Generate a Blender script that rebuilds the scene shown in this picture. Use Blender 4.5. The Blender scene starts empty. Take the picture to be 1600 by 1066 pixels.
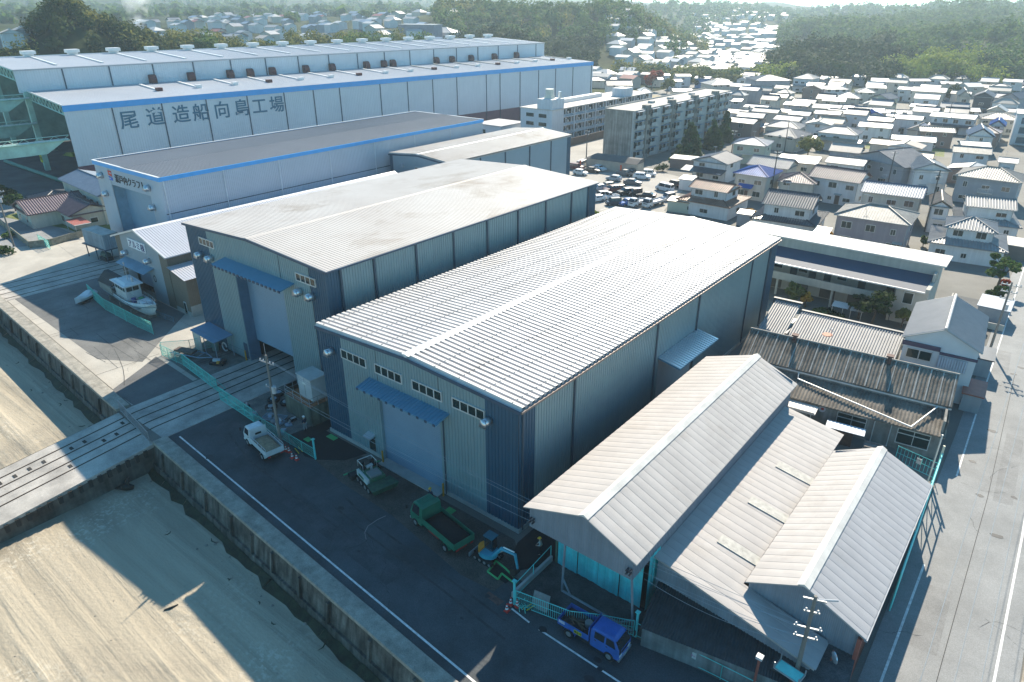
import bpy, bmesh, math, random
import numpy as np
from mathutils import Vector, Matrix
R = math.radians
S = bpy.context.scene
C = S.collection

# ------------------------------------------------------------------ camera, sky, sun, exposure
CAM = (53.26, -35.94, 40.0)
YAW, PITCH, FPX = 0.6783, 0.4496, 1085.7
cd = bpy.data.cameras.new('camera'); cam = bpy.data.objects.new('camera', cd); C.objects.link(cam)
cam.location = CAM; cam.rotation_euler = (math.pi/2-PITCH, 0, YAW)
cd.sensor_width = 36; cd.lens = 36*FPX/1600; cd.clip_start = 0.5; cd.clip_end = 30000
S.camera = cam
SUN_AZ, SUN_EL = 109.0, 35.2
W = bpy.data.worlds.new('World'); S.world = W; W.use_nodes = True
nt = W.node_tree
sky = nt.nodes.new('ShaderNodeTexSky'); sky.sky_type = 'NISHITA'; sky.sun_disc = False
sky.sun_elevation = R(SUN_EL); sky.sun_rotation = R(90-SUN_AZ)
sky.air_density = 1.0; sky.dust_density = 0.4; sky.ozone_density = 3.0
bg = nt.nodes['Background']; bg.inputs[1].default_value = 0.094
tint = nt.nodes.new('ShaderNodeMix'); tint.data_type = 'RGBA'; tint.blend_type = 'MULTIPLY'; tint.inputs['Factor'].default_value = 1.0
tint.inputs['B'].default_value = (0.47, 0.97, 1.06, 1)
nt.links.new(sky.outputs[0], tint.inputs['A']); nt.links.new(tint.outputs['Result'], bg.inputs[0])
sl = bpy.data.lights.new('sun', 'SUN'); sun = bpy.data.objects.new('sun', sl); C.objects.link(sun)
sl.energy = 5.0; sl.angle = R(0.5); sl.color = (1.0, 0.89, 0.73)
sun.rotation_euler = (R(90-SUN_EL), 0, R(SUN_AZ+180-90)); sun.location = (0, 0, 200)
S.view_settings.view_transform = 'Standard'; S.view_settings.look = 'None'
S.view_settings.exposure = 1.12; S.view_settings.gamma = 1.0; S.view_settings.use_curve_mapping = False
S.cycles.max_bounces = 6; S.cycles.diffuse_bounces = 3; S.cycles.glossy_bounces = 3
S.cycles.transparent_max_bounces = 8; S.cycles.volume_bounces = 1
S.cycles.sample_clamp_indirect = 4.0
try: S.cycles.use_denoising = True
except Exception: pass

def ray(px, py):
    """direction of the survey ray through a point of the reference photograph"""
    c, s = math.cos(PITCH), math.sin(PITCH); a = (px-800)/FPX; b = -(py-533)/FPX
    x, y, z = a, c+s*b, -s+c*b
    ct, st = math.cos(YAW), math.sin(YAW)
    return Vector((x*ct-y*st, x*st+y*ct, z))
def at(px, py, z=0.0):
    d = ray(px, py); t = (z-CAM[2])/d.z
    return Vector(CAM)+d*t
def at_dist(px, py, r):
    d = ray(px, py); t = r/math.hypot(d.x, d.y)
    return Vector(CAM)+d*t

# ------------------------------------------------------------------ materials
MATS = {}
def mat(name, col, rough=.6, metal=0., var=.15, scale=.6, spec=.5, bump=0., bscale=8., streak=0., col2=None, fine=0., stain=None):
    if name in MATS: return MATS[name]
    m = bpy.data.materials.new(name); m.use_nodes = True; t = m.node_tree; n = t.nodes; l = t.links
    p = n['Principled BSDF']; p.inputs['Roughness'].default_value = rough; p.inputs['Metallic'].default_value = metal
    p.inputs['Specular IOR Level'].default_value = spec
    tc = n.new('ShaderNodeTexCoord')
    no = n.new('ShaderNodeTexNoise'); no.inputs['Scale'].default_value = scale; no.inputs['Detail'].default_value = 5
    no.inputs['Roughness'].default_value = .65
    l.new(tc.outputs['Object'], no.inputs['Vector'])
    cr = n.new('ShaderNodeValToRGB')
    a = [max(0, c*(1-var)) for c in col]; b = list(col2) if col2 else [min(1, c*(1+var)) for c in col]
    cr.color_ramp.elements[0].position = .32; cr.color_ramp.elements[1].position = .68
    cr.color_ramp.elements[0].color = (*a, 1); cr.color_ramp.elements[1].color = (*b, 1)
    l.new(no.outputs['Fac'], cr.inputs['Fac']); out = cr.outputs['Color']
    def mul(out, sc, vec, lo, hi, det=3):
        mp = n.new('ShaderNodeMapping'); mp.inputs['Scale'].default_value = vec
        l.new(tc.outputs['Object'], mp.inputs['Vector'])
        q = n.new('ShaderNodeTexNoise'); q.inputs['Scale'].default_value = sc; q.inputs['Detail'].default_value = det
        l.new(mp.outputs[0], q.inputs['Vector'])
        mr = n.new('ShaderNodeMapRange'); mr.inputs['From Min'].default_value = .3; mr.inputs['From Max'].default_value = .7
        mr.inputs['To Min'].default_value = lo; mr.inputs['To Max'].default_value = hi
        l.new(q.outputs['Fac'], mr.inputs['Value'])
        mx = n.new('ShaderNodeMix'); mx.data_type = 'RGBA'; mx.blend_type = 'MULTIPLY'; mx.inputs['Factor'].default_value = 1
        l.new(out, mx.inputs['A']); l.new(mr.outputs[0], mx.inputs['B'])
        return mx.outputs['Result']
    if streak: out = mul(out, 1.0, (2.2, 2.2, .12), 1-streak, 1+streak*.3)
    if fine: out = mul(out, 14.0, (1, 1, 1), 1-fine, 1+fine, 2)
    if stain:
        mp = n.new('ShaderNodeMapping'); mp.inputs['Scale'].default_value = stain[2]; l.new(tc.outputs['Object'], mp.inputs['Vector'])
        q = n.new('ShaderNodeTexNoise'); q.inputs['Scale'].default_value = 1.; q.inputs['Detail'].default_value = 6; q.inputs['Roughness'].default_value = .7; q.inputs['Distortion'].default_value = .4; l.new(mp.outputs[0], q.inputs['Vector'])
        mr = n.new('ShaderNodeMapRange'); mr.inputs['From Min'].default_value = .53; mr.inputs['From Max'].default_value = .72; mr.inputs['To Max'].default_value = stain[1]; l.new(q.outputs['Fac'], mr.inputs['Value'])
        mx = n.new('ShaderNodeMix'); mx.data_type = 'RGBA'; mx.inputs['B'].default_value = (*stain[0], 1); l.new(out, mx.inputs['A']); l.new(mr.outputs[0], mx.inputs['Factor']); out = mx.outputs['Result']
    l.new(out, p.inputs['Base Color'])
    if bump:
        q = n.new('ShaderNodeTexNoise'); q.inputs['Scale'].default_value = bscale; q.inputs['Detail'].default_value = 4
        l.new(tc.outputs['Object'], q.inputs['Vector'])
        bp = n.new('ShaderNodeBump'); bp.inputs['Strength'].default_value = bump; bp.inputs['Distance'].default_value = .1
        l.new(q.outputs['Fac'], bp.inputs['Height']); l.new(bp.outputs[0], p.inputs['Normal'])
    MATS[name] = m
    return m
def leafmat(name, dark, light, trans=.25):
    if name in MATS: return MATS[name]
    m = bpy.data.materials.new(name); m.use_nodes = True; t = m.node_tree; n = t.nodes; l = t.links
    p = n['Principled BSDF']; p.inputs['Roughness'].default_value = .8; p.inputs['Specular IOR Level'].default_value = .08
    g = n.new('ShaderNodeNewGeometry'); tc = n.new('ShaderNodeTexCoord')
    no = n.new('ShaderNodeTexNoise'); no.inputs['Scale'].default_value = .12; no.inputs['Detail'].default_value = 3
    l.new(tc.outputs['Object'], no.inputs['Vector'])
    ad = n.new('ShaderNodeMath'); ad.operation = 'MULTIPLY_ADD'; ad.inputs[1].default_value = .22
    l.new(g.outputs['Random Per Island'], ad.inputs[0])
    mr = n.new('ShaderNodeMapRange'); mr.inputs['From Min'].default_value = .35; mr.inputs['From Max'].default_value = .65
    mr.inputs['To Max'].default_value = .85; l.new(no.outputs['Fac'], mr.inputs['Value']); l.new(mr.outputs[0], ad.inputs[2])
    mx = n.new('ShaderNodeMix'); mx.data_type = 'RGBA'
    mx.inputs['A'].default_value = (*dark, 1); mx.inputs['B'].default_value = (*light, 1)
    l.new(ad.outputs[0], mx.inputs['Factor']); l.new(mx.outputs['Result'], p.inputs['Base Color'])
    tr = n.new('ShaderNodeBsdfTranslucent'); l.new(mx.outputs['Result'], tr.inputs['Color'])
    ms = n.new('ShaderNodeMixShader'); ms.inputs[0].default_value = trans
    l.new(p.outputs[0], ms.inputs[1]); l.new(tr.outputs[0], ms.inputs[2]); l.new(ms.outputs[0], n['Material Output'].inputs[0])
    MATS[name] = m
    return m

# ------------------------------------------------------------------ mesh collector
class MB:
    def __init__(s): s.v = []; s.f = []
    def quad(s, a, b, c, d):
        i = len(s.v); s.v += [tuple(a), tuple(b), tuple(c), tuple(d)]; s.f.append((i, i+1, i+2, i+3)); return s
    def tri(s, a, b, c):
        i = len(s.v); s.v += [tuple(a), tuple(b), tuple(c)]; s.f.append((i, i+1, i+2)); return s
    def poly(s, pts):
        i = len(s.v); s.v += [tuple(p) for p in pts]; s.f.append(tuple(range(i, i+len(pts)))); return s
    def box(s, x0, x1, y0, y1, z0, z1):
        i = len(s.v)
        s.v += [(x0, y0, z0), (x1, y0, z0), (x1, y1, z0), (x0, y1, z0), (x0, y0, z1), (x1, y0, z1), (x1, y1, z1), (x0, y1, z1)]
        s.f += [tuple(i+k for k in q) for q in ((3, 2, 1, 0), (4, 5, 6, 7), (0, 1, 5, 4), (1, 2, 6, 5), (2, 3, 7, 6), (3, 0, 4, 7))]
        return s
    def hexa(s, p):      # eight corners: bottom 4 ccw, top 4 ccw
        i = len(s.v); s.v += [tuple(q) for q in p]
        s.f += [tuple(i+k for k in q) for q in ((3, 2, 1, 0), (4, 5, 6, 7), (0, 1, 5, 4), (1, 2, 6, 5), (2, 3, 7, 6), (3, 0, 4, 7))]
        return s
    def obox(s, c, sx, sy, z0, z1, rz=0.):
        ca, sa = math.cos(rz), math.sin(rz); P = []
        for z in (z0, z1):
            for x, y in ((-sx, -sy), (sx, -sy), (sx, sy), (-sx, sy)):
                P.append((c[0]+x*.5*ca-y*.5*sa, c[1]+x*.5*sa+y*.5*ca, z))
        return s.hexa(P)
    def prism(s, pts, z0, z1):
        n = len(pts); i = len(s.v)
        s.v += [(p[0], p[1], z0) for p in pts]+[(p[0], p[1], z1) for p in pts]
        s.f.append(tuple(i+k for k in reversed(range(n)))); s.f.append(tuple(i+n+k for k in range(n)))
        for k in range(n): s.f.append((i+k, i+(k+1) % n, i+n+(k+1) % n, i+n+k))
        return s
    def extrude(s, prof, axis, a0, a1):   # profile in the other two axes, extruded along axis
        n = len(prof); i = len(s.v)
        def mk(p, a): return (a, p[0], p[1]) if axis == 'x' else ((p[0], a, p[1]) if axis == 'y' else (p[0], p[1], a))
        s.v += [mk(p, a0) for p in prof]+[mk(p, a1) for p in prof]
        s.f.append(tuple(i+k for k in reversed(range(n)))); s.f.append(tuple(i+n+k for k in range(n)))
        for k in range(n): s.f.append((i+k, i+(k+1) % n, i+n+(k+1) % n, i+n+k))
        return s
    def tube(s, pts, r, n=6, caps=True):
        pts = [Vector(p) for p in pts]; rs = r if isinstance(r, (list, tuple)) else [r]*len(pts); i0 = len(s.v); prev = None
        for k, p in enumerate(pts):
            d = (pts[min(k+1, len(pts)-1)]-pts[max(k-1, 0)]).normalized()
            if prev is None:
                ref = Vector((0, 0, 1)) if abs(d.z) < .9 else Vector((1, 0, 0)); u = d.cross(ref).normalized()
            else: u = (prev-d*prev.dot(d)).normalized()
            prev = u; w = d.cross(u)
            for j in range(n):
                a = 2*math.pi*j/n; s.v.append(tuple(p+(u*math.cos(a)+w*math.sin(a))*rs[k]))
        for k in range(len(pts)-1):
            for j in range(n):
                a = i0+k*n+j; b = i0+k*n+(j+1) % n; s.f.append((a, b, b+n, a+n))
        if caps:
            s.f.append(tuple(i0+j for j in reversed(range(n)))); e = i0+(len(pts)-1)*n; s.f.append(tuple(e+j for j in range(n)))
        return s
    def rings(s, rings, close=True):
        n = len(rings[0]); i0 = len(s.v)
        for r in rings: s.v += [tuple(p) for p in r]
        for k in range(len(rings)-1):
            for j in range(n):
                a = i0+k*n+j; b = i0+k*n+(j+1) % n; s.f.append((a, b, b+n, a+n))
        if close:
            s.f.append(tuple(i0+j for j in reversed(range(n)))); e = i0+(len(rings)-1)*n; s.f.append(tuple(e+j for j in range(n)))
        return s
    def ribwall(s, p0, p1, z0, zt, pitch=.36, dep=.055):
        dx, dy = p1[0]-p0[0], p1[1]-p0[1]; Ln = math.hypot(dx, dy); ux, uy = dx/Ln, dy/Ln; nx, ny = uy, -ux
        f = zt if callable(zt) else (lambda q: zt); prof = [(0, 0), (.42, 0), (.5, 1), (.92, 1)]
        pts = []; k = 0
        while k*pitch < Ln-1e-6:
            for a, h in prof:
                q = (k+a)*pitch
                if q < Ln: pts.append((q, h*dep))
            k += 1
        pts.append((Ln, pts[-1][1]))
        i = len(s.v)
        for q, h in pts:
            x, y = p0[0]+ux*q+nx*h, p0[1]+uy*q+ny*h; s.v.append((x, y, z0)); s.v.append((x, y, f(q)))
        for k in range(len(pts)-1): s.f.append((i+2*k, i+2*k+2, i+2*k+3, i+2*k+1))
        return s
    def ribroof(s, A, B, U, pitch, prof, lim=None, low=None):
        """corrugated slope: eave line A->B, up-slope vector U; lim/low give the covered share of U at distance q"""
        A = Vector(A); B = Vector(B); U = Vector(U); d = B-A; Ln = d.length; u = d/Ln; n = u.cross(U).normalized()
        if n.z < 0: n = -n
        pts = []; k = 0
        while k*pitch < Ln-1e-6:
            for a, h in prof:
                q = (k+a)*pitch
                if q < Ln: pts.append((q, h))
            k += 1
        pts.append((Ln, prof[0][1]))
        i = len(s.v)
        for q, h in pts:
            b = A+u*q+n*h; a1 = max(0., lim(q)) if lim else 1.; a0 = low(q) if low else 0.
            s.v.append(tuple(b+U*a0)); s.v.append(tuple(b+U*max(a0, a1)))
        for k in range(len(pts)-1): s.f.append((i+2*k, i+2*k+2, i+2*k+3, i+2*k+1))
        return s
    def build(s, name, m, parent=None, smooth=False, bevel=0., loc=None):
        me = bpy.data.meshes.new(name); me.from_pydata(s.v, [], s.f); me.update()
        if smooth: me.polygons.foreach_set('use_smooth', [True]*len(me.polygons))
        me.materials.append(m)
        o = bpy.data.objects.new(name, me); C.objects.link(o)
        if parent is not None: o.parent = parent
        if loc: o.location = loc
        if bevel:
            b = o.modifiers.new('bevel', 'BEVEL'); b.width = bevel; b.segments = 2; b.limit_method = 'ANGLE'
        return o
def _pieces(s, name, m, parent, join=.2):
    """every separate panel of the collector as a mesh of its own; panels meeting at a corner stay together"""
    groups = []
    comp = list(range(len(s.v)))
    def find(a):
        while comp[a] != a: comp[a] = comp[comp[a]]; a = comp[a]
        return a
    for f in s.f:
        for b in f[1:]: comp[find(b)] = find(f[0])
    key = {}
    for i, v in enumerate(s.v):
        k = (round(v[0]/join), round(v[1]/join), 0)
        for dx in (-1, 0, 1):
            for dy in (-1, 0, 1):
                o = key.get((k[0]+dx, k[1]+dy, 0))
                if o is not None: comp[find(i)] = find(o)
        key[k] = i
    sets = {}
    for f in s.f: sets.setdefault(find(f[0]), []).append(f)
    for fs in sets.values():
        ids = sorted({i for f in fs for i in f}); mp = {i: k for k, i in enumerate(ids)}
        q = MB(); q.v = [s.v[i] for i in ids]; q.f = [tuple(mp[i] for i in f) for f in fs]; q.build(name, m, parent)
MB.pieces = _pieces
def props(o, label, cat, group=None, kind=None):
    if label: o['label'] = label
    if cat: o['category'] = cat
    if group: o['group'] = group
    if kind: o['kind'] = kind
    return o
def thing(name, label, cat, loc=(0, 0, 0), rz=0., group=None):
    o = bpy.data.objects.new(name, None); C.objects.link(o); o.location = loc; o.rotation_euler = (0, 0, rz)
    o.empty_display_size = .3
    return props(o, label, cat, group)
def struct(name, mb, m, label=None, smooth=False):
    o = mb.build(name, m, None, smooth); o['kind'] = 'structure'; o['label'] = label or name.replace('_', ' '); return o
def copy_tree(o, parent=None):
    c = o.copy(); C.objects.link(c)
    if parent is not None: c.parent = parent
    for ch in list(o.children): copy_tree(ch, c)
    return c
_txt = {}
def text(body, size, name, m, parent, loc, rot, depth=.03, shear=0., sx=1.):
    cu = bpy.data.curves.new(name, 'FONT'); cu.body = body; cu.size = size; cu.extrude = depth; cu.shear = shear
    cu.offset = size*.012
    tmp = bpy.data.objects.new(name, cu); C.objects.link(tmp)
    dg = bpy.context.evaluated_depsgraph_get(); dg.update()
    me = bpy.data.meshes.new_from_object(tmp.evaluated_get(dg)); bpy.data.objects.remove(tmp)
    me.materials.clear(); me.materials.append(m); me.name = name
    o = bpy.data.objects.new(name, me); C.objects.link(o); o.parent = parent
    o.location = loc; o.rotation_euler = rot; o.scale = (sx, 1, 1)
    return o
TILE = [(0, 0), (.35, 0), (.5, .08), (.7, .1), (.88, .05)]
FOLD = [(0, 0), (.12, 0), (.25, .26), (.78, .26), (.91, 0)]
FINE = [(0, 0), (.5, 0), (.6, .05), (.9, .05)]
SEAM = [(0, 0), (.93, 0), (.94, .04), (.99, .04)]
# ------------------------------------------------------------------ ground, sea bed, roads
def coast(x): return -12.95-.0555*(x+10)        # seaward face of the sea wall
m_ground = mat('town_ground', (.14, .135, .12), .9, var=.35, scale=.05, fine=.2, bump=.2)
m_asph = mat('quay_asphalt', (.052, .060, .066), .85, var=.42, scale=.16, fine=.25, bump=.15, bscale=30)
m_road = mat('worn_asphalt', (.215, .218, .215), .85, var=.16, scale=.25, fine=.16, bump=.12, bscale=30)
m_yard = mat('yard_concrete', (.36, .335, .29), .85, var=.18, scale=.16, fine=.12)
m_fresh = mat('fresh_asphalt', (.013, .013, .014), .8, var=.3, scale=.6, fine=.3)
m_dirt = mat('road_base_gravel', (.075, .068, .058), .95, var=.4, scale=.35, fine=.4, bump=.4, bscale=12)
m_conc = mat('quay_concrete', (.34, .30, .245), .85, var=.25, scale=.5, fine=.15, streak=.0)
m_white = mat('road_paint', (.62, .62, .60), .7, var=.25, scale=3.)
m_slip = mat('slipway_concrete', (.36, .335, .30), .8, var=.32, scale=.35, fine=.18)
m_lot = mat('parking_asphalt', (.26, .245, .22), .85, var=.2, scale=.12, fine=.15)
m_grass = mat('grass_ground', (.13, .15, .04), .95, var=.5, scale=.4, fine=.3, bump=.4)
X0, X1, Y1 = -4200, 1800, 3800
g = MB().poly([(X0, coast(X0), 0), (X1, coast(X1), 0), (X1, Y1, 0), (X0, Y1, 0)])
struct('ground', g, m_ground, 'town ground')
def seabed_mat():
    m = bpy.data.materials.new('tidal_sand'); m.use_nodes = True; t = m.node_tree; n = t.nodes; l = t.links
    p = n['Principled BSDF']; p.inputs['Roughness'].default_value = .75; p.inputs['Specular IOR Level'].default_value = .35
    tc = n.new('ShaderNodeTexCoord')
    mp = n.new('ShaderNodeMapping'); mp.inputs['Scale'].default_value = (.03, .55, 1); mp.inputs['Rotation'].default_value = (0, 0, R(5))
    l.new(tc.outputs['Object'], mp.inputs['Vector'])
    q = n.new('ShaderNodeTexNoise'); q.inputs['Scale'].default_value = 1.; q.inputs['Detail'].default_value = 7; q.inputs['Distortion'].default_value = .5
    l.new(mp.outputs[0], q.inputs['Vector'])
    q2 = n.new('ShaderNodeTexNoise'); q2.inputs['Scale'].default_value = .13; q2.inputs['Detail'].default_value = 5; l.new(tc.outputs['Object'], q2.inputs['Vector'])
    q3 = n.new('ShaderNodeTexNoise'); q3.inputs['Scale'].default_value = 3.5; q3.inputs['Detail'].default_value = 4; l.new(tc.outputs['Object'], q3.inputs['Vector'])
    cr = n.new('ShaderNodeValToRGB'); cr.color_ramp.elements[0].position = .3; cr.color_ramp.elements[1].position = .72
    cr.color_ramp.elements[0].color = (.27, .235, .175, 1); cr.color_ramp.elements[1].color = (.43, .37, .275, 1)
    l.new(q.outputs['Fac'], cr.inputs['Fac'])
    cr2 = n.new('ShaderNodeValToRGB'); cr2.color_ramp.elements[0].position = .52; cr2.color_ramp.elements[1].position = .72
    cr2.color_ramp.elements[0].color = (0, 0, 0, 1); cr2.color_ramp.elements[1].color = (1, 1, 1, 1)
    l.new(q2.outputs['Fac'], cr2.inputs['Fac'])
    sp = n.new('ShaderNodeMath'); sp.operation = 'MULTIPLY'; l.new(cr2.outputs['Color'], sp.inputs[0])
    cr3 = n.new('ShaderNodeValToRGB'); cr3.color_ramp.elements[0].position = .5; cr3.color_ramp.elements[1].position = .62; l.new(q3.outputs['Fac'], cr3.inputs['Fac'])
    l.new(cr3.outputs['Color'], sp.inputs[1])
    mx = n.new('ShaderNodeMix'); mx.data_type = 'RGBA'; mx.inputs['B'].default_value = (.50, .45, .36, 1)
    l.new(cr.outputs['Color'], mx.inputs['A']); l.new(sp.outputs[0], mx.inputs['Factor'])
    q4 = n.new('ShaderNodeTexNoise'); q4.inputs['Scale'].default_value = .09; q4.inputs['Detail'].default_value = 6; q4.inputs['Distortion'].default_value = .8; l.new(tc.outputs['Object'], q4.inputs['Vector'])
    wr = n.new('ShaderNodeMapRange'); wr.inputs['From Min'].default_value = .5; wr.inputs['From Max'].default_value = .66; wr.inputs['To Min'].default_value = 1.0; wr.inputs['To Max'].default_value = .72; l.new(q4.outputs['Fac'], wr.inputs['Value'])
    q5 = n.new('ShaderNodeTexNoise'); q5.inputs['Scale'].default_value = 22.; q5.inputs['Detail'].default_value = 2; l.new(tc.outputs['Object'], q5.inputs['Vector'])
    gr = n.new('ShaderNodeMapRange'); gr.inputs['From Min'].default_value = .3; gr.inputs['From Max'].default_value = .7; gr.inputs['To Min'].default_value = .82; gr.inputs['To Max'].default_value = 1.12; l.new(q5.outputs['Fac'], gr.inputs['Value'])
    ml = n.new('ShaderNodeMath'); ml.operation = 'MULTIPLY'; l.new(wr.outputs[0], ml.inputs[0]); l.new(gr.outputs[0], ml.inputs[1])
    m2 = n.new('ShaderNodeMix'); m2.data_type = 'RGBA'; m2.blend_type = 'MULTIPLY'; m2.inputs['Factor'].default_value = 1.; l.new(mx.outputs['Result'], m2.inputs['A']); l.new(ml.outputs[0], m2.inputs['B'])
    l.new(m2.outputs['Result'], p.inputs['Base Color'])
    rw = n.new('ShaderNodeMapRange'); rw.inputs['From Min'].default_value = .5; rw.inputs['From Max'].default_value = .66; rw.inputs['To Min'].default_value = .8; rw.inputs['To Max'].default_value = .5; l.new(q4.outputs['Fac'], rw.inputs['Value']); l.new(rw.outputs[0], p.inputs['Roughness'])
    ad = n.new('ShaderNodeMath'); ad.operation = 'MULTIPLY_ADD'; ad.inputs[1].default_value = .15
    l.new(q3.outputs['Fac'], ad.inputs[0]); l.new(q.outputs['Fac'], ad.inputs[2])
    bp = n.new('ShaderNodeBump'); bp.inputs['Strength'].default_value = .7; bp.inputs['Distance'].default_value = .5
    l.new(ad.outputs[0], bp.inputs['Height']); l.new(bp.outputs[0], p.inputs['Normal'])
    return m
sb = MB().poly([(X0, -300, -3.0), (X1, -300, -3.0), (X1, coast(X1)+.9, -3.0), (X0, coast(X0)+.9, -3.0)])
struct('seabed', sb, seabed_mat(), 'tidal flat of bare sand')

def strip(name, pts, z, m, label=None): return struct(name, MB().poly([(p[0], p[1], z) for p in pts]), m, label)
strip('quay_road', [(-12, coast(-12)+1.5), (62, coast(62)+1.5), (62, -4.5), (52.0, -2.2), (27.5, -4.2), (24, -5.0), (5, -4.0), (-2, -4.0), (-12, -4.0)], .02, m_asph, 'dark asphalt quay road')
strip('side_road', [(51.3, -6), (59.6, -6), (59.4, 30), (58.2, 70), (56.5, 115), (53.5, 180), (47, 330), (40.5, 330), (47.5, 180), (49.4, 112), (50.4, 66), (51.0, 40)], .024, m_road, 'worn grey side road')
strip('factory_yard', [(-140, coast(-140)+1.6), (-21.3, coast(-21.3)+1.6), (-21.3, 4), (-30.5, 8), (-60, 7), (-66, 17), (-140, 17)], .02, m_yard, 'pale concrete factory yard')
strip('dark_yard_patch', [(-31, -3.2), (-20.9, -3.6), (-20.9, -10.6), (-26.5, -10.6), (-29.2, -6)], .028, mat('yard_asphalt', (.10, .10, .10), .85, var=.25, scale=.2, fine=.2), 'dark asphalt yard patch')
strip('work_yard', [(-30.4, -2.6), (-21, -3.0), (-21, 5.2), (-12, 5.2), (-12, -3.4), (-2, -4), (-.3, -.5), (-.3, 30), (-2.6, 30), (-2.6, 3.5), (-30.4, 3.5)], .026, mat('stained_concrete', (.15, .145, .13), .85, var=.45, scale=.5, fine=.25), 'stained concrete work yard')
strip('gravel_strip', [(2, -4.2), (6, -1.0), (9, -.9), (17, -.9), (25.3, -.9), (27.8, -3), (27.6, -6.3), (24.5, -6.6), (15, -5.2), (8, -5.0)], .03, m_dirt, 'gravel road base strip')
strip('fresh_asphalt', [(-2.6, -3.4), (-1.4, 4.5), (-.3, 4.5), (-.3, -.4), (6.2, -.4), (5.4, -2.6), (3.2, -4.2), (1.8, -4.6)], .034, m_fresh, 'black fresh asphalt apron')
strip('fresh_asphalt_path', [(25.7, 24), (29.0, 24), (29.2, -1.5), (27.6, -3.6), (26.2, -2.2), (25.7, -1)], .034, m_fresh, 'black fresh asphalt path')
strip('shed_forecourt', [(29.0, -5.8), (38, -3.0), (38, -.6), (29.2, -.6)], .034, mat('old_concrete', (.07, .072, .07), .9, var=.4, scale=.6, fine=.3), 'dark forecourt of the timber shed')
strip('parking_lot', [(-45, 60), (12, 57), (5, 84), (-14, 100), (-22, 131), (-46, 138), (-50, 205), (-62, 205), (-62, 118), (-47, 116)], .02, m_lot, 'car park')
strip('dormitory_lane', [(-78, 120), (-57, 120), (-57, 230), (-76, 230)], .024, m_lot, 'lane beside the dormitory')
strip('grass_plot', [(0, 205), (22, 205), (20, 218), (-2, 218)], .03, m_grass, 'small grass plot')
strip('scrub_ground', [(-140, 255), (90, 265), (90, 300), (-140, 290)], .03, mat('scrub', (.24, .19, .09), .95, var=.4, scale=.15, fine=.3), 'brown scrub ground')
strip('left_lane', [(-140, 2), (-95, 1), (-90, 12), (-140, 14)], .024, m_road, 'lane by the old house')
strip('house_garden', [(-100, 13), (-92, 13.4), (-92, 30), (-128, 30), (-120, 8)], .03, m_grass, 'garden lawn by the old house')
strip('road_verge', [(59.7, -6), (75, -6), (75, 60), (58.6, 60), (59.5, 30)], .03, mat('verge_dirt', (.27, .23, .18), .95, var=.3, scale=.4, fine=.3), 'dusty verge')
strip('boat_apron', [(-76, -7.0), (-36, -8.2), (-30.8, -5), (-36, .5), (-41, 6), (-66.3, 6), (-66.3, -6.5)], .026, mat('dark_apron', (.13, .13, .125), .85, var=.3, scale=.2, fine=.2), 'darker grey apron round the boat')  # darker ground tone laid over part of the yard round the boat
pt = mat('road_patch', (.185, .186, .183), .85, var=.2, scale=.5, fine=.2); pd = mat('quay_patch', (.055, .06, .066), .85, var=.3, scale=.5, fine=.25); pk = mat('oil_stain', (.02, .02, .022), .6, var=.5, scale=2.)
for k, (pp, mm, lb) in enumerate([([(53.2, 8), (54.9, 8.2), (54.7, 15.5), (53.1, 15.2)], pt, 'patched trench in the side road'), ([(55.5, 30), (57.0, 30.2), (56.6, 44), (55.1, 43.6)], pt, 'long repair strip in the side road'), ([(51.9, 58), (53.6, 58.2), (53.2, 66), (51.7, 65.8)], pt, 'square repair in the side road'),
        ([(6, -8.4), (21, -9.2), (20.8, -11.0), (6.1, -10.2)], pd, 'paler repair strip along the quay road'), ([(33, -9.5), (46, -10.2), (46, -11.6), (33, -10.8)], pd, 'paler repair strip near the corner'), ([(-10, -5.2), (-3, -5.4), (-3.2, -9.0), (-10.2, -8.6)], pd, 'square repair beside the slipway')]): strip('road_patch', pp, .0245+.001*k, mm, lb)
mb = MB(); rs3 = random.Random(31)
for k in range(22):
    cx, cy = rs3.choice([(rs3.uniform(-6, 44), rs3.uniform(-11, -6.5)), (rs3.uniform(53, 57.5), rs3.uniform(5, 80))]); r0 = rs3.uniform(.08, .45)
    mb.poly([(cx+r0*(.6+.5*rs3.random())*math.cos(a*.785)*1.4, cy+r0*(.6+.5*rs3.random())*math.sin(a*.785), .0365) for a in range(8)])
struct('oil_stains', mb, pk, 'dark oil stains on the roads')
mb = MB()
for pts in ([(10, -6.2), (14, -6.9), (22, -7.4), (30, -7.9)], [(10, -7.6), (16, -8.2), (24, -8.6), (31, -9.2)], [(-8, -7), (-2, -8.4), (6, -9), (14, -9.2)]):
    for a, b in zip(pts[:-1], pts[1:]): mb.quad((a[0], a[1]-.09, .0335), (b[0], b[1]-.09, .0335), (b[0]+.12, b[1]+.09, .0335), (a[0]+.12, a[1]+.09, .0335))
struct('tyre_marks', mb, mat('tyre_mark', (.045, .047, .05), .85, var=.4, scale=1.5), 'faint tyre marks on the roads')
mb = MB(); P = [at(x, y, .04) for x, y in ((603, 806), (590, 812), (575, 822), (570, 832), (572, 843))]
for a, b in zip(P[:-1], P[1:]): mb.quad(a+Vector((-.04, 0, 0)), a+Vector((.04, 0, 0)), b+Vector((.04, 0, 0)), b+Vector((-.04, 0, 0)))
struct('chalk_mark', mb, mat('chalk', (.2, .21, .22), .9), 'pale curved scuff mark on the quay road')
mb = MB(); rs4 = random.Random(77)
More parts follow.
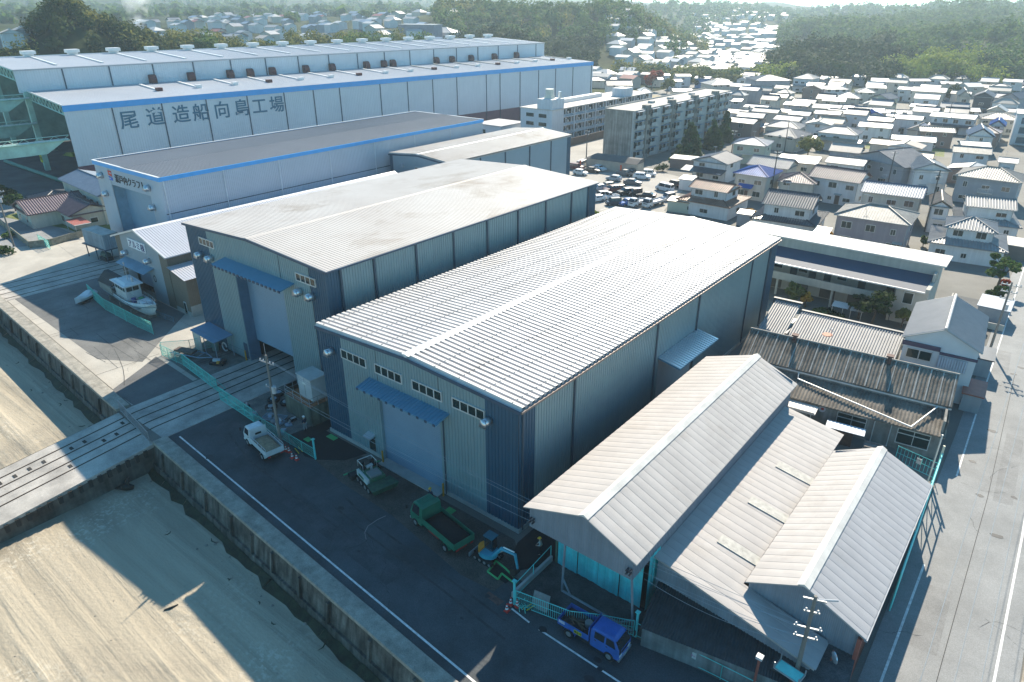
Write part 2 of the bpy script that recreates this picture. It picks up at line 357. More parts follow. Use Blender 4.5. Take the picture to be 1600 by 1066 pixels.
for k in range(46):
    x, y = rs4.choice([(rs4.uniform(-8, 46), rs4.uniform(-11.5, -5)), (rs4.uniform(52.8, 58), rs4.uniform(2, 95)), (rs4.uniform(-64, -24), rs4.uniform(-8.5, 2))]); a = rs4.uniform(0, 6.28)
    for j in range(rs4.randint(4, 12)):
        nx_, ny_ = x+.55*math.cos(a), y+.55*math.sin(a); a += rs4.uniform(-.6, .6); w_ = rs4.uniform(.012, .03)
        mb.quad((x, y-w_, .0372), (x+w_, y, .0372), (nx_+w_, ny_, .0372), (nx_, ny_+w_, .0372)); x, y = nx_, ny_
struct('road_cracks', mb, mat('crack_dark', (.022, .022, .022), .9), 'fine cracks in the road surfaces')
mb = MB()      # bay lines of the car park
for k in range(14):
    x, y = -20+k*2.6, 78.5-k*.25; mb.quad((x, y, .026), (x+.1, y, .026), (x+.9, y+4.8, .026), (x+.8, y+4.8, .026)); mb.quad((x-5, y+13, .026), (x-4.9, y+13, .026), (x-4.1, y+17.8, .026), (x-4.2, y+17.8, .026))
struct('bay_lines', mb, m_white, 'white bay lines in the car park')
rs5 = random.Random(5); mb = MB()
for k in range(340):
    x = rs5.uniform(-60, 45); y = rs5.uniform(-36, coast(x)-1.0) if k % 3 else coast(x)-1.0-abs(rs5.gauss(0, 1.4)); r0 = rs5.uniform(.02, .07) if k % 12 else rs5.uniform(.08, .18)
    if -21.3 < x < -11.8: continue
    mb.rings([[(x+r0*q*math.cos(j*1.257+k)*(1+.3*math.sin(k+j)), y+r0*q*math.sin(j*1.257+k), -3.0+h_*r0) for j in range(5)] for q, h_ in ((1, -.1), (.9, .3), (.4, .6))])
o = mb.build('beach_stones', mat('stone_dark', (.22, .20, .17), .9, var=.5, scale=3.), None); o['kind'] = 'stuff'; o['label'] = 'scattered stones and shells on the tidal flat'
mb = MB()
for k in range(24):
    x = rs5.uniform(-50, 40); y = coast(x)-1.3-abs(rs5.gauss(0, 1.0)); a = rs5.uniform(0, 3.1); L_ = rs5.uniform(.15, .6)
    if -21.3 < x < -11.8: continue
    P = [(x+L_*t_*math.cos(a+.5*t_), y+L_*t_*math.sin(a+.5*t_), -2.985) for t_ in (-1, -.3, .4, 1)]
    mb.tube(P, [.02, .05, .05, .02], 4)
o = mb.build('seaweed', m_alg if 'm_alg' in globals() else mat('algae', (.022, .028, .012), .8, var=.6, scale=1.2, bump=.6, bscale=5), None); o['kind'] = 'stuff'; o['label'] = 'dark strands of seaweed on the tidal flat'
# painted lines
def line(name, pts, w, z, label):
    mb = MB()
    for (a, b) in zip(pts[:-1], pts[1:]):
        d = Vector((b[0]-a[0], b[1]-a[1], 0)).normalized(); nn = Vector((-d.y, d.x, 0))*w/2
        A = Vector((*a, z)); B = Vector((*b, z)); mb.quad(A-nn, B-nn, B+nn, A+nn)
    return struct(name, mb, m_white, label)
line('road_line', [(-11.2, -10.55), (31.3, -13.05), (46, -13.9)], .16, .03, 'white edge line of the quay road')
line('road_line', [(29.7, -6.75), (31.5, -6.95)], .14, .03, 'broken white line beside the gate')
line('road_line', [(32.4, -7.0), (41.6, -7.15)], .14, .03, 'white line under the blue truck')
line('road_line', [(52.45, 0), (52.4, 17.3)], .16, .034, 'white line in the shade of the tall shed')
line('road_line', [(52.35, 32), (52.0, 47), (51.6, 70), (50.8, 110)], .15, .034, 'white line by the slate roofed works')
line('road_line', [(58.3, -5), (58.1, 26), (57.2, 70), (55.6, 115)], .16, .034, 'white line along the outer road edge')
# crack and joint lines in the asphalt
jm = mat('tar_joint', (.03, .03, .03), .8)
mb = MB()
for pts in ([(55.3, 3), (55.1, 30), (54.2, 60)],):
    for a, b in zip(pts[:-1], pts[1:]): mb.quad((a[0]-.025, a[1], .032), (a[0]+.025, a[1], .032), (b[0]+.025, b[1], .032), (b[0]-.025, b[1], .032))
rr = random.Random(4)
for k in range(26):
    x = rr.uniform(-66, -23); y = rr.uniform(-9, 3); a = rr.choice((0, math.pi/2))+rr.uniform(-.1, .1); Ln = rr.uniform(3, 9)
    dx, dy = math.cos(a)*Ln/2, math.sin(a)*Ln/2; mb.quad((x-dx, y-dy, .036), (x-dx+.05, y-dy-.05, .036), (x+dx+.05, y+dy-.05, .036), (x+dx, y+dy, .036))
struct('road_joints', mb, jm, 'tar joints and cracks in the roads')
# long curved tyre mark on the yard
mb = MB(); P = [at(x, y, .04) for x, y in ((178, 545), (186, 560), (192, 575), (194, 588), (194, 602))]
for a, b in zip(P[:-1], P[1:]): mb.quad(a+Vector((-.09, 0, 0)), a+Vector((.09, 0, 0)), b+Vector((.09, 0, 0)), b+Vector((-.09, 0, 0)))
struct('drain_line', mb, jm, 'dark curved line across the yard')
# pit covers / manholes / green primer paint
m_green = mat('green_primer', (.05, .36, .12), .7, var=.2)
mb = MB()
for c, w, d in (((-.4, -2.6), .8, .6), ((1.2, -.8), 1.2, .6), ((18.6, -1.6), .8, .7)):
    mb.box(c[0]-w/2, c[0]+w/2, c[1]-d/2, c[1]+d/2, .03, .07)
struct('green_drain_covers', mb, m_green, 'bright green drain covers')
mb = MB()
for a in ((at(762, 895), at(775, 878)), (at(775, 878), at(790, 890)), (at(790, 890), at(803, 903)), (at(762, 895), at(778, 907)), (at(778, 907), at(784, 898)), (at(784, 898), at(806, 915))):
    mb.tube([a[0]+Vector((0, 0, .12)), a[1]+Vector((0, 0, .12))], .09, 4)
struct('green_formwork', mb, m_green, 'green formwork edging round an open pit')
struct('excavation_pit', MB().poly([at(764, 895, .04), at(775, 881, .04), at(802, 903, .04), at(790, 912, .04)]), mat('wet_soil', (.02, .018, .015), .9, var=.5, scale=2), 'dug out dark pit')
struct('manhole_cover', MB().poly([at(757, 930, .035), at(764, 924, .035), at(788, 940, .035), at(778, 947, .035)]), mat('rusty_grate', (.10, .06, .05), .8, var=.4, scale=4), 'rusty drain grate in the road')

# ------------------------------------------------------------------ sea wall
m_wall = mat('sea_wall_face', (.075, .072, .06), .8, var=.5, scale=.5, streak=.75, fine=.2, bump=.4, bscale=3, col2=(.17, .165, .145))
m_par = mat('sea_wall_top', (.27, .25, .21), .9, var=.3, scale=1.1, fine=.2, bump=.25, bscale=6)
m_alg = mat('algae', (.022, .028, .012), .8, var=.6, scale=1.2, bump=.6, bscale=5)
def seawall(xa, xb, label):
    t = thing('sea_wall', label, 'sea wall', (xa, coast(xa), 0), math.atan(-.0555)); Ln = (xb-xa)*math.hypot(1, .0555)
    MB().extrude([(1.0, -3.2), (-.75, -3.2), (-.55, -2.1), (-.35, -2.1), (0., -.02), (1.0, -.02)], 'x', 0, Ln).build('wall', m_wall, t)
    MB().box(-.0, Ln, -.12, 1.35, -.02, .34).build('parapet', m_par, t, bevel=.06)
    rr = random.Random(int(xa)); k = 2.
    mb = MB()
    while k < Ln-1:
        mb.hexa([(k, -.6, -2.1), (k+.25, -.6, -2.1), (k+.25, .1, -2.1), (k, .1, -2.1), (k, -.3, -.3), (k+.25, -.3, -.3), (k+.25, .1, -.3), (k, .1, -.3)]); k += rr.uniform(3.2, 5.5)
    mb.build('rib', m_wall, t)
    mb = MB(); n = int(Ln/1.5)
    prev = .5
    for i in range(n):
        w2 = rr.uniform(.35, .9); a = i*Ln/n; b = (i+1)*Ln/n
        mb.quad((a, -.76-prev, -2.985), (b, -.76-w2, -2.985), (b, -.7, -2.6+rr.uniform(-.2, .1)), (a, -.7, -2.6)); prev = w2
    mb.build('algae_band', m_alg, t)
seawall(-12.0, 70, 'stained concrete sea wall running beside the dark quay road')
seawall(-150, -21.2, 'weathered concrete sea wall below the pale factory yard')

# ------------------------------------------------------------------ slipways
m_rail = mat('rusty_rail', (.10, .06, .035), .6, .4, var=.4, scale=2.)
m_groove = mat('rail_groove', (.03, .028, .025), .9)
def slip(xa, xb, ytop, yend, yland, rails, drop, label):
    mb = MB()
    mb.extrude([(ytop, .05), (yend, -(ytop-yend)*drop), (yend, -4), (ytop+.5, -4)], 'x', xa, xb)
    mb.box(xa, xb, ytop, yland, -.5, .05)
    struct('slipway', mb, m_slip, label)
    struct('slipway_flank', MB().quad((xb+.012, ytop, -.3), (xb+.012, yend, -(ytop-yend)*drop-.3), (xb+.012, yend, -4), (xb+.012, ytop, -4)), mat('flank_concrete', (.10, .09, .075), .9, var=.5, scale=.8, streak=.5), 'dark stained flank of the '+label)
    a, b = MB(), MB()
    for x in rails:
        for w, dz, q in ((.10, .006, a), (.04, .05, b)):
            q.quad((x-w, yend, -(ytop-yend)*drop+dz), (x+w, yend, -(ytop-yend)*drop+dz), (x+w, ytop, .05+dz), (x-w, ytop, .05+dz))
            q.quad((x-w, ytop, .05+dz), (x+w, ytop, .05+dz), (x+w, yland, .05+dz), (x-w, yland, .05+dz))
    struct('slipway_grooves', a, m_groove, 'dark grooves of the '+label)
    struct('slipway_rails', b, m_rail, 'rusty rails of the '+label)
slip(-21.0, -12.1, -11.2, -60, 40, (-19.5, -17.9, -16.4, -14.9), .085, 'concrete slipway with sunken rails into the tall hall')
slip(-75.5, -66.5, -9.6, -40, 13, (-74.6, -72.2, -70.0, -67.6), .085, 'concrete slipway of the small boat yard')
mb = MB(); rr = random.Random(8)
for k in range(9): mb.box(-18.6+rr.uniform(-.2, .2)+rr.choice((0, 2.3, -1.6)), -18.1+rr.choice((0, .2)), 0, 0, 0, 0) if False else None
for k in range(10):
    x = rr.choice((-18.6, -17.1, -15.6)); y = -13-k*1.3; z = .05-(-11.2-y)*.085
    mb.hexa([(x-.3, y-.15, z-.08), (x+.3, y-.15, z-.08), (x+.3, y+.15, z-.06), (x-.3, y+.15, z-.06), (x-.3, y-.15, z+.012), (x+.3, y-.15, z+.012), (x+.3, y+.15, z+.038), (x-.3, y+.15, z+.038)])
struct('slipway_holes', mb, m_groove, 'dark slots between the slipway rails')
# teeth along the slipway flank
mb = MB()
for k in range(26):
    y = -14-k*.9; z = -(-11.2-y)*.085; mb.box(-12.1, -11.9, y, y+.35, z-.9, z-.15)
struct('slipway_buttresses', mb, m_groove, 'dark ribs along the slipway flank')
# ------------------------------------------------------------------ wall/roof materials of the halls
m_sage = mat('sage_siding', (.225, .32, .345), .42, .25, var=.06, scale=.2, streak=.06)
m_navy = mat('navy_siding', (.03, .095, .155), .42, .2, var=.08, scale=.2, streak=.08)
m_trim = mat('navy_trim', (.04, .075, .12), .5, .1)
m_galv = mat('galvalume_roof', (.47, .46, .455), .6, .1, var=.1, scale=.3, stain=((.30, .27, .24), .45, (.35, .06, .3)))
m_galvo = mat('aged_galvalume_roof', (.46, .42, .385), .6, .0, var=.08, scale=.1, spec=.35, col2=(.49, .462, .43), stain=((.24, .18, .125), .75, (.11, .07, .2)))
m_shut = mat('shutter_steel', (.22, .32, .42), .5, .2, var=.05, scale=.4)
m_glass = mat('dark_glass', (.012, .03, .03), .12, 0, var=.2, spec=.6)
m_frame = mat('alu_frame', (.6, .6, .58), .45, .3)
m_canopy = mat('canopy_blue', (.115, .275, .39), .4, .2, var=.06)
m_steel = mat('bright_steel', (.62, .63, .65), .3, .8, var=.05)
m_conbase = mat('footing_concrete', (.36, .36, .34), .85, var=.15, scale=1.)
m_bronze = mat('yellow_bollard', (.55, .25, .02), .5)
m_dark = mat('dark_interior', (.012, .012, .014), .9)
m_pipe = mat('downpipe', (.05, .08, .11), .5, .2)
def vent_hood(parent, x, y, z, r=.42):
    """round hooded fan outlet, opening down"""
    mb = MB(); n = 12
    mb.tube([(x, y, z), (x, y-.75, z)], [r, r], n)
    mb.hexa([(x-r, y-.95, z-.32), (x+r, y-.95, z-.32), (x+r, y-.7, z-.32), (x-r, y-.7, z-.32), (x-r*.7, y-.85, z+.3), (x+r*.7, y-.85, z+.3), (x+r*.7, y-.7, z+.34), (x-r*.7, y-.7, z+.34)])
    o = mb.build('ventilator_hood', m_steel, parent, True)
    return o
def win_strip(parent, x0, z0, pane_w, pane_h, n, y, gap=.1):
    """strip of square lights in one frame on a wall facing -y"""
    Ln = n*pane_w+(n+1)*gap; mb = MB()
    mb.box(x0, x0+Ln, y-.14, y, z0, z0+gap); mb.box(x0, x0+Ln, y-.14, y, z0+pane_h+gap, z0+pane_h+2*gap)
    for k in range(n+1): mb.box(x0+k*(pane_w+gap), x0+k*(pane_w+gap)+gap, y-.138, y, z0+gap, z0+gap+pane_h)
    f = mb.build('window', m_frame, parent)
    g = MB()
    for k in range(n): g.box(x0+gap+k*(pane_w+gap), x0+(k+1)*(pane_w+gap), y-.10, y-.02, z0+gap, z0+gap+pane_h)
    g.build('pane', m_glass, f)
def ridge_roof(parent, x0, x1, y0, y1, eave, rise, prof, pitch, m, cap=True, ridge_x=None, name='roof', capm=None):
    mx = (x0+x1)/2 if ridge_x is None else ridge_x; mb = MB()
    mb.ribroof((x0, y0, eave), (x0, y1, eave), (mx-x0, 0, rise), pitch, prof)
    mb.ribroof((x1, y1, eave), (x1, y0, eave), (mx-x1, 0, rise), pitch, prof)
    mb.extrude([(x0, eave-.16), (mx, eave+rise-.16), (x1, eave-.16), (x1, eave-.012), (mx, eave+rise-.012), (x0, eave-.012)], 'y', y0+.02, y1-.02)
    r = mb.build(name, m, parent)
    h = max(p[1] for p in prof)
    if cap:
        w = .45
        MB().extrude([(mx-w, eave+rise+h-.02-w*rise/(mx-x0)), (mx, eave+rise+h+.03), (mx+w, eave+rise+h-.02-w*rise/(mx-x0)), (mx, eave+rise-.05)], 'y', y0, y1).build('ridge_cap', capm or m_galvcap, r)
    return r
m_galvcap = mat('ridge_cap', (.72, .70, .68), .4, .2, var=.04)

# ------------------------------------------------------------------ near hall with the striped roof
t = thing('factory_hall', 'sage and navy steel hall with bright white striped roof and closed shutter', 'factory hall', (0, 0, 0))
W0, L0, EV, RS = 25.1, 55.6, 12.05, .6
def gt(q): return EV-.14+RS*(1-abs(q-W0/2)/(W0/2))
sg, nv = MB(), MB()
nv.ribwall((.12, 0), (3.4, 0), .4, lambda q: gt(q+.12)); nv.ribwall((21.5, 0), (25.0, 0), .4, lambda q: gt(q+21.5))
sg.ribwall((3.4, 0), (8.4, 0), .4, lambda q: gt(q+3.4)); sg.ribwall((16.3, 0), (21.5, 0), .4, lambda q: gt(q+16.3)); sg.ribwall((8.4, 0), (16.3, 0), 7.95, lambda q: gt(q+8.4))
nv.ribwall((25.0, 0), (25.0, 2.0), .4, EV-.14); nv.ribwall((25.0, L0-3), (25.0, L0-.1), .4, EV-.14)
sg.ribwall((25.0, 2.0), (25.0, 23.2), .4, EV-.14); sg.ribwall((25.0, 31.6), (25.0, L0-3), .4, EV-.14); sg.ribwall((25.0, 23.2), (25.0, 31.6), 7.2, EV-.14)
sg.ribwall((.1, L0-.1), (.1, 0), .4, EV-.14); sg.ribwall((25, L0-.1), (.1, L0-.1), .4, gt)
sg.build('wall', m_sage, t); nv.pieces('corner_panel', m_navy, t)
MB().box(.0, 8.3, -.12, .0, 0, .4).box(16.4, 25.12, -.12, .0, 0, .4).box(25.0, 25.14, 0, L0, 0, .4).build('footing', m_conbase, t)
q = MB().box(8.4, 16.3, .25, .4, 0, 7.95); [q.box(8.42, 16.28, .235, .25, .2*k, .2*k+.14) for k in range(40)]; q.build('shutter_door', m_shut, t)
MB().box(8.3, 8.4, -.03, .4, 0, 7.95).box(16.3, 16.4, -.03, .4, 0, 7.95).box(8.4, 16.3, -.03, .4, 7.95, 8.05).build('door_frame', m_sage, t)
MB().box(8.4, 16.4, -.9, .24, .03, .12).build('door_sill', m_conbase, t)
MB().box(24.9, 24.95, 23.2, 31.6, 0, 7.2).build('side_shutter', mat('side_shutter', (.42, .42, .43), .5, .2, var=.08), t)
roof = ridge_roof(t, -.15, 25.25, -.15, L0+.15, EV, RS, FOLD, .62, m_galv)
mb = MB()      # rows of bolt caps along the purlins
for s in (0, 1):
    for fr in (.08, .3, .52, .74):
        for k in range(int(L0/.62)):
            y = -.15+k*.62+.33; x = -.15+12.7*fr if s == 0 else 25.25-12.7*fr; z = EV+RS*fr+.25
            mb.box(x-.05, x+.05, y-.06, y+.06, z, z+.05)
mb.build('roof_bolts', mat('bolt_grey', (.2, .2, .2), .6), roof)['kind'] = 'stuff'
MB().extrude([(-.2, EV-.32), (12.55, EV+RS-.32), (25.3, EV-.32), (25.3, EV-.02), (12.55, EV+RS-.02), (-.2, EV-.02)], 'y', -.22, -.152).build('verge_trim', m_trim, t)
MB().box(25.26, 25.42, -.15, L0+.1, EV-.2, EV-.02).build('gutter', mat('copper_gutter', (.22, .17, .15), .5, .2), t)
for x0 in (3.45, 8.25, 13.15, 17.95): win_strip(t, x0, 9.7, .78, .8, 4, -.02)
c = MB(); c.hexa([(7.2, -1.7, 8.35), (17.5, -1.7, 8.35), (17.5, -.03, 8.72), (7.2, -.03, 8.72), (7.2, -1.7, 8.47), (17.5, -1.7, 8.47), (17.5, -.03, 8.84), (7.2, -.03, 8.84)])
co = c.build('canopy', m_canopy, t)
mb = MB()
for k in range(26): x = 7.3+k*.4; mb.hexa([(x, -1.69, 8.46), (x+.06, -1.69, 8.46), (x+.06, -.03, 8.83), (x, -.03, 8.83), (x, -1.69, 8.53), (x+.06, -1.69, 8.53), (x+.06, -.03, 8.9), (x, -.03, 8.9)])
mb.build('canopy_seam', m_canopy, co)
mb = MB()
for k in range(11): mb.box(7.35+k*.98, 7.6+k*.98, -1.76, -1.68, 8.3, 8.5)
mb.pieces('canopy_bracket', m_trim, co)
for x in (2.1, 22.0): vent_hood(t, x, -.03, 10.0, .36)
for y in (.35, 7.5, 22.2, 31.7, 46.7, 52.8): MB().tube([(25.13, y, .2), (25.13, y, EV-.1)], .09, 6).build('downpipe', m_pipe, t)
MB().tube([(16.75, -.12, .1), (16.75, -.12, 8.4)], .07, 6).build('downpipe', m_pipe, t)
c = MB().hexa([(25.06, 23.0, 7.25), (27.6, 23.0, 6.75), (27.6, 32.2, 6.75), (25.06, 32.2, 7.25), (25.06, 23.0, 7.4), (27.6, 23.0, 6.9), (27.6, 32.2, 6.9), (25.06, 32.2, 7.4)]).build('side_canopy', m_canopy, t)
mb = MB().ribroof((27.62, 32.2, 6.92), (27.62, 23.0, 6.92), (-2.55, 0, .5), .46, [(0, 0), (.5, 0), (.6, .09), (.9, .09)]); mb.build('canopy_sheet', m_steel, c)
MB().hexa([(6.2, -.75, 2.2), (7.3, -.75, 2.2), (7.3, -.02, 2.3), (6.2, -.02, 2.3), (6.2, -.75, 2.3), (7.3, -.75, 2.3), (7.3, -.02, 2.5), (6.2, -.02, 2.5)]).build('door_hood', m_steel, t)
MB().box(6.3, 7.2, -.06, -.0, .45, 2.2).build('side_door', m_glass, t)

# ------------------------------------------------------------------ taller hall behind it
t = thing('factory_hall', 'tall sage and navy steel hall with stained cream roof and half-open shutter over rails', 'factory hall', (-30.6, 3.7, 0))
W0, L0, EV, RS = 27.9, 50.3, 15.95, .72
def gt2(q): return EV-.14+RS*(1-abs(q-W0/2)/(W0/2))
sg, nv = MB(), MB(); D0, D1, DH = 10.0, 19.6, 11.9
nv.ribwall((.12, 0), (4.9, 0), 0, lambda q: gt2(q+.12)); nv.ribwall((24.9, 0), (27.8, 0), 0, lambda q: gt2(q+24.9))
sg.ribwall((4.9, 0), (D0, 0), 0, lambda q: gt2(q+4.9)); sg.ribwall((D1, 0), (24.9, 0), 0, lambda q: gt2(q+D1)); sg.ribwall((D0, 0), (D1, 0), DH, lambda q: gt2(q+D0))
nv.ribwall((27.8, 0), (27.8, 1.7), 0, EV-.14); nv.ribwall((27.8, L0-2.6), (27.8, L0-.1), 0, EV-.14)
sg.ribwall((27.8, 1.7), (27.8, L0-2.6), 0, EV-.14); nv.ribwall((.1, L0-.1), (.1, 0), 0, EV-.14); sg.ribwall((27.8, L0-.1), (.1, L0-.1), 0, gt2)
sg.build('wall', m_sage, t); nv.pieces('corner_panel', m_navy, t)
MB().box(D0, D0+.06, .02, 1.5, 0, DH).box(D1-.06, D1, .02, 1.5, 0, DH).box(D0, D1, .02, 1.5, DH, DH+.06).build('door_reveal', mat('reveal_blue', (.10, .17, .25), .5, .1), t)
q = MB().box(D0, D1, 1.3, 1.4, 2.5, DH); [q.box(D0+.02, D1-.02, 1.285, 1.3, 2.5+.2*k, 2.64+.2*k) for k in range(46)]; q.build('shutter_door', m_shut, t)
MB().box(D0-2, D1+2, 14, 14.1, 0, 8).build('dark_interior', m_dark, t)  # black screen behind the shutter, stands in for the shade inside
roof = ridge_roof(t, -.2, W0+.2, -.2, L0+.2, EV, RS, FOLD[:1]+[(.5, 0), (.6, .028), (.9, .028)], .42, m_galvo, True, None, 'roof', m_galvo)
mb = MB()      # brown dirt stains lie on the roof as thin drifts of silt
rr = random.Random(5)
MB().extrude([(-.25, EV-.3), (W0/2, EV+RS-.3), (W0+.25, EV-.3), (W0+.25, EV-.02), (W0/2, EV+RS-.02), (-.25, EV-.02)], 'y', -.27, -.202).build('verge_trim', m_trim, t)
MB().box(W0+.2, W0+.34, -.2, L0+.2, EV-.2, EV-.02).build('gutter', m_trim, t)
win_strip(t, 3.1, 13.85, .72, .72, 4, -.02); win_strip(t, 22.6, 13.75, .72, .72, 4, -.02)
co = MB().hexa([(8.3, -1.9, 12.75), (22.0, -1.9, 12.75), (22.0, -.03, 13.1), (8.3, -.03, 13.1), (8.3, -1.9, 12.87), (22.0, -1.9, 12.87), (22.0, -.03, 13.25), (8.3, -.03, 13.25)]).build('canopy', m_canopy, t)
mb = MB()
for k in range(18): mb.box(8.4+k*.78, 8.75+k*.78, -1.98, -1.88, 12.65, 12.9)
mb.pieces('canopy_bracket', m_trim, co)
for x, z in ((3.0, 12.5), (5.3, 12.5), (23.1, 12.6), (25.2, 12.6)): vent_hood(t, x, -.03, z, .42)
for y in (1.7, 6.2, 12.4, 18.6, 24.8, 31.1, 37.3, 43.6, 48.1): MB().box(27.84, 28.0, y-.12, y+.12, 0, EV-.1).build('downpipe', m_pipe, t)
MB().box(9.0, 9.9, -.06, .02, .2, 2.3).build('side_door', m_trim, t)

# ------------------------------------------------------------------ small hall behind the tall one
t = thing('factory_hall', 'small steel-blue hall with speckled ridged roof tucked behind the cream-roofed hall', 'factory hall', (-58.5, 62.2, 0))
W0, L0, EV, RS = 16.8, 42.0, 12.4, .7
sg, nv = MB(), MB()
def gt3(q): return EV-.1+RS*(1-abs(q-W0/2)/(W0/2))
nv.ribwall((.1, 0), (1.0, 0), 0, lambda q: gt3(q+.1)); sg.ribwall((1.0, 0), (W0-.1, 0), 0, lambda q: gt3(q+1.)); sg.ribwall((W0-.1, 0), (W0-.1, L0-1.6), 0, EV-.1, .3, .03)
nv.ribwall((W0-.1, L0-1.6), (W0-.1, L0), 0, EV-.1); sg.ribwall((.1, L0), (.1, 0), 0, EV-.1); nv.ribwall((W0-.1, L0), (.1, L0), 0, gt3)
sg.build('wall', mat('steel_blue_siding', (.27, .35, .40), .45, .2, var=.06, scale=.2), t); nv.pieces('corner_panel', m_navy, t)
ridge_roof(t, -.1, W0+.1, -.1, L0+.1, EV, RS, FOLD, .5, m_galvo)
MB().extrude([(-.15, EV-.3), (W0/2, EV+RS-.3), (W0+.15, EV-.3), (W0+.15, EV-.02), (W0/2, EV+RS-.02), (-.15, EV-.02)], 'y', -.18, -.102).build('verge_trim', m_trim, t)
win_strip(t, 7.6, 9.8, .8, .7, 3, -.02); MB().box(3.7, 4.3, -.3, .0, 10.2, 10.8).build('ventilator_hood', m_steel, t)
for y in (9.5, 17.5, 26, 34): MB().box(W0-.05, W0+.06, y-.15, y+.15, 0, EV-.1).build('downpipe', m_pipe, t)

# ------------------------------------------------------------------ blue-edged boat works hall
m_pale = mat('pale_siding', (.47, .51, .56), .5, .1, var=.05, scale=.15)
m_fasc = mat('blue_fascia', (.07, .36, .74), .5, 0, var=.06)
t = thing('boat_works_hall', 'pale grey hall with blue roof edge, dark roof and black lettering over its door', 'factory hall', (-82.4, 14.5, 0), R(.9))
W0, L0, EV = 22.8, 79.5, 15.35
w_, b_ = MB(), MB()
w_.ribwall((0, 0), (5.3, 0), 0, EV); w_.ribwall((18.7, 0), (W0, 0), 0, EV); w_.ribwall((5.3, 0), (18.7, 0), 11.9, EV)
w_.ribwall((W0, 0), (W0, L0), 0, EV); w_.ribwall((0, L0), (0, 0), 0, EV); w_.ribwall((W0, L0), (0, L0), 0, EV)
w_.build('wall', m_pale, t)
MB().box(5.3, 18.7, 1.9, 2.05, 0, 11.9).build('shutter_door', mat('door_steel_blue', (.25, .36, .46), .5, .1, var=.05), t)
MB().box(5.24, 5.3, .05, 2.0, 0, 11.9).box(18.7, 18.76, .05, 2.0, 0, 11.9).box(5.3, 18.7, .05, 1.9, 11.9, 11.96).build('door_reveal', mat('door_reveal', (.3, .4, .48), .5, .1), t)
mb = MB().box(-.2, W0+.2, -.2, -.08, EV-.55, EV+.12).box(W0+.08, W0+.2, -.08, L0+.2, EV-.55, EV+.12).box(-.2, -.08, -.08, L0+.2, EV-.55, EV+.12).box(-.08, W0+.08, L0+.08, L0+.2, EV-.55, EV+.12)
mb.build('fascia', m_fasc, t)
mb = MB().box(-.24, W0+.24, -.24, .1, EV+.12, EV+.2).box(-.24, .1, .1, L0+.24, EV+.12, EV+.2).box(.1, W0+.24, L0-.1, L0+.24, EV+.12, EV+.2)
mb.build('coping', m_galvcap, t)
mb = MB().ribroof((-.1, 0, EV-.02), (-.1, L0, EV-.02), (W0/2+.1, 0, .25), .45, FINE).ribroof((W0+.06, L0, EV-.02), (W0+.06, 0, EV-.02), (-W0/2-.06, 0, .25), .45, FINE)
mb.build('roof', mat('dark_roof_sheet', (.15, .155, .17), .55, .1, var=.08, scale=.1), t)
for y in (.5, 11, 22, 33.5, 45, 56.5, 68, 79): MB().tube([(W0+.12, y, 0), (W0+.12, y, EV-.5)], .1, 6).build('downpipe', mat('white_pipe', (.6, .62, .64), .5), t)
MB().box(W0+.045, W0+.06, 0, L0, 9.4, 9.55).build('panel_joint', m_pipe, t)
for x, z in ((2.3, 13.1), (2.5, 9.9), (19.0, 13.3), (19.2, 10.1)): vent_hood(t, x, -.03, z, .55)
text('瀬戸内クラフト', 1.5, 'lettering', mat('black_lettering', (.02, .02, .025), .6), t, (7.2, -.1, 12.75), (math.pi/2, 0, 0), .03, 0, 1.0)
red = mat('red_mark', (.6, .04, .03), .5); blu = mat('blue_mark', (.03, .12, .55), .5)
ex, ez = 5.0, 12.7
MB().hexa([(ex, -.12, ez+.85), (ex+1.25, -.12, ez+.7), (ex+1.25, -.06, ez+.7), (ex, -.06, ez+.85), (ex, -.12, ez+1.65), (ex+1.25, -.12, ez+1.65), (ex+1.25, -.06, ez+1.65), (ex, -.06, ez+1.65)]).build('red_emblem', red, t)
MB().box(ex+.5, ex+1.3, -.14, -.121, ez+1.2, ez+1.36).build('emblem_gap', m_pale, t)
MB().hexa([(ex, -.12, ez), (ex+1.25, -.12, ez), (ex+1.25, -.06, ez), (ex, -.06, ez), (ex, -.12, ez+.62), (ex+1.25, -.12, ez+.5), (ex+1.25, -.06, ez+.5), (ex, -.06, ez+.62)]).build('blue_emblem', blu, t)
MB().box(ex-.05, ex+.75, -.14, -.121, ez+.25, ez+.4).build('emblem_gap', m_pale, t)
MB().tube([(1.5, .6, EV), (1.5, .6, EV+1.6)], .04, 5).build('roof_mast', m_steel, t)

# ------------------------------------------------------------------ aluminium workshop with the tan base
m_tan = mat('tan_siding', (.17, .145, .115), .55, 0, var=.08, scale=.3)
m_mid = mat('grey_siding', (.33, .37, .40), .5, .1, var=.05, scale=.2)
t = thing('workshop', 'low gabled workshop in grey and tan with a white katakana sign above its door', 'workshop', (-59.4, 6.2, 0))
W0, L0, EV, RS = 16.0, 50.5, 8.1, 2.5
def gt4(q): return EV-.1+RS*(1-abs(q-W0/2)/(W0/2))
gm, tn = MB(), MB()
tn.ribwall((.1, 0), (1.9, 0), 0, lambda q: gt4(q+.1), .25, .03); tn.ribwall((13.7, 0), (15.9, 0), 0, lambda q: gt4(q+13.7), .25, .03)
gm.ribwall((1.9, 0), (5.0, 0), 0, lambda q: gt4(q+1.9), .25, .03); gm.ribwall((9.6, 0), (13.7, 0), 0, lambda q: gt4(q+9.6), .25, .03); gm.ribwall((5.0, 0), (9.6, 0), 4.0, lambda q: gt4(q+5.), .25, .03)
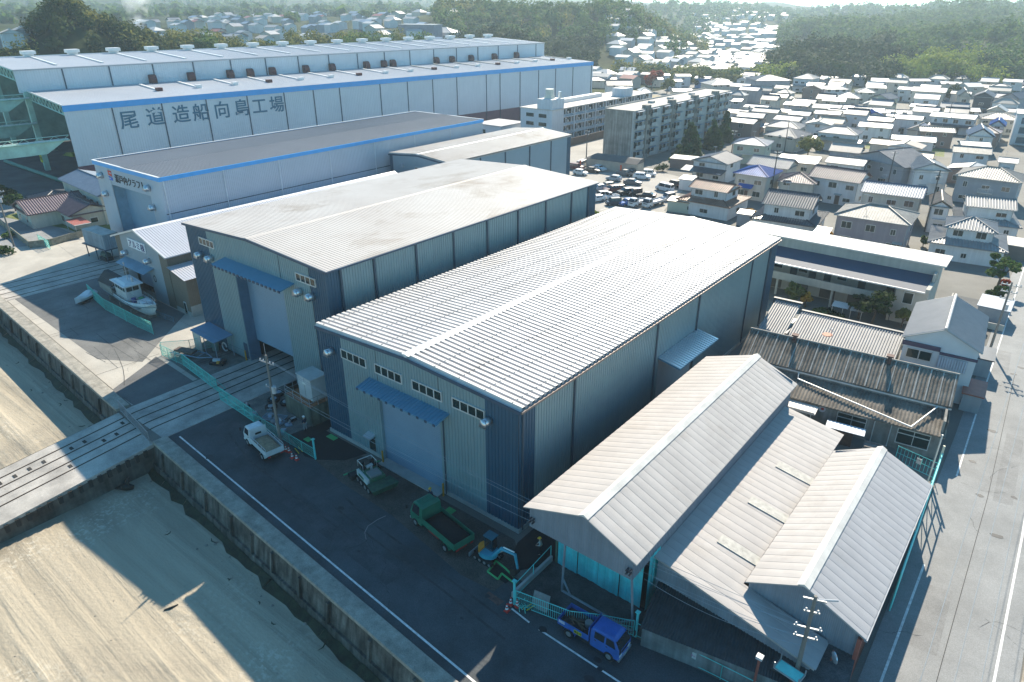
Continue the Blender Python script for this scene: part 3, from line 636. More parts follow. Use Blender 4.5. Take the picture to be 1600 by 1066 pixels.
tn.ribwall((15.9, 0), (15.9, 4), 0, EV, .25, .03); gm.ribwall((15.9, 4), (15.9, L0), 0, EV, .25, .03); gm.ribwall((.1, L0), (.1, 0), 0, EV, .25, .03); gm.ribwall((15.9, L0), (.1, L0), 0, gt4, .25, .03)
gm.build('wall', m_mid, t); tn.pieces('corner_panel', m_tan, t)
MB().box(5.0, 9.6, .35, .45, 1.6, 4.0).build('shutter_door', mat('door_steel_blue', (.25, .36, .46)), t); MB().box(5.0, 9.6, 1.2, 1.3, 0, 2.0).build('dark_interior', m_dark, t)  # black sheet in the doorway painted as the shade within
m_r4 = mat('pale_seam_roof', (.50, .50, .53), .45, .25, var=.05, scale=.2)
ridge_roof(t, -.5, W0+.5, -.4, L0+.3, EV, RS, SEAM, .4, m_r4)
MB().extrude([(-.5, EV-.2), (W0/2, EV+RS-.2), (W0+.5, EV-.2), (W0+.5, EV+.06), (W0/2, EV+RS+.08), (-.5, EV+.06)], 'y', -.46, -.402).build('verge_trim', m_frame, t)
MB().hexa([(2.4, -1.7, 4.7), (11.2, -1.7, 4.7), (11.2, -.03, 5.2), (2.4, -.03, 5.2), (2.4, -1.7, 4.8), (11.2, -1.7, 4.8), (11.2, -.03, 5.32), (2.4, -.03, 5.32)]).build('canopy', mat('canopy_pale', (.16, .27, .36), .45, .1), t)
for x, z in ((3.2, 6.1), (10.5, 6.3)): vent_hood(t, x, -.03, z, .42)
sgn = MB().box(4.7, 10.1, -.16, -.05, 7.35, 8.75).build('sign_board', mat('sign_white', (.75, .76, .78), .5), t)
text('アルミ棟', 1.28, 'sign_lettering', mat('sign_blue', (.02, .025, .12), .6), sgn, (4.82, -.17, 7.55), (math.pi/2, 0, 0), .01)
mb = MB()
for k in range(16):
    a, b = 2*math.pi*k/16, 2*math.pi*(k+1)/16
    P = [(10.9+.42*math.cos(q)*r_, -.06, 3.6+.55*math.sin(q)*r_) for q in (a, b) for r_ in (1, .68)]; mb.quad(P[0], P[2], P[3], P[1])
mb.build('ring_mark', m_dark, t)
q = MB(); q.ribwall((16.2, -.05), (20.3, -.05), 0, lambda s: 6.35-.2*s, .25, .03); q.ribwall((20.3, -.05), (20.3, 9), 0, 5.5, .25, .03)
lt = q.build('lean_to', m_tan, t)
MB().ribroof((20.7, 9.2, 5.65), (20.7, -.35, 5.65), (-4.6, 0, 1.0), .4, SEAM).build('lean_to_roof', m_r4, lt)
MB().box(16.2, 20.36, -.12, -.05, 0, .7).box(20.3, 20.42, -.05, 9, 0, 1.6).build('lean_to_footing', m_conbase, lt)
MB().box(18.5, 19.2, -.12, -.06, .2, 2.0).build('lean_to_door', m_frame, lt)
MB().box(18.6, 19.1, -.13, -.119, .4, 1.8).build('lean_to_door_glass', m_glass, lt)
# ------------------------------------------------------------------ the great shipyard hall
m_awhite = mat('white_cladding', (.62, .64, .665), .5, .05, var=.05, scale=.1, streak=.05)
m_aroof = mat('grey_white_roof', (.40, .415, .44), .55, .1, var=.07, scale=.05)
m_maroon = mat('maroon_base', (.13, .055, .075), .6, var=.1)
m_rust = mat('rust_brown', (.10, .03, .025), .7, var=.4, scale=.8)
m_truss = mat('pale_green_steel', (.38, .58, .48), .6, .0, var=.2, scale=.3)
m_dtruss = mat('shaded_green_steel', (.22, .37, .31), .6, .0, var=.25, scale=.3)  # darker copy of the pale green steel, shade put into its colour
t = thing('shipyard_hall', 'huge white shipyard hall with blue fascia and dark blue painted Japanese lettering', 'shipyard hall', (-135, 30.4, 0), R(-5.5))
# local axes: +y runs along the hall, -x goes inland (behind), the lettered wall is x = 0
LA, EV = 198.5, 19.0; NX, NZ0, NZ1 = -27.5, 20.1, 25.4
MB().ribwall((0, 0), (0, LA), 4.9, 17.6, .6, .05).build('wall', m_awhite, t)
MB().box(-.3, .02, 0, LA, 0, 4.88).build('base_wall', m_maroon, t)
MB().box(-.3, .22, -.05, LA+.05, 17.6, EV).build('fascia', m_fasc, t)
MB().ribwall((0, LA), (NX, LA), 0, lambda q: EV-.1+(NZ0-EV)*q/27.5, .6, .05).build('end_wall', m_awhite, t)
mb = MB(); mb.ribroof((.2, LA, EV), (.2, 0, EV), (NX-.2, 0, NZ0-EV), .6, FINE); mb.hexa([(NX, 0, NZ0-.25), (.15, 0, EV-.2), (.15, LA, EV-.2), (NX, LA, NZ0-.25), (NX, 0, NZ0-.02), (.15, 0, EV-.02), (.15, LA, EV-.02), (NX, LA, NZ0-.02)])
roofA = mb.build('wing_roof', m_aroof, t)
MB().box(NX, .2, -.35, -.05, 0, 0).build('wing_roof_edge', m_galvcap, roofA) if False else None
MB().hexa([(NX, -.2, NZ0-.1), (.2, -.2, EV-.1), (.2, .05, EV-.1), (NX, .05, NZ0-.1), (NX, -.2, NZ0+.25), (.2, -.2, EV+.2), (.2, .05, EV+.2), (NX, .05, NZ0+.25)]).build('roof_edge', m_galvcap, roofA)
MB().ribwall((NX, -2), (NX, LA), NZ0-.3, NZ1, .6, .05).build('clerestory_wall', m_awhite, t)
MB().ribwall((NX, LA), (NX-60, LA), 0, lambda q: NZ1+1.0*(1-abs(q-30)/30), .6, .05).build('end_wall', m_awhite, t)
mb = MB(); mb.ribroof((NX+.3, LA+.2, NZ1), (NX+.3, -2.2, NZ1), (-30, 0, 1.3), .6, FINE).ribroof((NX-60, -2.2, NZ1), (NX-60, LA+.2, NZ1), (30, 0, 1.3), .6, FINE)
mb.extrude([(NX+.3, NZ1-.3), (NX-30, NZ1+1.0), (NX-60, NZ1-.3), (NX-60, NZ1-.02), (NX-30, NZ1+1.28), (NX+.3, NZ1-.02)], 'y', -2, LA)
roofN = mb.build('nave_roof', m_aroof, t)
for k, y in enumerate([10.5, 22.3, 33.8, 45.3, 56.5, 66, 75, 90, 100.9, 111.6, 122.5, 136.7, 143.7, 154.4, 164.8, 174.8, 185.5, 197.5]):
    MB().box(.05, .2, y-.12, y+.12, 0, 17.6).build('downpipe', m_pipe, t)
for k, y in enumerate([9, 20.5, 32, 43.5, 55, 66.5, 78, 89.5, 101, 112.5, 124, 135.5, 147, 158.5, 170, 181.5, 193]):
    MB().box(NX+.05, NX+.2, y-.15, y+.15, NZ0, NZ1-.1).build('downpipe', m_pipe, t)
for y in [31, 42, 54, 60.5, 68, 80, 90, 104, 111.5, 115.5, 136, 144, 154, 167, 180]:   # rusty fan housings on the wing roof
    mb = MB(); z = NZ0-.2
    mb.extrude([(NX+1.9, z-.1), (NX+1.9, z+1.4), (NX+1.4, z+2.3), (NX+.6, z+2.5), (NX+.2, z+2.3), (NX+.2, z-.1)], 'y', y-.9, y+.9)
    MBo = mb.build('fan_housing', m_rust, roofA)
for k in range(17):     # skylight strips and small roof cowls
    y = 25+k*10.6
    MB().hexa([(NX+3, y+1.2, NZ0-.05), (NX+16, y+1.2, EV+.48), (NX+16, y+1.9, EV+.48), (NX+3, y+1.9, NZ0-.05), (NX+3, y+1.2, NZ0+.25), (NX+16, y+1.2, EV+.75), (NX+16, y+1.9, EV+.75), (NX+3, y+1.9, NZ0+.25)]).build('roof_duct', m_galvcap if k < 9 else m_conbase, roofA)
    MB().box(NX+15.6, NX+17, y+.8, y+2.3, EV+.4, EV+1.3).build('roof_cowl', m_galvcap if k % 3 else m_rust, roofA)
    y = 8+k*11.5
    MB().hexa([(NX-28, y+1, NZ1+1.3), (NX-5, y+1, NZ1+.3), (NX-5, y+1.6, NZ1+.3), (NX-28, y+1.6, NZ1+1.3), (NX-28, y+1, NZ1+1.5), (NX-5, y+1, NZ1+.55), (NX-5, y+1.6, NZ1+.55), (NX-28, y+1.6, NZ1+1.5)]).build('roof_duct', m_galvcap, roofN)
    q = MB(); q.box(NX-31, NX-29, y, y+2.4, NZ1+1.2, NZ1+2.0); q.box(NX-31.5, NX-28.5, y-.5, y+2.9, NZ1+2.0, NZ1+2.9); q.build('roof_ventilator', m_galvcap, roofN)
for ch, y, z in zip('尾道造船向島工場', (11.5, 17.9, 24.4, 29.6, 35.4, 41.0, 46.3, 51.6), (12.75, 12.9, 12.9, 12.85, 12.9, 12.95, 12.95, 12.95)):
    text(ch, 4.6, 'painted_letter', mat('letter_blue', (.055, .15, .22), .6), t, (.1, y, z), (math.pi/2, 0, math.pi/2), .03)
# open end bay: roof trusses, columns, crane girders
mb = MB()
def truss(mb, a, b, h, n, r=.18):
    a = Vector(a); b = Vector(b); up = Vector((0, 0, h))
    mb.tube([a, b], r, 4).tube([a-up, b-up], r, 4)
    for k in range(n):
        p = a.lerp(b, k/n); q = a.lerp(b, (k+.5)/n); e = a.lerp(b, (k+1)/n); mb.tube([p, q-up], r*.6, 4).tube([q-up, e], r*.6, 4)
truss(mb, (0, .2, EV-.3), (NX, .2, NZ0-.3), 1.9, 10); mb.build('roof_truss', m_truss, t)
mb = MB(); truss(mb, (NX, -2, NZ1-.3), (NX-30, -2, NZ1+1.0), 2.2, 10); mb.build('roof_truss', m_truss, t)
for x in (NX, NX-30, NX-58):
    for y in (-1, 25, 50): MB().box(x-1.2, x+.1, y, y+1.2, 0, NZ0 if x == NX else NZ1).build('column', m_truss, t)
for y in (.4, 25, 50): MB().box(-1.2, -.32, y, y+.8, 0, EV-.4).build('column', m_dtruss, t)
MB().box(NX-62, -.4, 42, 42.2, 0, EV-.5).build('dark_interior', m_dark, t)  # black screen across the open hall, its shaded depth put into the colour
MB().box(NX-62, -.4, 2, 60, .05, .1).build('hall_floor', m_gravel if 'm_gravel' in globals() else m_asph, t)
def girder(x, z, h, m, label):
    """crane runway girder running out of the open hall end towards the sea"""
    g_ = thing('crane_runway', label, 'crane girder', t.matrix_basis @ Vector((x, 0, 0)), R(-5.5))
    mb = MB(); mb.hexa([(-.7, -75, z-h), (.7, -75, z-h), (.7, -5.5, z-h), (-.7, -5.5, z-h), (-.7, -75, z), (.7, -75, z), (.7, -1.2, z), (-.7, -1.2, z)])
    for k in range(18): mb.box(.7, .78, -72+k*3.9, -71.8+k*3.9, z-h+.2, z)
    mb.box(-.9, 1.1, -75, -.3, z, z+.15); mb.build('beam', m, g_)
    mb = MB(); truss(mb, (1.2, -75, z+1.25), (1.2, -.3, z+1.25), 1.1, 24, .09); mb.build('walkway_rail', m_truss, g_)
    MB().box(.0, .25, -75, -.3, z+.15, z+.4).build('crane_rail', m_galvcap, g_)
bpy.context.view_layer.update()
girder(-1.0, 11.2, 2.6, m_truss, 'pale green crane girder nearest the lettered wall of the shipyard hall')
girder(NX+.8, 12.2, 2.6, m_dtruss, 'shade-toned green crane girder behind the nearest one at the hall end')
girder(NX+.5, 18.4, 2.6, m_truss, 'upper pale green crane girder just under the high hall roof')
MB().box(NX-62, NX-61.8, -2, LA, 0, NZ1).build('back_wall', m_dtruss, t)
MB().box(-29.2, -28.0, -1.25, -1.0, 2.2, 5.0).build('yellow_sign', mat('sign_yellow', (.6, .52, .03), .6), t)
text('安全', 1.0, 'sign_lettering', m_dark, t, (-28.9, -1.27, 3.0), (math.pi/2, 0, 0), .01)
yb = thing('crane_runway_beam', 'dark green steel runway beam lying across the ground by the hall end', 'steel beam')
MB().tube([at(8, 252, .5), at(100, 284, .5)], .55, 4).build('beam', mat('dark_green_beam', (.05, .17, .12), .6), yb)
pr_ = random.Random(2)
for k, c in enumerate(((.4, .1, .02), (.03, .12, .2), (.2, .22, .2), (.35, .3, .05))):
    p = at(20+k*30, 235+9*(k % 2), 0); q = thing('steel_stack', ('orange', 'dark blue', 'grey', 'ochre')[k]+' stack of steel plates on the dark ground by the crane girders', 'steel stack', p, pr_.uniform(0, 2))
    for j in range(4): MB().obox((j*.2, j*.1), 5-j*.5, 1.6, .25*j, .25*j+.2).build('plate', mat('stack%d' % k, c, .6, var=.3), q)
struct('shipyard_ground', MB().poly([(-200, 5, .012), (-133, 14, .012), (-133, 31, .012), (-134, 90, .012), (-200, 90, .012)]), m_asph, 'dark ground in front of the open hall end')

# ------------------------------------------------------------------ timber yard shed: three pale seam roofs
m_sroof = mat('beige_seam_roof', (.375, .352, .335), .75, .0, var=.1, scale=.3, stain=((.27, .24, .21), .5, (.25, .3, .3)))
m_sgrey = mat('grey_seam_roof', (.32, .32, .332), .7, .0, var=.08, scale=.3, stain=((.24, .235, .23), .5, (.25, .3, .3)))
m_gable = mat('grey_gable_sheet', (.21, .24, .28), .6, var=.1, scale=.6, streak=.15)
m_turq = mat('turquoise_door', (.08, .55, .58), .5, var=.2, scale=.8, streak=.25)
m_turq2 = mat('turquoise_steel', (.12, .62, .58), .5, var=.15)
m_slate = mat('old_slate_roof', (.165, .142, .115), .9, var=.5, scale=.6, fine=.3, stain=((.07, .06, .05), .8, (.5, .35, .5)))
SEAMW = [(0, 0), (.25, .012), (.5, .018), (.75, .012), (.965, 0), (.97, .012), (.985, .012)]
t = thing('timber_shed', 'long gabled shed with beige seam roof and big turquoise sliding doors', 'shed', (28.3, -3.65, 0))
WD, LD, EV, RS = 9.5, 31.3, 6.75, 1.85
mb = MB()
mb.ribroof((0, 0, EV), (0, LD, EV), (5.2, 0, RS), .85, SEAMW).ribroof((WD, LD, EV), (WD, 0, EV), (5.2-WD, 0, RS), .85, SEAMW)
mb.extrude([(0, EV-.1), (5.2, EV+RS-.1), (WD, EV-.1), (WD, EV-.01), (5.2, EV+RS-.01), (0, EV-.01)], 'y', .01, LD-.01)
rf = mb.build('roof', m_sroof, t)
MB().extrude([(4.8, EV+RS-.09), (5.2, EV+RS+.14), (5.6, EV+RS-.09), (5.2, EV+RS-.05)], 'y', -.03, LD+.03).build('ridge_cap', mat('cream_cap', (.60, .57, .52), .6), rf)
gm = MB()
gm.ribwall((.35, .35), (9.1, .35), 4.9, lambda q: EV+RS*(1-abs(q+.35-5.2)/(5.2 if q < 4.85 else 4.3))-.1, .2, .02)
gm.ribwall((9.1, 2.9), (9.1, LD-.4), 0, EV-.05, .25, .03).ribwall((9.1, .35), (9.1, 2.9), 4.9, EV-.05, .25, .03).ribwall((.35, LD-.4), (.35, 2.9), 2.2, EV-.05, .25, .03).ribwall((9.1, LD-.4), (.35, LD-.4), 0, lambda q: EV+RS*(1-abs(9.1-q-5.2)/5.2)-.1, .25, .03)
gm.build('gable_wall', m_gable, t)
for k in range(4): MB().ribwall((1.35+k*1.85, 2.8+.05*(k % 2)), (3.17+k*1.85, 2.8+.05*(k % 2)), .05, 5.0, .65, .03).build('sliding_door', m_turq, t)
MB().ribwall((9.14, 2.8), (9.14, 4.3), .05, 5.2, .5, .03).build('side_panel', m_turq, t)
MB().box(.36, 9.05, .42, 2.75, 4.95, 5.05).build('door_rail_hood', m_gable, t)
MB().tube([(1.2, 2.8, 0), (1.2, 2.8, 4.9)], .09, 6).build('post', mat('green_post', (.1, .14, .1), .6), t)
mb = MB()
mb.tube([(3.3, .6, .1), (3.5, .5, 5.2)], .09, 5).tube([(3.3, .6, .1), (9.4, .6, .1)], .1, 5).tube([(3.3, .6, 1.4), (4.1, .6, .1)], .08, 5).tube([(9.4, .6, .1), (9.0, .5, 5.0)], .09, 5).tube([(9.4, .6, 1.2), (8.2, .6, .1)], .08, 5)
mb.build('door_guide_frame', mat('grey_steel', (.25, .28, .32), .5, .3), t)
for x in (.7, 8.9):
    mb = MB()
    for z in (0, .28): mb.tube([(x-.1, .25, 5.9-z), (x-.1, -.05, 5.9-z)], .08, 6).tube([(x+.15, .25, 5.9-z), (x+.15, -.05, 5.9-z)], .08, 6)
    mb.build('insulator_bracket', mat('insulator_dark', (.05, .05, .06), .3), t)
t = thing('lean_to_shed', 'beige sloping shed roof with three mossy skylights between the two gabled sheds', 'shed', (37.45, -.25, 0))
mb = MB(); zz = lambda x: 4.95-.172*x
mb.ribroof((11.7, 26.3, zz(11.7)-.05), (11.7, -.0, zz(11.7)-.05), (-11.7, 0, zz(0)-zz(11.7)), .85, SEAMW, None, lambda q: 0 if q > 23.6 else .515)
mb.hexa([(0, 0, zz(0)-.2), (11.6, 0, zz(11.6)-.2), (11.6, 2.7, zz(11.6)-.2), (0, 2.7, zz(0)-.2), (0, 0, zz(0)-.07), (11.6, 0, zz(11.6)-.07), (11.6, 2.7, zz(11.6)-.07), (0, 2.7, zz(0)-.07)])
mb.v = [(x, y-.05*x*max(0., 1-y/20.), z) for x, y, z in mb.v]      # the front edge runs slightly askew
rf = mb.build('roof', m_sroof, t)
for y in (4.6, 10.4, 16.5):
    k = 4.6; MB().hexa([(k-1.9, y, zz(k-1.9)-.02), (k+1.2, y, zz(k+1.2)-.02), (k+1.2, y+1.0, zz(k+1.2)-.02), (k-1.9, y+1.0, zz(k-1.9)-.02)]+[(k-1.9, y, zz(k-1.9)+.035), (k+1.2, y, zz(k+1.2)+.035), (k+1.2, y+1.0, zz(k+1.2)+.035), (k-1.9, y+1.0, zz(k-1.9)+.035)]).build('skylight', mat('mossy_skylight', (.37, .36, .325), .7, var=.25, scale=2.5), rf)
MB().ribwall((0.2, .3), (11.3, -.25), 2.0, lambda q: zz(q)-.22, .25, .03).ribwall((11.3, -.25), (11.3, 2.7), 0, 2.75, .25, .03).build('wall', m_gable, t)
t = thing('street_shed', 'pale grey gabled shed beside the side road with cream ridge', 'shed', (43.3, 1.9, 0))
WD, LD, EV, RS = 7.75, 20.0, 4.45, 1.9
mb = MB(); RX = 3.6
mb.ribroof((0, 0, EV), (0, LD, EV), (RX, 0, RS), .85, SEAMW)
mb.extrude([(0, EV-.1), (RX, EV+RS-.1), (WD, EV-.1), (WD, EV-.01), (RX, EV+RS-.01), (0, EV-.01)], 'y', .01, LD-.01)
rf = mb.build('roof', m_sroof, t)
MB().ribroof((WD, LD, EV), (WD, 0, EV), (RX-WD, 0, RS), .85, SEAMW).build('street_slope', m_sgrey, rf)
MB().extrude([(RX-.4, EV+RS-.09), (RX, EV+RS+.14), (RX+.4, EV+RS-.09), (RX, EV+RS-.05)], 'y', -.03, LD+.03).build('ridge_cap', mat('cream_cap', (.60, .57, .52), .6), rf)
gm = MB(); gm.ribwall((.2, .3), (WD-.25, .3), 2.3, lambda q: EV+RS*(1-abs(q+.2-RX)/(RX if q < RX else WD-RX))-.12, .25, .025)
gm.ribwall((WD-.25, LD-.3), (.2, LD-.3), 0, lambda q: EV+RS*(1-abs(WD-.25-q-RX)/(4.2))-.12, .25, .025).ribwall((.2, LD-.3), (.2, .3), 2.2, EV-.1, .25, .02)
gm.build('gable_wall', m_gable, t)
MB().ribwall((WD-.25, .3), (WD-.25, LD-.3), 0, EV-.1, .25, .025).build('side_wall', mat('rusty_wall', (.13, .045, .035), .8, var=.45, scale=.6), t)
MB().box(WD-.45, WD-.2, .0, .28, 0, EV-.2).build('corner_post', mat('rust_post', (.26, .08, .06), .8), t)
MB().box(WD-.1, WD+.1, .0, LD, EV-.18, EV-.03).build('gutter', m_gable, t)
# dark corrugated outbuilding between the quay road and the shed
t = thing('low_outbuilding', 'low concrete outbuilding with black corrugated roof behind the turquoise railing', 'outbuilding', (38.6, -3.7, 0), R(11))
mb = MB(); mb.ribroof((0, -.3, 1.95), (9.6, -.3, 1.95), (0, 4.0, .7), .18, [(0, 0), (.25, .03), (.5, .045), (.75, .03)]); mb.build('roof', mat('black_corrugated', (.028, .036, .04), .6, .1, var=.35, scale=1.5), t)
MB().box(.1, 9.5, 0, .2, 0, 1.9).box(.1, .3, .2, 3.6, 0, 1.95).box(9.3, 9.5, .2, 3.6, 0, 1.95).build('wall', mat('stained_block', (.17, .185, .19), .9, var=.35, scale=.5, streak=.4), t)
t = thing('low_outbuilding', 'small tar-roofed lean-to at the street corner below the grey shed', 'outbuilding', (46.6, -.3, 0), R(6))
MB().hexa([(0, -1.5, 2.1), (4.4, -1.5, 2.1), (4.4, 2.5, 2.3), (0, 2.5, 2.3), (0, -1.5, 2.2), (4.4, -1.5, 2.2), (4.4, 2.5, 2.5), (0, 2.5, 2.5)]).build('roof', mat('tar_roof', (.07, .072, .075), .9, var=.35, scale=1.2, fine=.3), t)
MB().box(.2, 4.2, -1.3, -1.1, 0, 2.08).box(4.0, 4.2, -1.1, 2.4, 0, 2.08).build('wall', mat('rusty_wall', (.13, .045, .035)), t)

# ------------------------------------------------------------------ slate-roofed works with canopy
m_plaster = mat('dirty_plaster', (.24, .235, .215), .9, var=.3, scale=.6, streak=.35)
COR = [(0, 0), (.25, .05), (.5, .085), (.75, .05)]
t = thing('slate_works', 'long low workshop with two stepped grey-brown corrugated slate roofs', 'workshop', (29.6, 31.6, 0), R(6.2))
LW = 21.0
def slates(mb, y0, z0, y1, z1):
    mb.ribroof((0, y0, z0), (LW, y0, z0), (0, y1-y0, z1-z0), .34, COR)
    mb.hexa([(0, y0, z0-.12), (LW, y0, z0-.12), (LW, y1, z1-.12), (0, y1, z1-.12), (0, y0, z0-.01), (LW, y0, z0-.01), (LW, y1, z1-.01), (0, y1, z1-.01)])
mb = MB(); slates(mb, 3.2, 4.3, 7.0, 6.2); mb.ribroof((LW, 9.4, 5.0), (0, 9.4, 5.0), (0, -2.4, 1.2), .34, COR)
r1 = mb.build('upper_roof', m_slate, t)
mb = MB()
for k in range(19):
    x = .9+k*1.1; mb.hexa([(x, 3.21, 4.38), (x+.12, 3.21, 4.38), (x+.12, 6.95, 6.26), (x, 6.95, 6.26), (x, 3.21, 4.40), (x+.12, 3.21, 4.40), (x+.12, 6.95, 6.28), (x, 6.95, 6.28)])
mb.build('slate_laps', mat('slate_lap', (.36, .34, .3), .85, var=.3, scale=2), r1)
MB().tube([(0, 7.0, 6.28), (LW, 7.0, 6.28)], .13, 6).build('ridge', mat('slate_ridge', (.28, .26, .23), .85, var=.3, scale=2), r1)
for x in (5.0, 14.6): MB().box(x-.18, x+.18, 6.3, 6.7, 6.0, 6.8).box(x-.35, x+.35, 6.15, 6.85, 6.8, 6.95).build('chimney_vent', mat('brown_vent', (.10, .05, .04), .8), r1)
mb = MB(); slates(mb, -.4, 2.75, 3.25, 3.75); mb.build('lower_roof', m_slate, t)
MB().box(0, LW, 3.12, 3.2, 4.05, 4.2).build('gutter', m_frame, t)
MB().box(.3, LW-.3, 3.3, 3.45, 3.6, 4.2).build('clerestory_wall', m_plaster, t)
mb = MB().box(.4, LW-.3, 0, .2, 0, 2.72).box(LW-.5, LW-.3, .2, 9, 0, 4.2).box(.4, .6, .2, 9, 0, 4.2).box(.4, LW-.3, 8.9, 9.1, 0, 4.9)
mb.hexa([(LW-.5, 3.4, 4.1), (LW-.3, 3.4, 4.1), (LW-.3, 9, 4.1), (LW-.5, 9, 4.1), (LW-.5, 6.9, 6.1), (LW-.3, 6.9, 6.1), (LW-.3, 7.1, 6.1), (LW-.5, 7.1, 6.1)])
mb.build('wall', m_plaster, t)
for x, w in ((2.2, 2.4), (11.4, 2.8), (17.0, 2.9)):
    f = MB().box(x, x+w, -.1, -.02, .7, .8).box(x, x+w, -.1, -.02, 1.85, 1.93).box(x, x+w, -.1, -.02, 2.35, 2.43).box(x, x+.07, -.1, -.02, .8, 2.35).box(x+w-.07, x+w, -.1, -.02, .8, 2.35).box(x+w/2, x+w/2+.06, -.1, -.02, .8, 2.35).build('window', m_frame, t)
    MB().box(x+.07, x+w-.07, -.05, -.0, .8, 2.35).build('pane', m_glass, f)
MB().box(5.4, 8.6, -.06, .0, .05, 2.1).build('double_door', mat('door_cream', (.3, .3, .28), .7), t)
MB().box(5.9, 8.1, -.08, -.059, 1.6, 1.9).build('door_light', m_glass, t)
for x in (14.9, 16.4): MB().tube([(x, -.1, 0), (x, -.1, 2.7)], .06, 6).build('downpipe', m_frame, t)
mb = MB().tube([(6.6, 3.0, 4.1), (6.7, 2.3, 3.75), (18.0, -.45, 3.05)], .08, 6).tube([(18.0, -.4, 3.0), (19.8, 3.1, 4.1)], .08, 6); mb.build('roof_pipe', m_frame, t)
MB().tube([(9.9, -.08, 2.2), (9.9, -.02, 2.2)], .36, 12).build('wall_clock', mat('clock_face', (.5, .48, .5), .5), t)
MB().tube([(9.95, -.1, 2.25), (9.95, -.081, 2.25)], .16, 8).build('clock_badge', mat('badge_red', (.4, .05, .05), .5), t)
c = thing('porch_canopy', 'flat white porch canopy on posts at the slate works door', 'canopy', (34.6, 31.6, 0), R(6.2))
MB().box(0, 4.6, -1.6, .3, 2.35, 2.5).box(0, .1, -1.6, .3, 2.5, 2.7).box(.1, 4.5, -1.6, -1.5, 2.5, 2.62).build('roof', mat('cream_sheet', (.62, .56, .5), .7, var=.15, scale=1.5), c)
for x in (.3, 4.2): MB().tube([(x, -1.4, 0), (x, -1.4, 2.35)], .05, 6).build('post', m_frame, c)
s_ = thing('sign_awning', 'narrow white sheet awning over a dark wooden stall by the slate works wall', 'awning', (40.4, 31.6, 0), R(8))
MB().hexa([(0, -1.5, 1.75), (3.6, -1.5, 1.75), (3.6, -.3, 1.9), (0, -.3, 1.9), (0, -1.5, 1.8), (3.6, -1.5, 1.8), (3.6, -.3, 1.95), (0, -.3, 1.95)]).build('awning', mat('awning_white', (.5, .55, .6), .6), s_)
MB().box(.5, 2.6, -1.2, -.4, 0, 1.6).build('stall', mat('dark_wood', (.08, .05, .04), .8, var=.3, scale=2), s_)
p_ = thing('pallet_stack', 'stack of grey wooden pallets beside the slate works', 'pallet stack', (44.2, 31.0, 0), R(8))
for k in range(7): MB().box(0, 1.9, -1, .2, k*.16, k*.16+.05).box(0, 1.9, -1, -.85, k*.16+.05, k*.16+.16).box(0, 1.9, .05, .2, k*.16+.05, k*.16+.16).build('pallet', mat('grey_wood', (.2, .18, .16), .9, var=.3, scale=2), p_)
b_ = thing('tarp_bundle', 'bright blue tarpaulin bundle on the ground under the porch canopy', 'tarpaulin', (36.2, 29.6, 0))
mb = MB(); rr = random.Random(3); mb.rings([[(math.cos(a*.7854)*r_+rr.uniform(-.08, .08), math.sin(a*.7854)*r_*.6+rr.uniform(-.08, .08), z) for a in range(8)] for r_, z in ((.8, 0), (.75, .2), (.4, .45), (.1, .5))])
mb.build('tarp', mat('tarp_blue', (.02, .2, .45), .5), b_)

# ------------------------------------------------------------------ tiled long house behind the works, with the white house at its end
m_tileg = mat('silver_roof_tile', (.27, .265, .26), .5, .0, var=.14, scale=.8)
m_dtile = mat('dark_roof_tile', (.055, .065, .08), .38, .05, var=.2, scale=.8)
t = thing('tiled_row_house', 'long low house with silver tiles and dark ridge against the hall end', 'house', (27.6, 44.4, 0), R(3.2))
mb = MB(); mb.ribroof((.2, 0, 3.7), (3.4, 0, 3.7), (0, 6.4, 1.9), .3, TILE).ribroof((3.7, .3, 3.5), (15.6, .3, 3.5), (0, 5.4, 1.6), .3, TILE)
mb.box(.2, 3.4, 0, 6.4, 3.4, 3.6); r1 = mb.build('roof', m_tileg, t)
MB().box(-.1, 3.5, 6.3, 6.75, 5.1, 5.85).box(3.5, 15.6, 5.6, 6.0, 4.7, 5.25).box(3.4, 3.65, .2, 6.3, 3.6, 4.0).build('ridge_wall', mat('dark_ridge', (.09, .09, .095), .6), r1)
MB().box(.4, 15.4, .5, 8, 0, 3.45).build('wall', m_plaster, t)
MB().box(7, 16, -.8, .28, 3.0, 3.2).build('flat_strip_roof', mat('white_flat_roof', (.5, .48, .46), .7, var=.15, scale=1), t)
MB().tube([(8.3, 1.6, 4.4), (8.3, 1.6, 5.4)], .03, 5).tube([(7.9, 1.5, 5.35), (8.6, 1.7, 5.0)], .03, 5).build('aerial', m_steel, t)
mb = MB(); mb.rings([[(8.0+math.cos(a*.6283)*r_, 1.2+math.sin(a*.6283)*r_, z) for a in range(10)] for r_, z in ((.25, 4.55), (.55, 4.62), (.6, 4.7))]); mb.build('dish', mat('rust_dish', (.35, .12, .06), .7), t)

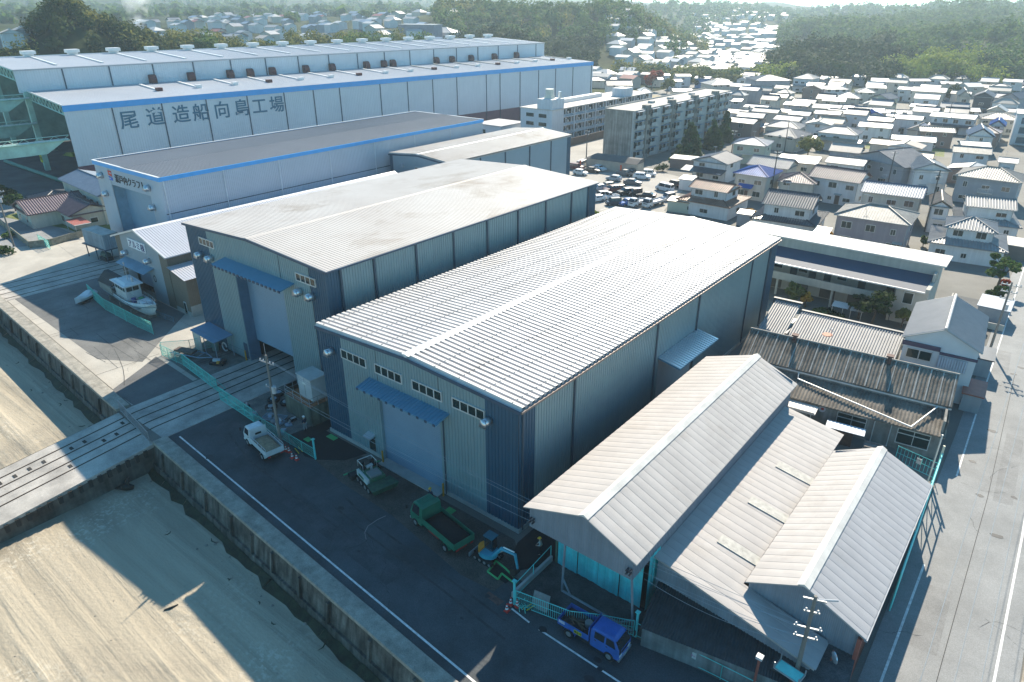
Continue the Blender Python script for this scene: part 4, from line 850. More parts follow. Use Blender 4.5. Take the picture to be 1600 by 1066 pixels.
m_whouse = mat('white_board', (.58, .59, .60), .7, var=.06, scale=.5)
t = thing('house', 'white boarded two-storey house with pale grey tiled gable roof standing behind the slate works', 'house', (43.45, 46.7, 0), R(4.5))
HW, HD, EV, RS = 7.1, 11.2, 6.6, 1.85
mb = MB(); mb.ribroof((-.3, -.4, EV), (-.3, HD+.3, EV), (HW/2+.3, 0, RS), .33, TILE).ribroof((HW+.3, HD+.3, EV), (HW+.3, -.4, EV), (-HW/2-.3, 0, RS), .33, TILE)
mb.extrude([(-.3, EV-.12), (HW/2, EV+RS-.12), (HW+.3, EV-.12), (HW+.3, EV-.01), (HW/2, EV+RS-.01), (-.3, EV-.01)], 'y', -.38, HD+.28)
r1 = mb.build('roof', mat('warm_grey_tile', (.38, .365, .35), .42, .05, var=.07, scale=.8), t)
MB().tube([(HW/2, -.45, EV+RS+.08), (HW/2, HD+.35, EV+RS+.08)], .17, 8).build('ridge', mat('warm_grey_tile', (.38, .36, .35)), r1)
mb = MB(); mb.extrude([(0, 0), (HW, 0), (HW, EV), (HW/2, EV+RS-.2), (0, EV)], 'y', 0, HD); mb.build('wall', m_whouse, t)
MB().box(-.15, 3.6, -.16, -.01, EV-.95, EV-.45).box(3.6, HW+.1, -.14, -.01, EV-1.25, EV-.95).build('verge_board', mat('plum_trim', (.07, .05, .09), .6), t)
f = MB().box(.4, 3.0, -.12, -.02, 4.2, 5.4).build('window', m_frame, t); MB().box(.52, 1.65, -.14, -.121, 4.3, 5.3).box(1.77, 2.9, -.14, -.121, 4.3, 5.3).build('pane', m_glass, f)
mb = MB(); mb.ribwall((3.6, -.12), (6.4, -.12), 3.8, 5.2, .25, .05); mb.box(3.6, 6.4, -.12, -.02, 3.8, 5.2); mb.build('storm_shutter', mat('shutter_white', (.5, .55, .62), .5), t)
a_ = thing('air_conditioner', 'white air conditioner outdoor unit on the flat strip roof', 'air conditioner', (42.0, 45.4, 3.22), R(4))
MB().box(-.5, .5, -.2, .2, 0, .75).build('casing', m_frame, a_, bevel=.03)
mb = MB(); mb.tube([(-.1, -.22, .38), (-.1, -.201, .38)], .28, 14); mb.build('fan_grille', mat('grille_grey', (.2, .2, .2), .6), a_)

# ------------------------------------------------------------------ two-storey terrace with the navy roof band
m_terr = mat('beige_render', (.44, .41, .355), .85, var=.08, scale=.4, streak=.12)
t = thing('terrace_apartments', 'beige two-storey apartment block with long navy roof band and access balcony', 'apartment block', (14.0, 66.8, 0), R(.9))
LT = 28.3
mb = MB().box(0, LT, 9.6, 9.9, 0, 7.0).box(0, LT-.9, 2.9, 3.1, 0, 5.4).box(LT-.3, LT, 3.1, 9.6, 0, 6.8).box(0, .3, 3.1, 9.6, 0, 6.8).box(24.4, LT, .15, 2.9, 0, 5.0)
mb.box(0, LT-.3, 3.1, 9.6, 2.6, 2.8); mb.build('wall', m_terr, t)
mb = MB().hexa([(-.2, -.3, 5.0), (LT-.4, -.3, 5.0), (LT-.4, 4.7, 6.05), (-.2, 4.7, 6.05), (-.2, -.3, 5.12), (LT-.4, -.3, 5.12), (LT-.4, 4.7, 6.17), (-.2, 4.7, 6.17)])
mb.build('navy_roof', mat('navy_roof', (.035, .06, .10), .7, var=.08), t)
MB().box(-.3, LT-.35, -.42, -.3, 4.95, 5.15).build('gutter', m_galvcap, t)
MB().box(-.3, LT+.1, 4.7, 4.9, 5.5, 7.55).box(LT-.4, LT+.1, -.3, 4.7, 4.9, 5.6).build('parapet', m_terr, t)
MB().box(-.5, LT+.8, 4.5, 10.2, 7.55, 7.75).build('roof_slab', mat('roof_slab_cream', (.55, .52, .47), .8, var=.08, scale=.3), t)
MB().box(-.3, 24.4, -.25, -.1, 2.6, 3.75).box(-.3, 24.4, -.1, 2.9, 2.55, 2.68).build('balcony', m_terr, t)
for x in (.3, 8.2, 16.2, 24.0): MB().box(x, x+.3, -.05, .2, 0, 2.55).build('column', m_terr, t)
for x in (3.4, 5.2, 9.2, 12.0, 14.2, 19.0, 22.8):
    MB().box(x, x+1.0, 2.83, 2.9, 2.7, 4.7).build('door', mat('dark_door', (.03, .045, .05), .5), t)
for x in (6.6, 10.4, 16.0): f = MB().box(x, x+1.4, 2.82, 2.9, 3.3, 4.6).build('window', m_frame, t); MB().box(x+.08, x+1.32, 2.8, 2.819, 3.38, 4.52).build('pane', m_glass, f)
for x in (2, 6, 10, 14, 18, 21.5): MB().box(x, x+2.2, 2.82, 2.9, .1, 2.2).build('ground_floor_door', mat('brown_door', (.10, .085, .07), .6), t)
f = MB().box(25.4, 26.7, .05, .15, 2.9, 4.6).build('window', m_frame, t); MB().box(25.5, 26.6, .03, .049, 3.0, 4.5).build('pane', m_glass, f)
for k, x in enumerate((31.4, 33.9)):
    q = thing('bicycle_roof', ('larger','smaller')[k]+' pale corrugated bicycle shelter in the terrace garden', 'shelter', (x, 63.6, 0), R(3)); MB().ribroof((0, 0, 1.5), (2.2-.5*k, 0, 1.5), (0, 1.6, .3), .2, COR).build('roof', m_galvcap, q); MB().box(.1, .16, .1, .16, 0, 1.5).box(1.5, 1.56, .1, .16, 0, 1.5).build('post', m_steel, q)
gw = thing('garden_wall', 'low concrete block wall behind the tiled long house', 'wall', (26.8, 58.6, 0), R(3))
MB().box(0, 17, 0, .15, 0, 1.0).build('wall', m_conbase, gw)
pg = thing('parking_wall', 'low block wall round the dark car space beside the terrace', 'wall', (43.8, 82.0, 0), R(3))
MB().box(0, 7.2, -9.6, -9.45, 0, .9).box(0, .15, -9.6, 0, 0, .9).build('wall', m_terr, pg)
struct('car_space', MB().poly([(43.9, 73, .02), (51, 73, .02), (50.2, 84, .02), (43.9, 84, .02)]), m_asph, 'dark asphalt car space')

# ------------------------------------------------------------------ concrete housing block
m_danchi = mat('weathered_concrete', (.30, .275, .235), .9, var=.35, scale=.35, streak=.45, fine=.1)
m_danchil = mat('pale_concrete', (.46, .44, .405), .85, var=.12, scale=.4, streak=.2)
t = thing('housing_block', 'five-storey stained concrete housing block with stair towers and tiny blue awnings', 'apartment block', (-55.2, 140.6, 0))
LK, WK, HK = 65.0, 9.3, 13.8
MB().box(0, WK-.3, 0, LK, 0, HK).build('wall', m_danchi, t)
MB().box(WK-.3, WK, 0, LK, 0, HK).build('facade', m_danchil, t)
MB().box(0, WK+.3, -.1, LK+.1, HK, HK+.12).box(0, .25, -.1, LK+.1, HK+.12, HK+.5).build('roof', mat('flat_roof_felt', (.40, .37, .33), .9, var=.15, scale=.3), t)
for y in (6.5, 21.8, 37.2, 52.5): MB().box(WK-1.2, WK+.7, y, y+2.0, 0, HK+1.0).build('stair_tower', m_danchi, t)
rr = random.Random(7)
for y in (1.0, 9.3, 16.6, 24.7, 32.0, 40.0, 47.4, 55.2, 60.5):
    for fl in range(5):
        z = .9+fl*2.7
        f = MB().box(WK, WK+.9, y, y+4.4, z-.25, z-.1).box(WK+.82, WK+.9, y, y+4.4, z-.1, z+.75).build('balcony', m_danchil, t)
        MB().box(WK, WK+.02, y+.3, y+1.9, z, z+1.7).box(WK, WK+.02, y+2.4, y+4.0, z, z+1.7).build('window', m_glass, t)
        MB().box(WK, WK+.95, y+.1, y+4.3, z+1.78, z+1.88).build('awning', mat('awning_bluegrey', (.20, .27, .36), .7), t)
for y in (6.7, 22.0, 37.4, 52.7):
    for fl in range(5): MB().box(WK+.7, WK+.74, y+.4, y+1.6, 1.4+fl*2.7, 2.6+fl*2.7).build('stair_window', mat('stair_dark', (.05, .05, .05), .5), t)
for y in (18, 30, 45): MB().box(3.6, 5.2, y, y+1.6, HK+.12, HK+.7).build('roof_hatch', m_danchil, t)

# ------------------------------------------------------------------ white dormitory
m_dorm = mat('white_render', (.60, .61, .62), .75, var=.07, scale=.3, streak=.12)
t = thing('dormitory', 'white four-storey dormitory with roof tank and rows of recessed windows', 'dormitory', (-90.6, 147.0, 0))
LL, WL, HL = 64, 12.4, 10.6
MB().box(0, WL-1.2, 0, LL, 0, HL).box(WL-1.2, WL, 0, 6, 0, HL).build('wall', m_dorm, t)
MB().box(-.2, WL+.3, -.2, LL+.2, HL, HL+.3).build('roof', mat('dorm_roof', (.52, .47, .42), .85, var=.15, scale=.3), t)
MB().box(6.5, WL, 0.1, 6.4, HL+.3, HL+3.2).build('stair_head', m_dorm, t)
MB().tube([(9, 3.2, HL+4.0), (9, 3.2, HL+6.0)], 1.35, 14).box(7.8, 10.2, 2.0, 4.4, HL+3.2, HL+4.0).build('water_tank', mat('tank_cream', (.6, .57, .48), .5), t)
MB().tube([(11.3, 5.5, HL+3.2), (11.3, 5.5, HL+5.2)], .5, 10).build('vent_stack', m_steel, t)
for fl in range(4):
    z = .3+fl*2.62
    MB().box(WL-1.2, WL, 6, LL, z+2.4, z+2.6).build('floor_slab', m_dorm, t)
    for k in range(18): MB().box(WL-1.19, WL-1.14, 6.7+k*3.2, 8.9+k*3.2, z+.5, z+2.2).build('window', m_glass, t)
    for k in range(9): MB().box(WL-1.1, WL-.5, 9.4+k*6.4, 10.0+k*6.4, z+.7, z+1.4).build('air_conditioner', m_frame, t)
for k in range(10): MB().box(WL-.45, WL+.05, 6+k*6.4, 6.4+k*6.4, 0, HL).build('column', m_dorm, t)
for x, z in ((2.2, 5.6), (2.2, 8.2), (7.2, 5.6), (7.2, 8.2), (7.2, 2.9)): f = MB().box(x, x+3.2, -.06, .0, z, z+1.3).build('window', m_frame, t); MB().box(x+.1, x+3.1, -.08, -.061, z+.1, z+1.2).build('pane', m_glass, f)
MB().box(7.0, WL-.4, 44, 50, HL+.3, HL+3).build('stair_head', m_dorm, t)
MB().box(3, 5.4, 10, 40, HL+.3, HL+1.5).build('roof_canopy', m_galvcap, t)
f = thing('boundary_fence', 'dark brown fence at the foot of the white dormitory', 'fence', (-73.5, 140, 0), 0)
MB().box(0, .2, 0, 70, 0, 2.4).build('panel', mat('dark_brown_fence', (.10, .075, .06), .8, var=.2), f)
q = thing('walled_store', 'low store with dark tar roof in front of the concrete housing block', 'store', (-51.6, 126.5, 0), R(4))
MB().box(0, 15, 0, 4.5, 0, 2.6).build('wall', mat('cream_block', (.42, .38, .31), .85, var=.15, scale=.5), q)
MB().hexa([(-.3, -.3, 2.6), (15.3, -.3, 2.6), (15.3, 4.8, 2.6), (-.3, 4.8, 2.6), (1.5, 2.0, 3.6), (15.3, 2.0, 3.6), (15.3, 3.5, 3.6), (1.5, 3.5, 3.6)]).build('roof', mat('tar_roof2', (.10, .095, .09), .85, var=.2, scale=.5), q)
q = thing('plant_units', 'cluster of pale plant units by the maroon wall of the shipyard hall', 'plant unit', (-104, 128, 0))
MB().box(0, 4, 0, 5, 0, 3.4).build('tank', m_galvcap, q); MB().box(0, 2.2, 6.5, 9, 0, 3.8).build('unit', m_frame, q); MB().box(4.5, 6, 2, 5, 0, 2.4).build('unit', m_frame, q)
q = thing('annex', 'small pale annex between the shipyard hall and the dormitory', 'annex', (-104, 140, 0)); MB().box(0, 11, 0, 12, 0, 5.2).build('wall', m_pale, q); MB().box(-.3, 11.3, -.3, 12.3, 5.2, 5.5).build('roof', m_sgrey, q); MB().box(3, 4.4, -.05, 0, 2.6, 3.8).build('window', m_glass, q)
for k, (px, py, c, lb) in enumerate([(745, 205, (.45, .06, .02), 'red'), (775, 204, (.05, .1, .2), 'navy'), (805, 200, (.55, .22, .03), 'orange')]):
    p = at(px, py, 2.5); q = thing('storage_container', lb+' steel container behind the steel-blue hall', 'container', (p.x, p.y, 0), R(88)); m_ = mat('cont%d' % k, c, .6, var=.15)
    MB().ribwall((0, 0), (6, 0), 0, 2.6).ribwall((6, 0), (6, 2.4), 0, 2.6).ribwall((6, 2.4), (0, 2.4), 0, 2.6).ribwall((0, 2.4), (0, 0), 0, 2.6).build('side', m_, q); MB().box(0, 6, 0, 2.4, 2.55, 2.62).build('top', m_, q)
# ------------------------------------------------------------------ the town: one builder, one row per house
m_walls = {'white': mat('wall_white', (.62, .62, .61), .8, var=.08, scale=.3, streak=.12), 'cream': mat('wall_cream', (.52, .48, .40), .8, var=.08, scale=.3, streak=.12),
           'grey': mat('wall_grey', (.30, .31, .33), .8, var=.1, scale=.3, streak=.1), 'mauve': mat('wall_mauve', (.30, .26, .28), .8, var=.1, scale=.3, streak=.15),
           'green': mat('wall_palegreen', (.42, .45, .36), .8, var=.08, scale=.3), 'brown': mat('wall_brown', (.24, .17, .14), .8, var=.12, scale=.3),
           'dark': mat('wall_dark', (.06, .065, .075), .7, var=.12, scale=.3), 'blue': mat('wall_blue', (.10, .22, .42), .7, var=.1, scale=.3)}
m_roofs = {'dark': m_dtile, 'silver': m_tileg, 'grey': mat('grey_tile', (.19, .195, .21), .5, .0, var=.14, scale=.8), 'blue': mat('blue_tile', (.03, .10, .34), .3, .0, var=.12, scale=.8),
           'brown': mat('brown_tile', (.26, .13, .08), .45, 0, var=.25, scale=.8), 'purple': mat('purple_tile', (.15, .10, .105), .42, 0, var=.14, scale=.8),
           'cream': mat('cream_tile', (.36, .31, .26), .5, 0, var=.12, scale=.8), 'tan': mat('tan_tile', (.38, .28, .20), .45, 0, var=.18, scale=.8),
           'white': mat('white_sheet', (.42, .405, .385), .5, .05, var=.06, scale=.4), 'slate': mat('mottled_slate', (.25, .24, .22), .6, 0, var=.4, scale=1.0, fine=.2),
           'bluegrey': mat('bluegrey_tile', (.20, .25, .31), .5, .0, var=.1, scale=.8), 'red': mat('red_tile', (.32, .10, .07), .5, 0, var=.2, scale=.8)}
m_ridge = {k: mat('ridge_'+k, tuple(c*.8 for c in v), .5, var=.1) for k, v in dict(dark=(.05, .06, .075), silver=(.26, .26, .26), grey=(.15, .155, .17), blue=(.025, .08, .28), brown=(.16, .08, .05), purple=(.10, .07, .075), cream=(.36, .31, .26), tan=(.28, .2, .14), white=(.55, .54, .52), slate=(.3, .29, .27), bluegrey=(.10, .13, .18), red=(.22, .07, .05)).items()}
def slopes(w, d, ev, rs, typ, oh):
    """(eave A, eave B, up vector, limit) of each slope over the rectangle 0..w, 0..d"""
    x0, x1, y0, y1 = -oh, w+oh, -oh, d+oh; Wt, Dt = x1-x0, y1-y0
    if typ == 'gable': return [((x0, y0, ev), (x1, y0, ev), (0, Dt/2, rs), None), ((x1, y1, ev), (x0, y1, ev), (0, -Dt/2, rs), None)], [((x0, d/2), (x1, d/2))]
    if typ == 'gabley': return [((x0, y1, ev), (x0, y0, ev), (Wt/2, 0, rs), None), ((x1, y0, ev), (x1, y1, ev), (-Wt/2, 0, rs), None)], [((w/2, y0), (w/2, y1))]
    if typ == 'mono': return [((x0, y0, ev), (x1, y0, ev), (0, Dt, rs), None)], []
    if typ == 'monox': return [((x0, y1, ev), (x0, y0, ev), (Wt, 0, rs), None)], []
    h = min(Wt, Dt)/2      # hip
    def lim(L): return lambda q: min(1., q/h, (L-q)/h)
    S_ = [((x0, y0, ev), (x1, y0, ev), (0, h, rs), lim(Wt)), ((x1, y0, ev), (x1, y1, ev), (-h, 0, rs), lim(Dt)), ((x1, y1, ev), (x0, y1, ev), (0, -h, rs), lim(Wt)), ((x0, y1, ev), (x0, y0, ev), (h, 0, rs), lim(Dt))]
    rl = [((x0+h, d/2), (x1-h, d/2))] if Wt > Dt else [((w/2, y0+h), (w/2, y1-h))]
    return S_, rl
def block(root, w, d, z0, ev, rs, typ, roof, wall, near, oh=.5, off=(0, 0), wins=True, seed=0):
    """one volume of a house: wall, roof with ridge, windows; returns nothing"""
    rr = random.Random(seed); L_ = lambda p: (p[0]+off[0], p[1]+off[1], p[2])
    mw, mr = m_walls[wall], m_roofs[roof]
    mb = MB(); mb.box(off[0], off[0]+w, off[1], off[1]+d, z0, ev)
    if typ == 'gable': mb.extrude([(off[1], ev-.05), (off[1]+d, ev-.05), (off[1]+d/2, ev+rs*d/(d+2*oh)-.05)], 'x', off[0], off[0]+w)
    if typ == 'gabley': mb.extrude([(off[0], ev-.05), (off[0]+w, ev-.05), (off[0]+w/2, ev+rs*w/(w+2*oh)-.05)], 'y', off[1], off[1]+d)
    mb.build('wall', mw, root)
    if typ == 'flat':
        mb = MB().box(off[0]-.2, off[0]+w+.2, off[1]-.2, off[1]+d+.2, ev+.002, ev+.25); mb.build('roof', mr, root)
    else:
        S_, rl = slopes(w, d, ev, rs, typ, oh); mb = MB(); tile = TILE if roof not in ('white', 'slate') else SEAM
        for A, B, U, lm in S_:
            A, B = L_(A), L_(B)
            if near: mb.ribroof(A, B, U, .46 if tile is TILE else .45, tile, lm)
            else:
                n = Vector(B)-Vector(A); u = n.normalized(); Ln = n.length; Uv = Vector(U)
                if lm is None: mb.quad(A, B, Vector(B)+Uv, Vector(A)+Uv)
                else:
                    h = math.hypot(U[0], U[1]); k = min(1., Ln/2/h); mb.quad(A, B, Vector(B)-u*h*k+Uv*k, Vector(A)+u*h*k+Uv*k)
        mb.box(off[0]-oh+.03, off[0]+w+oh-.03, off[1]-oh+.03, off[1]+d+oh-.03, ev-.16, ev-.03)
        if typ in ('mono', 'monox'): mb.box(off[0], off[0]+w, off[1]+d-.15, off[1]+d, ev, ev+rs*.9)
        ro = mb.build('roof', mr, root)
        mb = MB(); r_ = .16 if roof != 'white' else .08
        for a, b in rl: mb.tube([(a[0]+off[0], a[1]+off[1], ev+rs+.08), (b[0]+off[0], b[1]+off[1], ev+rs+.08)], r_, 5)
        if typ == 'hip':
            (a, b), = rl; c = [(-oh, -oh), (w+oh, -oh), (w+oh, d+oh), (-oh, d+oh)]
            ends = [a, b, b, a] if w+2*oh > d+2*oh else [a, a, b, b]
            for q, e in zip(c, ends): mb.tube([(q[0]+off[0], q[1]+off[1], ev+.07), (e[0]+off[0], e[1]+off[1], ev+rs+.08)], r_*.8, 5)
        if near and typ in ('gable', 'gabley'):
            for A, B, U, lm in S_:
                for P in (A, B): P = Vector(L_(P)); mb.tube([P+Vector((0, 0, .05)), P+Vector(U)+Vector((0, 0, .05))], .09, 4)
        if mb.v: mb.build('ridge', m_ridge[roof], ro)
    if wins:
        fl = [z0+.8] if ev-z0 < 4 else [z0+.8, z0+3.5]
        for z in fl:
            n = max(1, int(w/(3.2 if near else 4.5)))
            for k in range(n):
                if rr.random() < .15: continue
                ww = rr.choice((.9, 1.6, 1.8)); x = off[0]+(k+.5)*w/n-ww/2+rr.uniform(-.3, .3); hh = rr.choice((.9, 1.1, 1.3))
                f = MB().box(x, x+ww, off[1]-.08, off[1]-.005, z, z+hh).build('window', m_frame, root)
                MB().box(x+.08, x+ww/2-.03, off[1]-.1, off[1]-.081, z+.08, z+hh-.08).box(x+ww/2+.03, x+ww-.08, off[1]-.1, off[1]-.081, z+.08, z+hh-.08).build('pane', m_glass, f)
            if near:
                y = off[1]+d*rr.uniform(.25, .6); f = MB().box(off[0]+w+.005, off[0]+w+.08, y, y+1.5, z, z+1.1).build('window', m_frame, root); MB().box(off[0]+w+.081, off[0]+w+.1, y+.1, y+1.4, z+.1, z+1.0).build('pane', m_glass, f)
def trimmings(root, w, d, ev, rs, typ, seed):
    """downpipes, outdoor units, a balcony and an aerial for the houses close enough to show them"""
    rr = random.Random(seed*3+1)
    for x in (.06, w-.06): MB().tube([(x, -.08, .1), (x, -.08, ev-.05)], .045, 5).build('downpipe', m_conbase, root)
    MB().box(-.5, w+.5, -.62, -.5, ev-.1, ev+.0).build('gutter', m_conbase, root)
    for k in range(rr.choice((1, 2, 2))):
        x = rr.uniform(.5, max(.6, w-1.4)); o = MB().box(x, x+.8, -.5, -.15, .05, .7).build('air_conditioner', m_frame, root); MB().tube([(x+.32, -.515, .38), (x+.32, -.501, .38)], .24, 10).build('grille', m_pipe, o)
    if ev > 5 and rr.random() < .5:
        x = rr.uniform(.4, max(.5, w-3.2)); mb = MB().box(x, x+2.8, -1.0, -.02, 2.75, 2.85)
        for j in range(10): mb.box(x+j*.3, x+j*.3+.04, -1.0, -.96, 2.85, 3.75)
        mb.box(x, x+2.8, -1.02, -.95, 3.75, 3.8); mb.build('balcony', m_frame, root)
    x = w*rr.uniform(.3, .7); y = d*.5; mb = MB().tube([(x, y, ev+rs), (x, y, ev+rs+1.7)], .025, 4)
    for j in range(5): mb.tube([(x-.5+.2*j, y-.35+.04*j, ev+rs+1.6), (x-.5+.2*j, y+.35-.04*j, ev+rs+1.6)], .012, 3)
    mb.tube([(x-.6, y, ev+rs+1.6), (x+.4, y, ev+rs+1.6)], .018, 4); mb.build('aerial', m_steel, root)
    if rr.random() < .5: x = rr.uniform(.3, max(.4, w-1.8)); MB().hexa([(x, -.7, 2.15), (x+1.6, -.7, 2.15), (x+1.6, -.02, 2.4), (x, -.02, 2.4), (x, -.7, 2.2), (x+1.6, -.7, 2.2), (x+1.6, -.02, 2.46), (x, -.02, 2.46)]).build('door_hood', m_conbase, root); MB().box(x+.2, x+1.2, -.06, -.012, .05, 2.05).build('door', mat('door_brown', (.09, .06, .045), .6), root)
HOUSE_SPOTS = []
def house(label, fl, fr, d, ev, rs, typ, roof, wall, skirt=None, near=True, extra=None, cat='house', z=0., wins=True):
    """fl, fr: where the two front eave corners were surveyed; the rest is in metres"""
    oh = .5 if near else .4
    A, B = at(fl[0], fl[1], z+ev), at(fr[0], fr[1], z+ev); dv = B-A; Ln = math.hypot(dv.x, dv.y); a = math.atan2(dv.y, dv.x)
    w = max(2.5, Ln-2*oh); ca, sa = math.cos(a), math.sin(a); o = (A.x+oh*ca-oh*sa, A.y+oh*sa+oh*ca)
    rs *= .85
    t = thing('house', label, cat, (o[0], o[1], z), a); sd = int(fl[0]*7+fl[1]*13)
    HOUSE_SPOTS.append((o[0]+ca*w/2-sa*d/2, o[1]+sa*w/2+ca*d/2, max(w, d)*.75))
    if skirt:
        e2, gx, gy, r2 = skirt
        block(t, w+2*gx, d+2*gy, 0, e2, r2, 'hip', roof, wall, near, .5, (-gx, -gy), wins, sd)
        block(t, w, d, e2+.2, ev, rs, typ, roof, wall, near, oh, (0, 0), wins, sd+1)
    else: block(t, w, d, 0, ev, rs, typ, roof, wall, near, oh, (0, 0), wins, sd)
    if near: trimmings(t, w, d, ev, rs, typ, sd)
    for e in (extra or ()):
        kind = e[0]
        if kind == 'lean': _, x0, x1, dd, ze, mm = e; MB().hexa([(x0, -dd, ze), (x1, -dd, ze), (x1, -.02, ze+dd*.25), (x0, -.02, ze+dd*.25), (x0, -dd, ze+.12), (x1, -dd, ze+.12), (x1, -.02, ze+dd*.25+.12), (x0, -.02, ze+dd*.25+.12)]).build('lean_to_roof', m_roofs[mm], t)
        if kind == 'awning': _, x0, x1, ze, mm = e; MB().hexa([(x0, -1.2, ze), (x1, -1.2, ze), (x1, -.1, ze+.7), (x0, -.1, ze+.7), (x0, -1.2, ze+.08), (x1, -1.2, ze+.08), (x1, -.1, ze+.78), (x0, -.1, ze+.78)]).build('awning', m_roofs[mm], t)
        if kind == 'side': _, x0, w2, d2, e2, r2, ty, rf, wl = e; block(t, w2, d2, 0, e2, r2, ty, rf, wl, near, .4, (x0, -d2+.0 if False else e[9] if len(e) > 9 else 0), True, sd+5)
    return t
H = house
H('brown-tiled two-storey house with long lower roof beside the car park', (1076, 292), (1138, 302), 6, 5.3, 1.3, 'gable', 'brown', 'white', (2.9, 1.6, 2.2, 1.2))
H('two-storey white house with dark ribbed tiles and wide skirt roof behind the striped roof', (1190, 317), (1271, 328), 7.5, 5.6, 2.2, 'gable', 'dark', 'white', (2.9, 1.4, 1.8, 1.1))
H('cream house with vivid blue hipped roof and dark blue awning', (1145, 270), (1201, 278), 8, 5.6, 1.7, 'hip', 'blue', 'cream', None, True, [('awning', 1.2, 4.6, 2.7, 'blue')])
H('white gabled house with grey roof and dark lean-to facing the car park', (1080, 250), (1137, 258), 8.5, 4.8, 1.7, 'gabley', 'grey', 'white', None, True, [('lean', -2, 9, 3, 2.5, 'dark')])
H('pale green two-storey house with blue-grey hipped roof', (1143, 224), (1199, 229), 8, 5.4, 1.6, 'hip', 'bluegrey', 'green')
H('long single-storey house with silver tiles just behind the blue-roofed house', (1166, 256), (1232, 265), 7, 3.4, 2.0, 'gable', 'silver', 'cream')
H('house with two small purple-brown gables behind the white house with dark tiles', (1214, 283), (1276, 289), 7, 4.4, 1.8, 'hip', 'purple', 'cream')
H('white house with broad purple-brown ribbed roof', (1262, 275), (1344, 287), 7.5, 5.4, 2.2, 'gable', 'purple', 'white')
H('mauve two-storey house with mottled slate hipped roof', (1303, 335), (1424, 353), 8.5, 5.8, 1.9, 'hip', 'slate', 'mauve', None, True, [('lean', -3.2, -.3, 3, 2.3, 'tan')])
H('cream two-storey house with silver-blue ribbed gable roof behind the mauve house', (1344, 299), (1443, 311), 7, 5.6, 1.7, 'gable', 'bluegrey', 'cream')
H('narrow white house with tan gable roof and rooflight, left of the black-tiled temple-like house', (1452, 322), (1489, 326), 8.5, 5.2, 1.4, 'gabley', 'tan', 'white')
H('white house with black and silver tiled double hipped roofs near the terrace parking', (1476, 355), (1560, 366), 6.5, 5.3, 1.6, 'hip', 'silver', 'white', (2.9, 2.0, 2.2, 1.2))
H('white house with striped silver tiles behind the double hipped house', (1509, 322), (1590, 330), 6.5, 5.4, 1.5, 'gable', 'silver', 'white', (2.8, 1.2, 2.2, 1.0))
H('large grey house with broad cream-tiled hipped roof at the right', (1492, 274), (1597, 287), 9, 5.8, 2.1, 'hip', 'cream', 'grey')
H('big grey gabled house with charcoal roof behind the cream house', (1327, 243), (1413, 263), 10, 5.6, 3.0, 'gabley', 'grey', 'grey')
H('white two-storey house with light grey gable in the middle of the rows', (1427, 265), (1488, 268), 9, 5.8, 1.8, 'gabley', 'silver', 'white')
H('long white house with weathered grey roof right of the grey gable', (1488, 237), (1550, 242), 6, 5.0, 1.3, 'gable', 'slate', 'white')
H('bright white flat-roofed house below the blue-roofed gable', (1502, 228), (1550, 231), 8, 5.0, .9, 'gable', 'white', 'cream')
H('house with steep blue-edged gable roof near the right edge', (1512, 212), (1556, 215), 10, 5.2, 2.6, 'gabley', 'bluegrey', 'white')
H('long house with glaring white roof above the grey gabled house', (1392, 218), (1463, 223), 7.5, 4.8, 1.0, 'gable', 'white', 'white')
H('low house with faded tan tiles left of the glaring white roof', (1357, 224), (1428, 231), 5.5, 3.6, 1.3, 'gable', 'tan', 'cream')
H('brown-walled house with pale tan roof right of the long bright roof', (1437, 205), (1494, 208), 6, 4.8, 1.1, 'gable', 'cream', 'brown')
H('low white shed roof at the far right by the grey cream-tiled house', (1559, 253), (1591, 256), 6, 3.6, .8, 'gable', 'white', 'white')
H('low wide carport with bright flat roof behind the silver-tiled house', (1212, 251), (1277, 257), 8, 3.0, .4, 'mono', 'white', 'cream')
H('pale house with two flat grey roofs behind the purple-brown roof', (1288, 253), (1350, 260), 7, 5.4, 1.0, 'gable', 'silver', 'white')
H('white house with hipped grey roof and tan lean-to in the middle of the town', (1275, 206), (1340, 212), 7.5, 5.2, 1.8, 'hip', 'silver', 'white', None, True, [('lean', -1.5, 13, 2.4, 3.2, 'tan')])
H('broad dark hipped house left of the hipped house with tan lean-to', (1191, 210), (1245, 217), 10, 4.2, 2.4, 'hip', 'grey', 'cream')
H('low house with wide grey hipped roof behind the dark hipped house', (1193, 197), (1250, 202), 8, 3.8, 1.9, 'hip', 'silver', 'cream')
H('brown-walled house with upstairs balcony windows beside the housing block', (1150, 182), (1193, 185), 7, 5.2, 1.4, 'gable', 'silver', 'brown', None, True, [('lean', -3, 12, 3.5, 2.6, 'silver')])
H('small white house with silver roof right of the balcony house', (1207, 186), (1249, 190), 7, 4.8, 1.2, 'gable', 'silver', 'white')
H('house with tan-white roof over a dark lower storey', (1271, 177), (1313, 180), 6, 5.2, 1.0, 'gable', 'cream', 'white', None, True, [('lean', -.5, 10, 2.5, 2.6, 'dark')])
H('long house with bright silver roof in two steps', (1268, 168), (1313, 171), 8, 5.0, 1.2, 'gable', 'silver', 'cream')
H('long low house with glaring roof and shaded front', (1223, 163), (1263, 166), 7, 4.6, .9, 'gable', 'white', 'grey')
H('long low blue-white roofed row near the grass plot', (1160, 167), (1198, 170), 6, 4.2, .9, 'gable', 'bluegrey', 'white')
H('low bright roofed shed beside the blue-white row', (1196, 173), (1238, 176), 6, 3.6, .8, 'gable', 'white', 'cream')
H('large grey two-storey apartment house with outside stair and wide hipped roof', (1180, 126), (1237, 126), 16, 7.0, 2.2, 'hip', 'silver', 'grey')
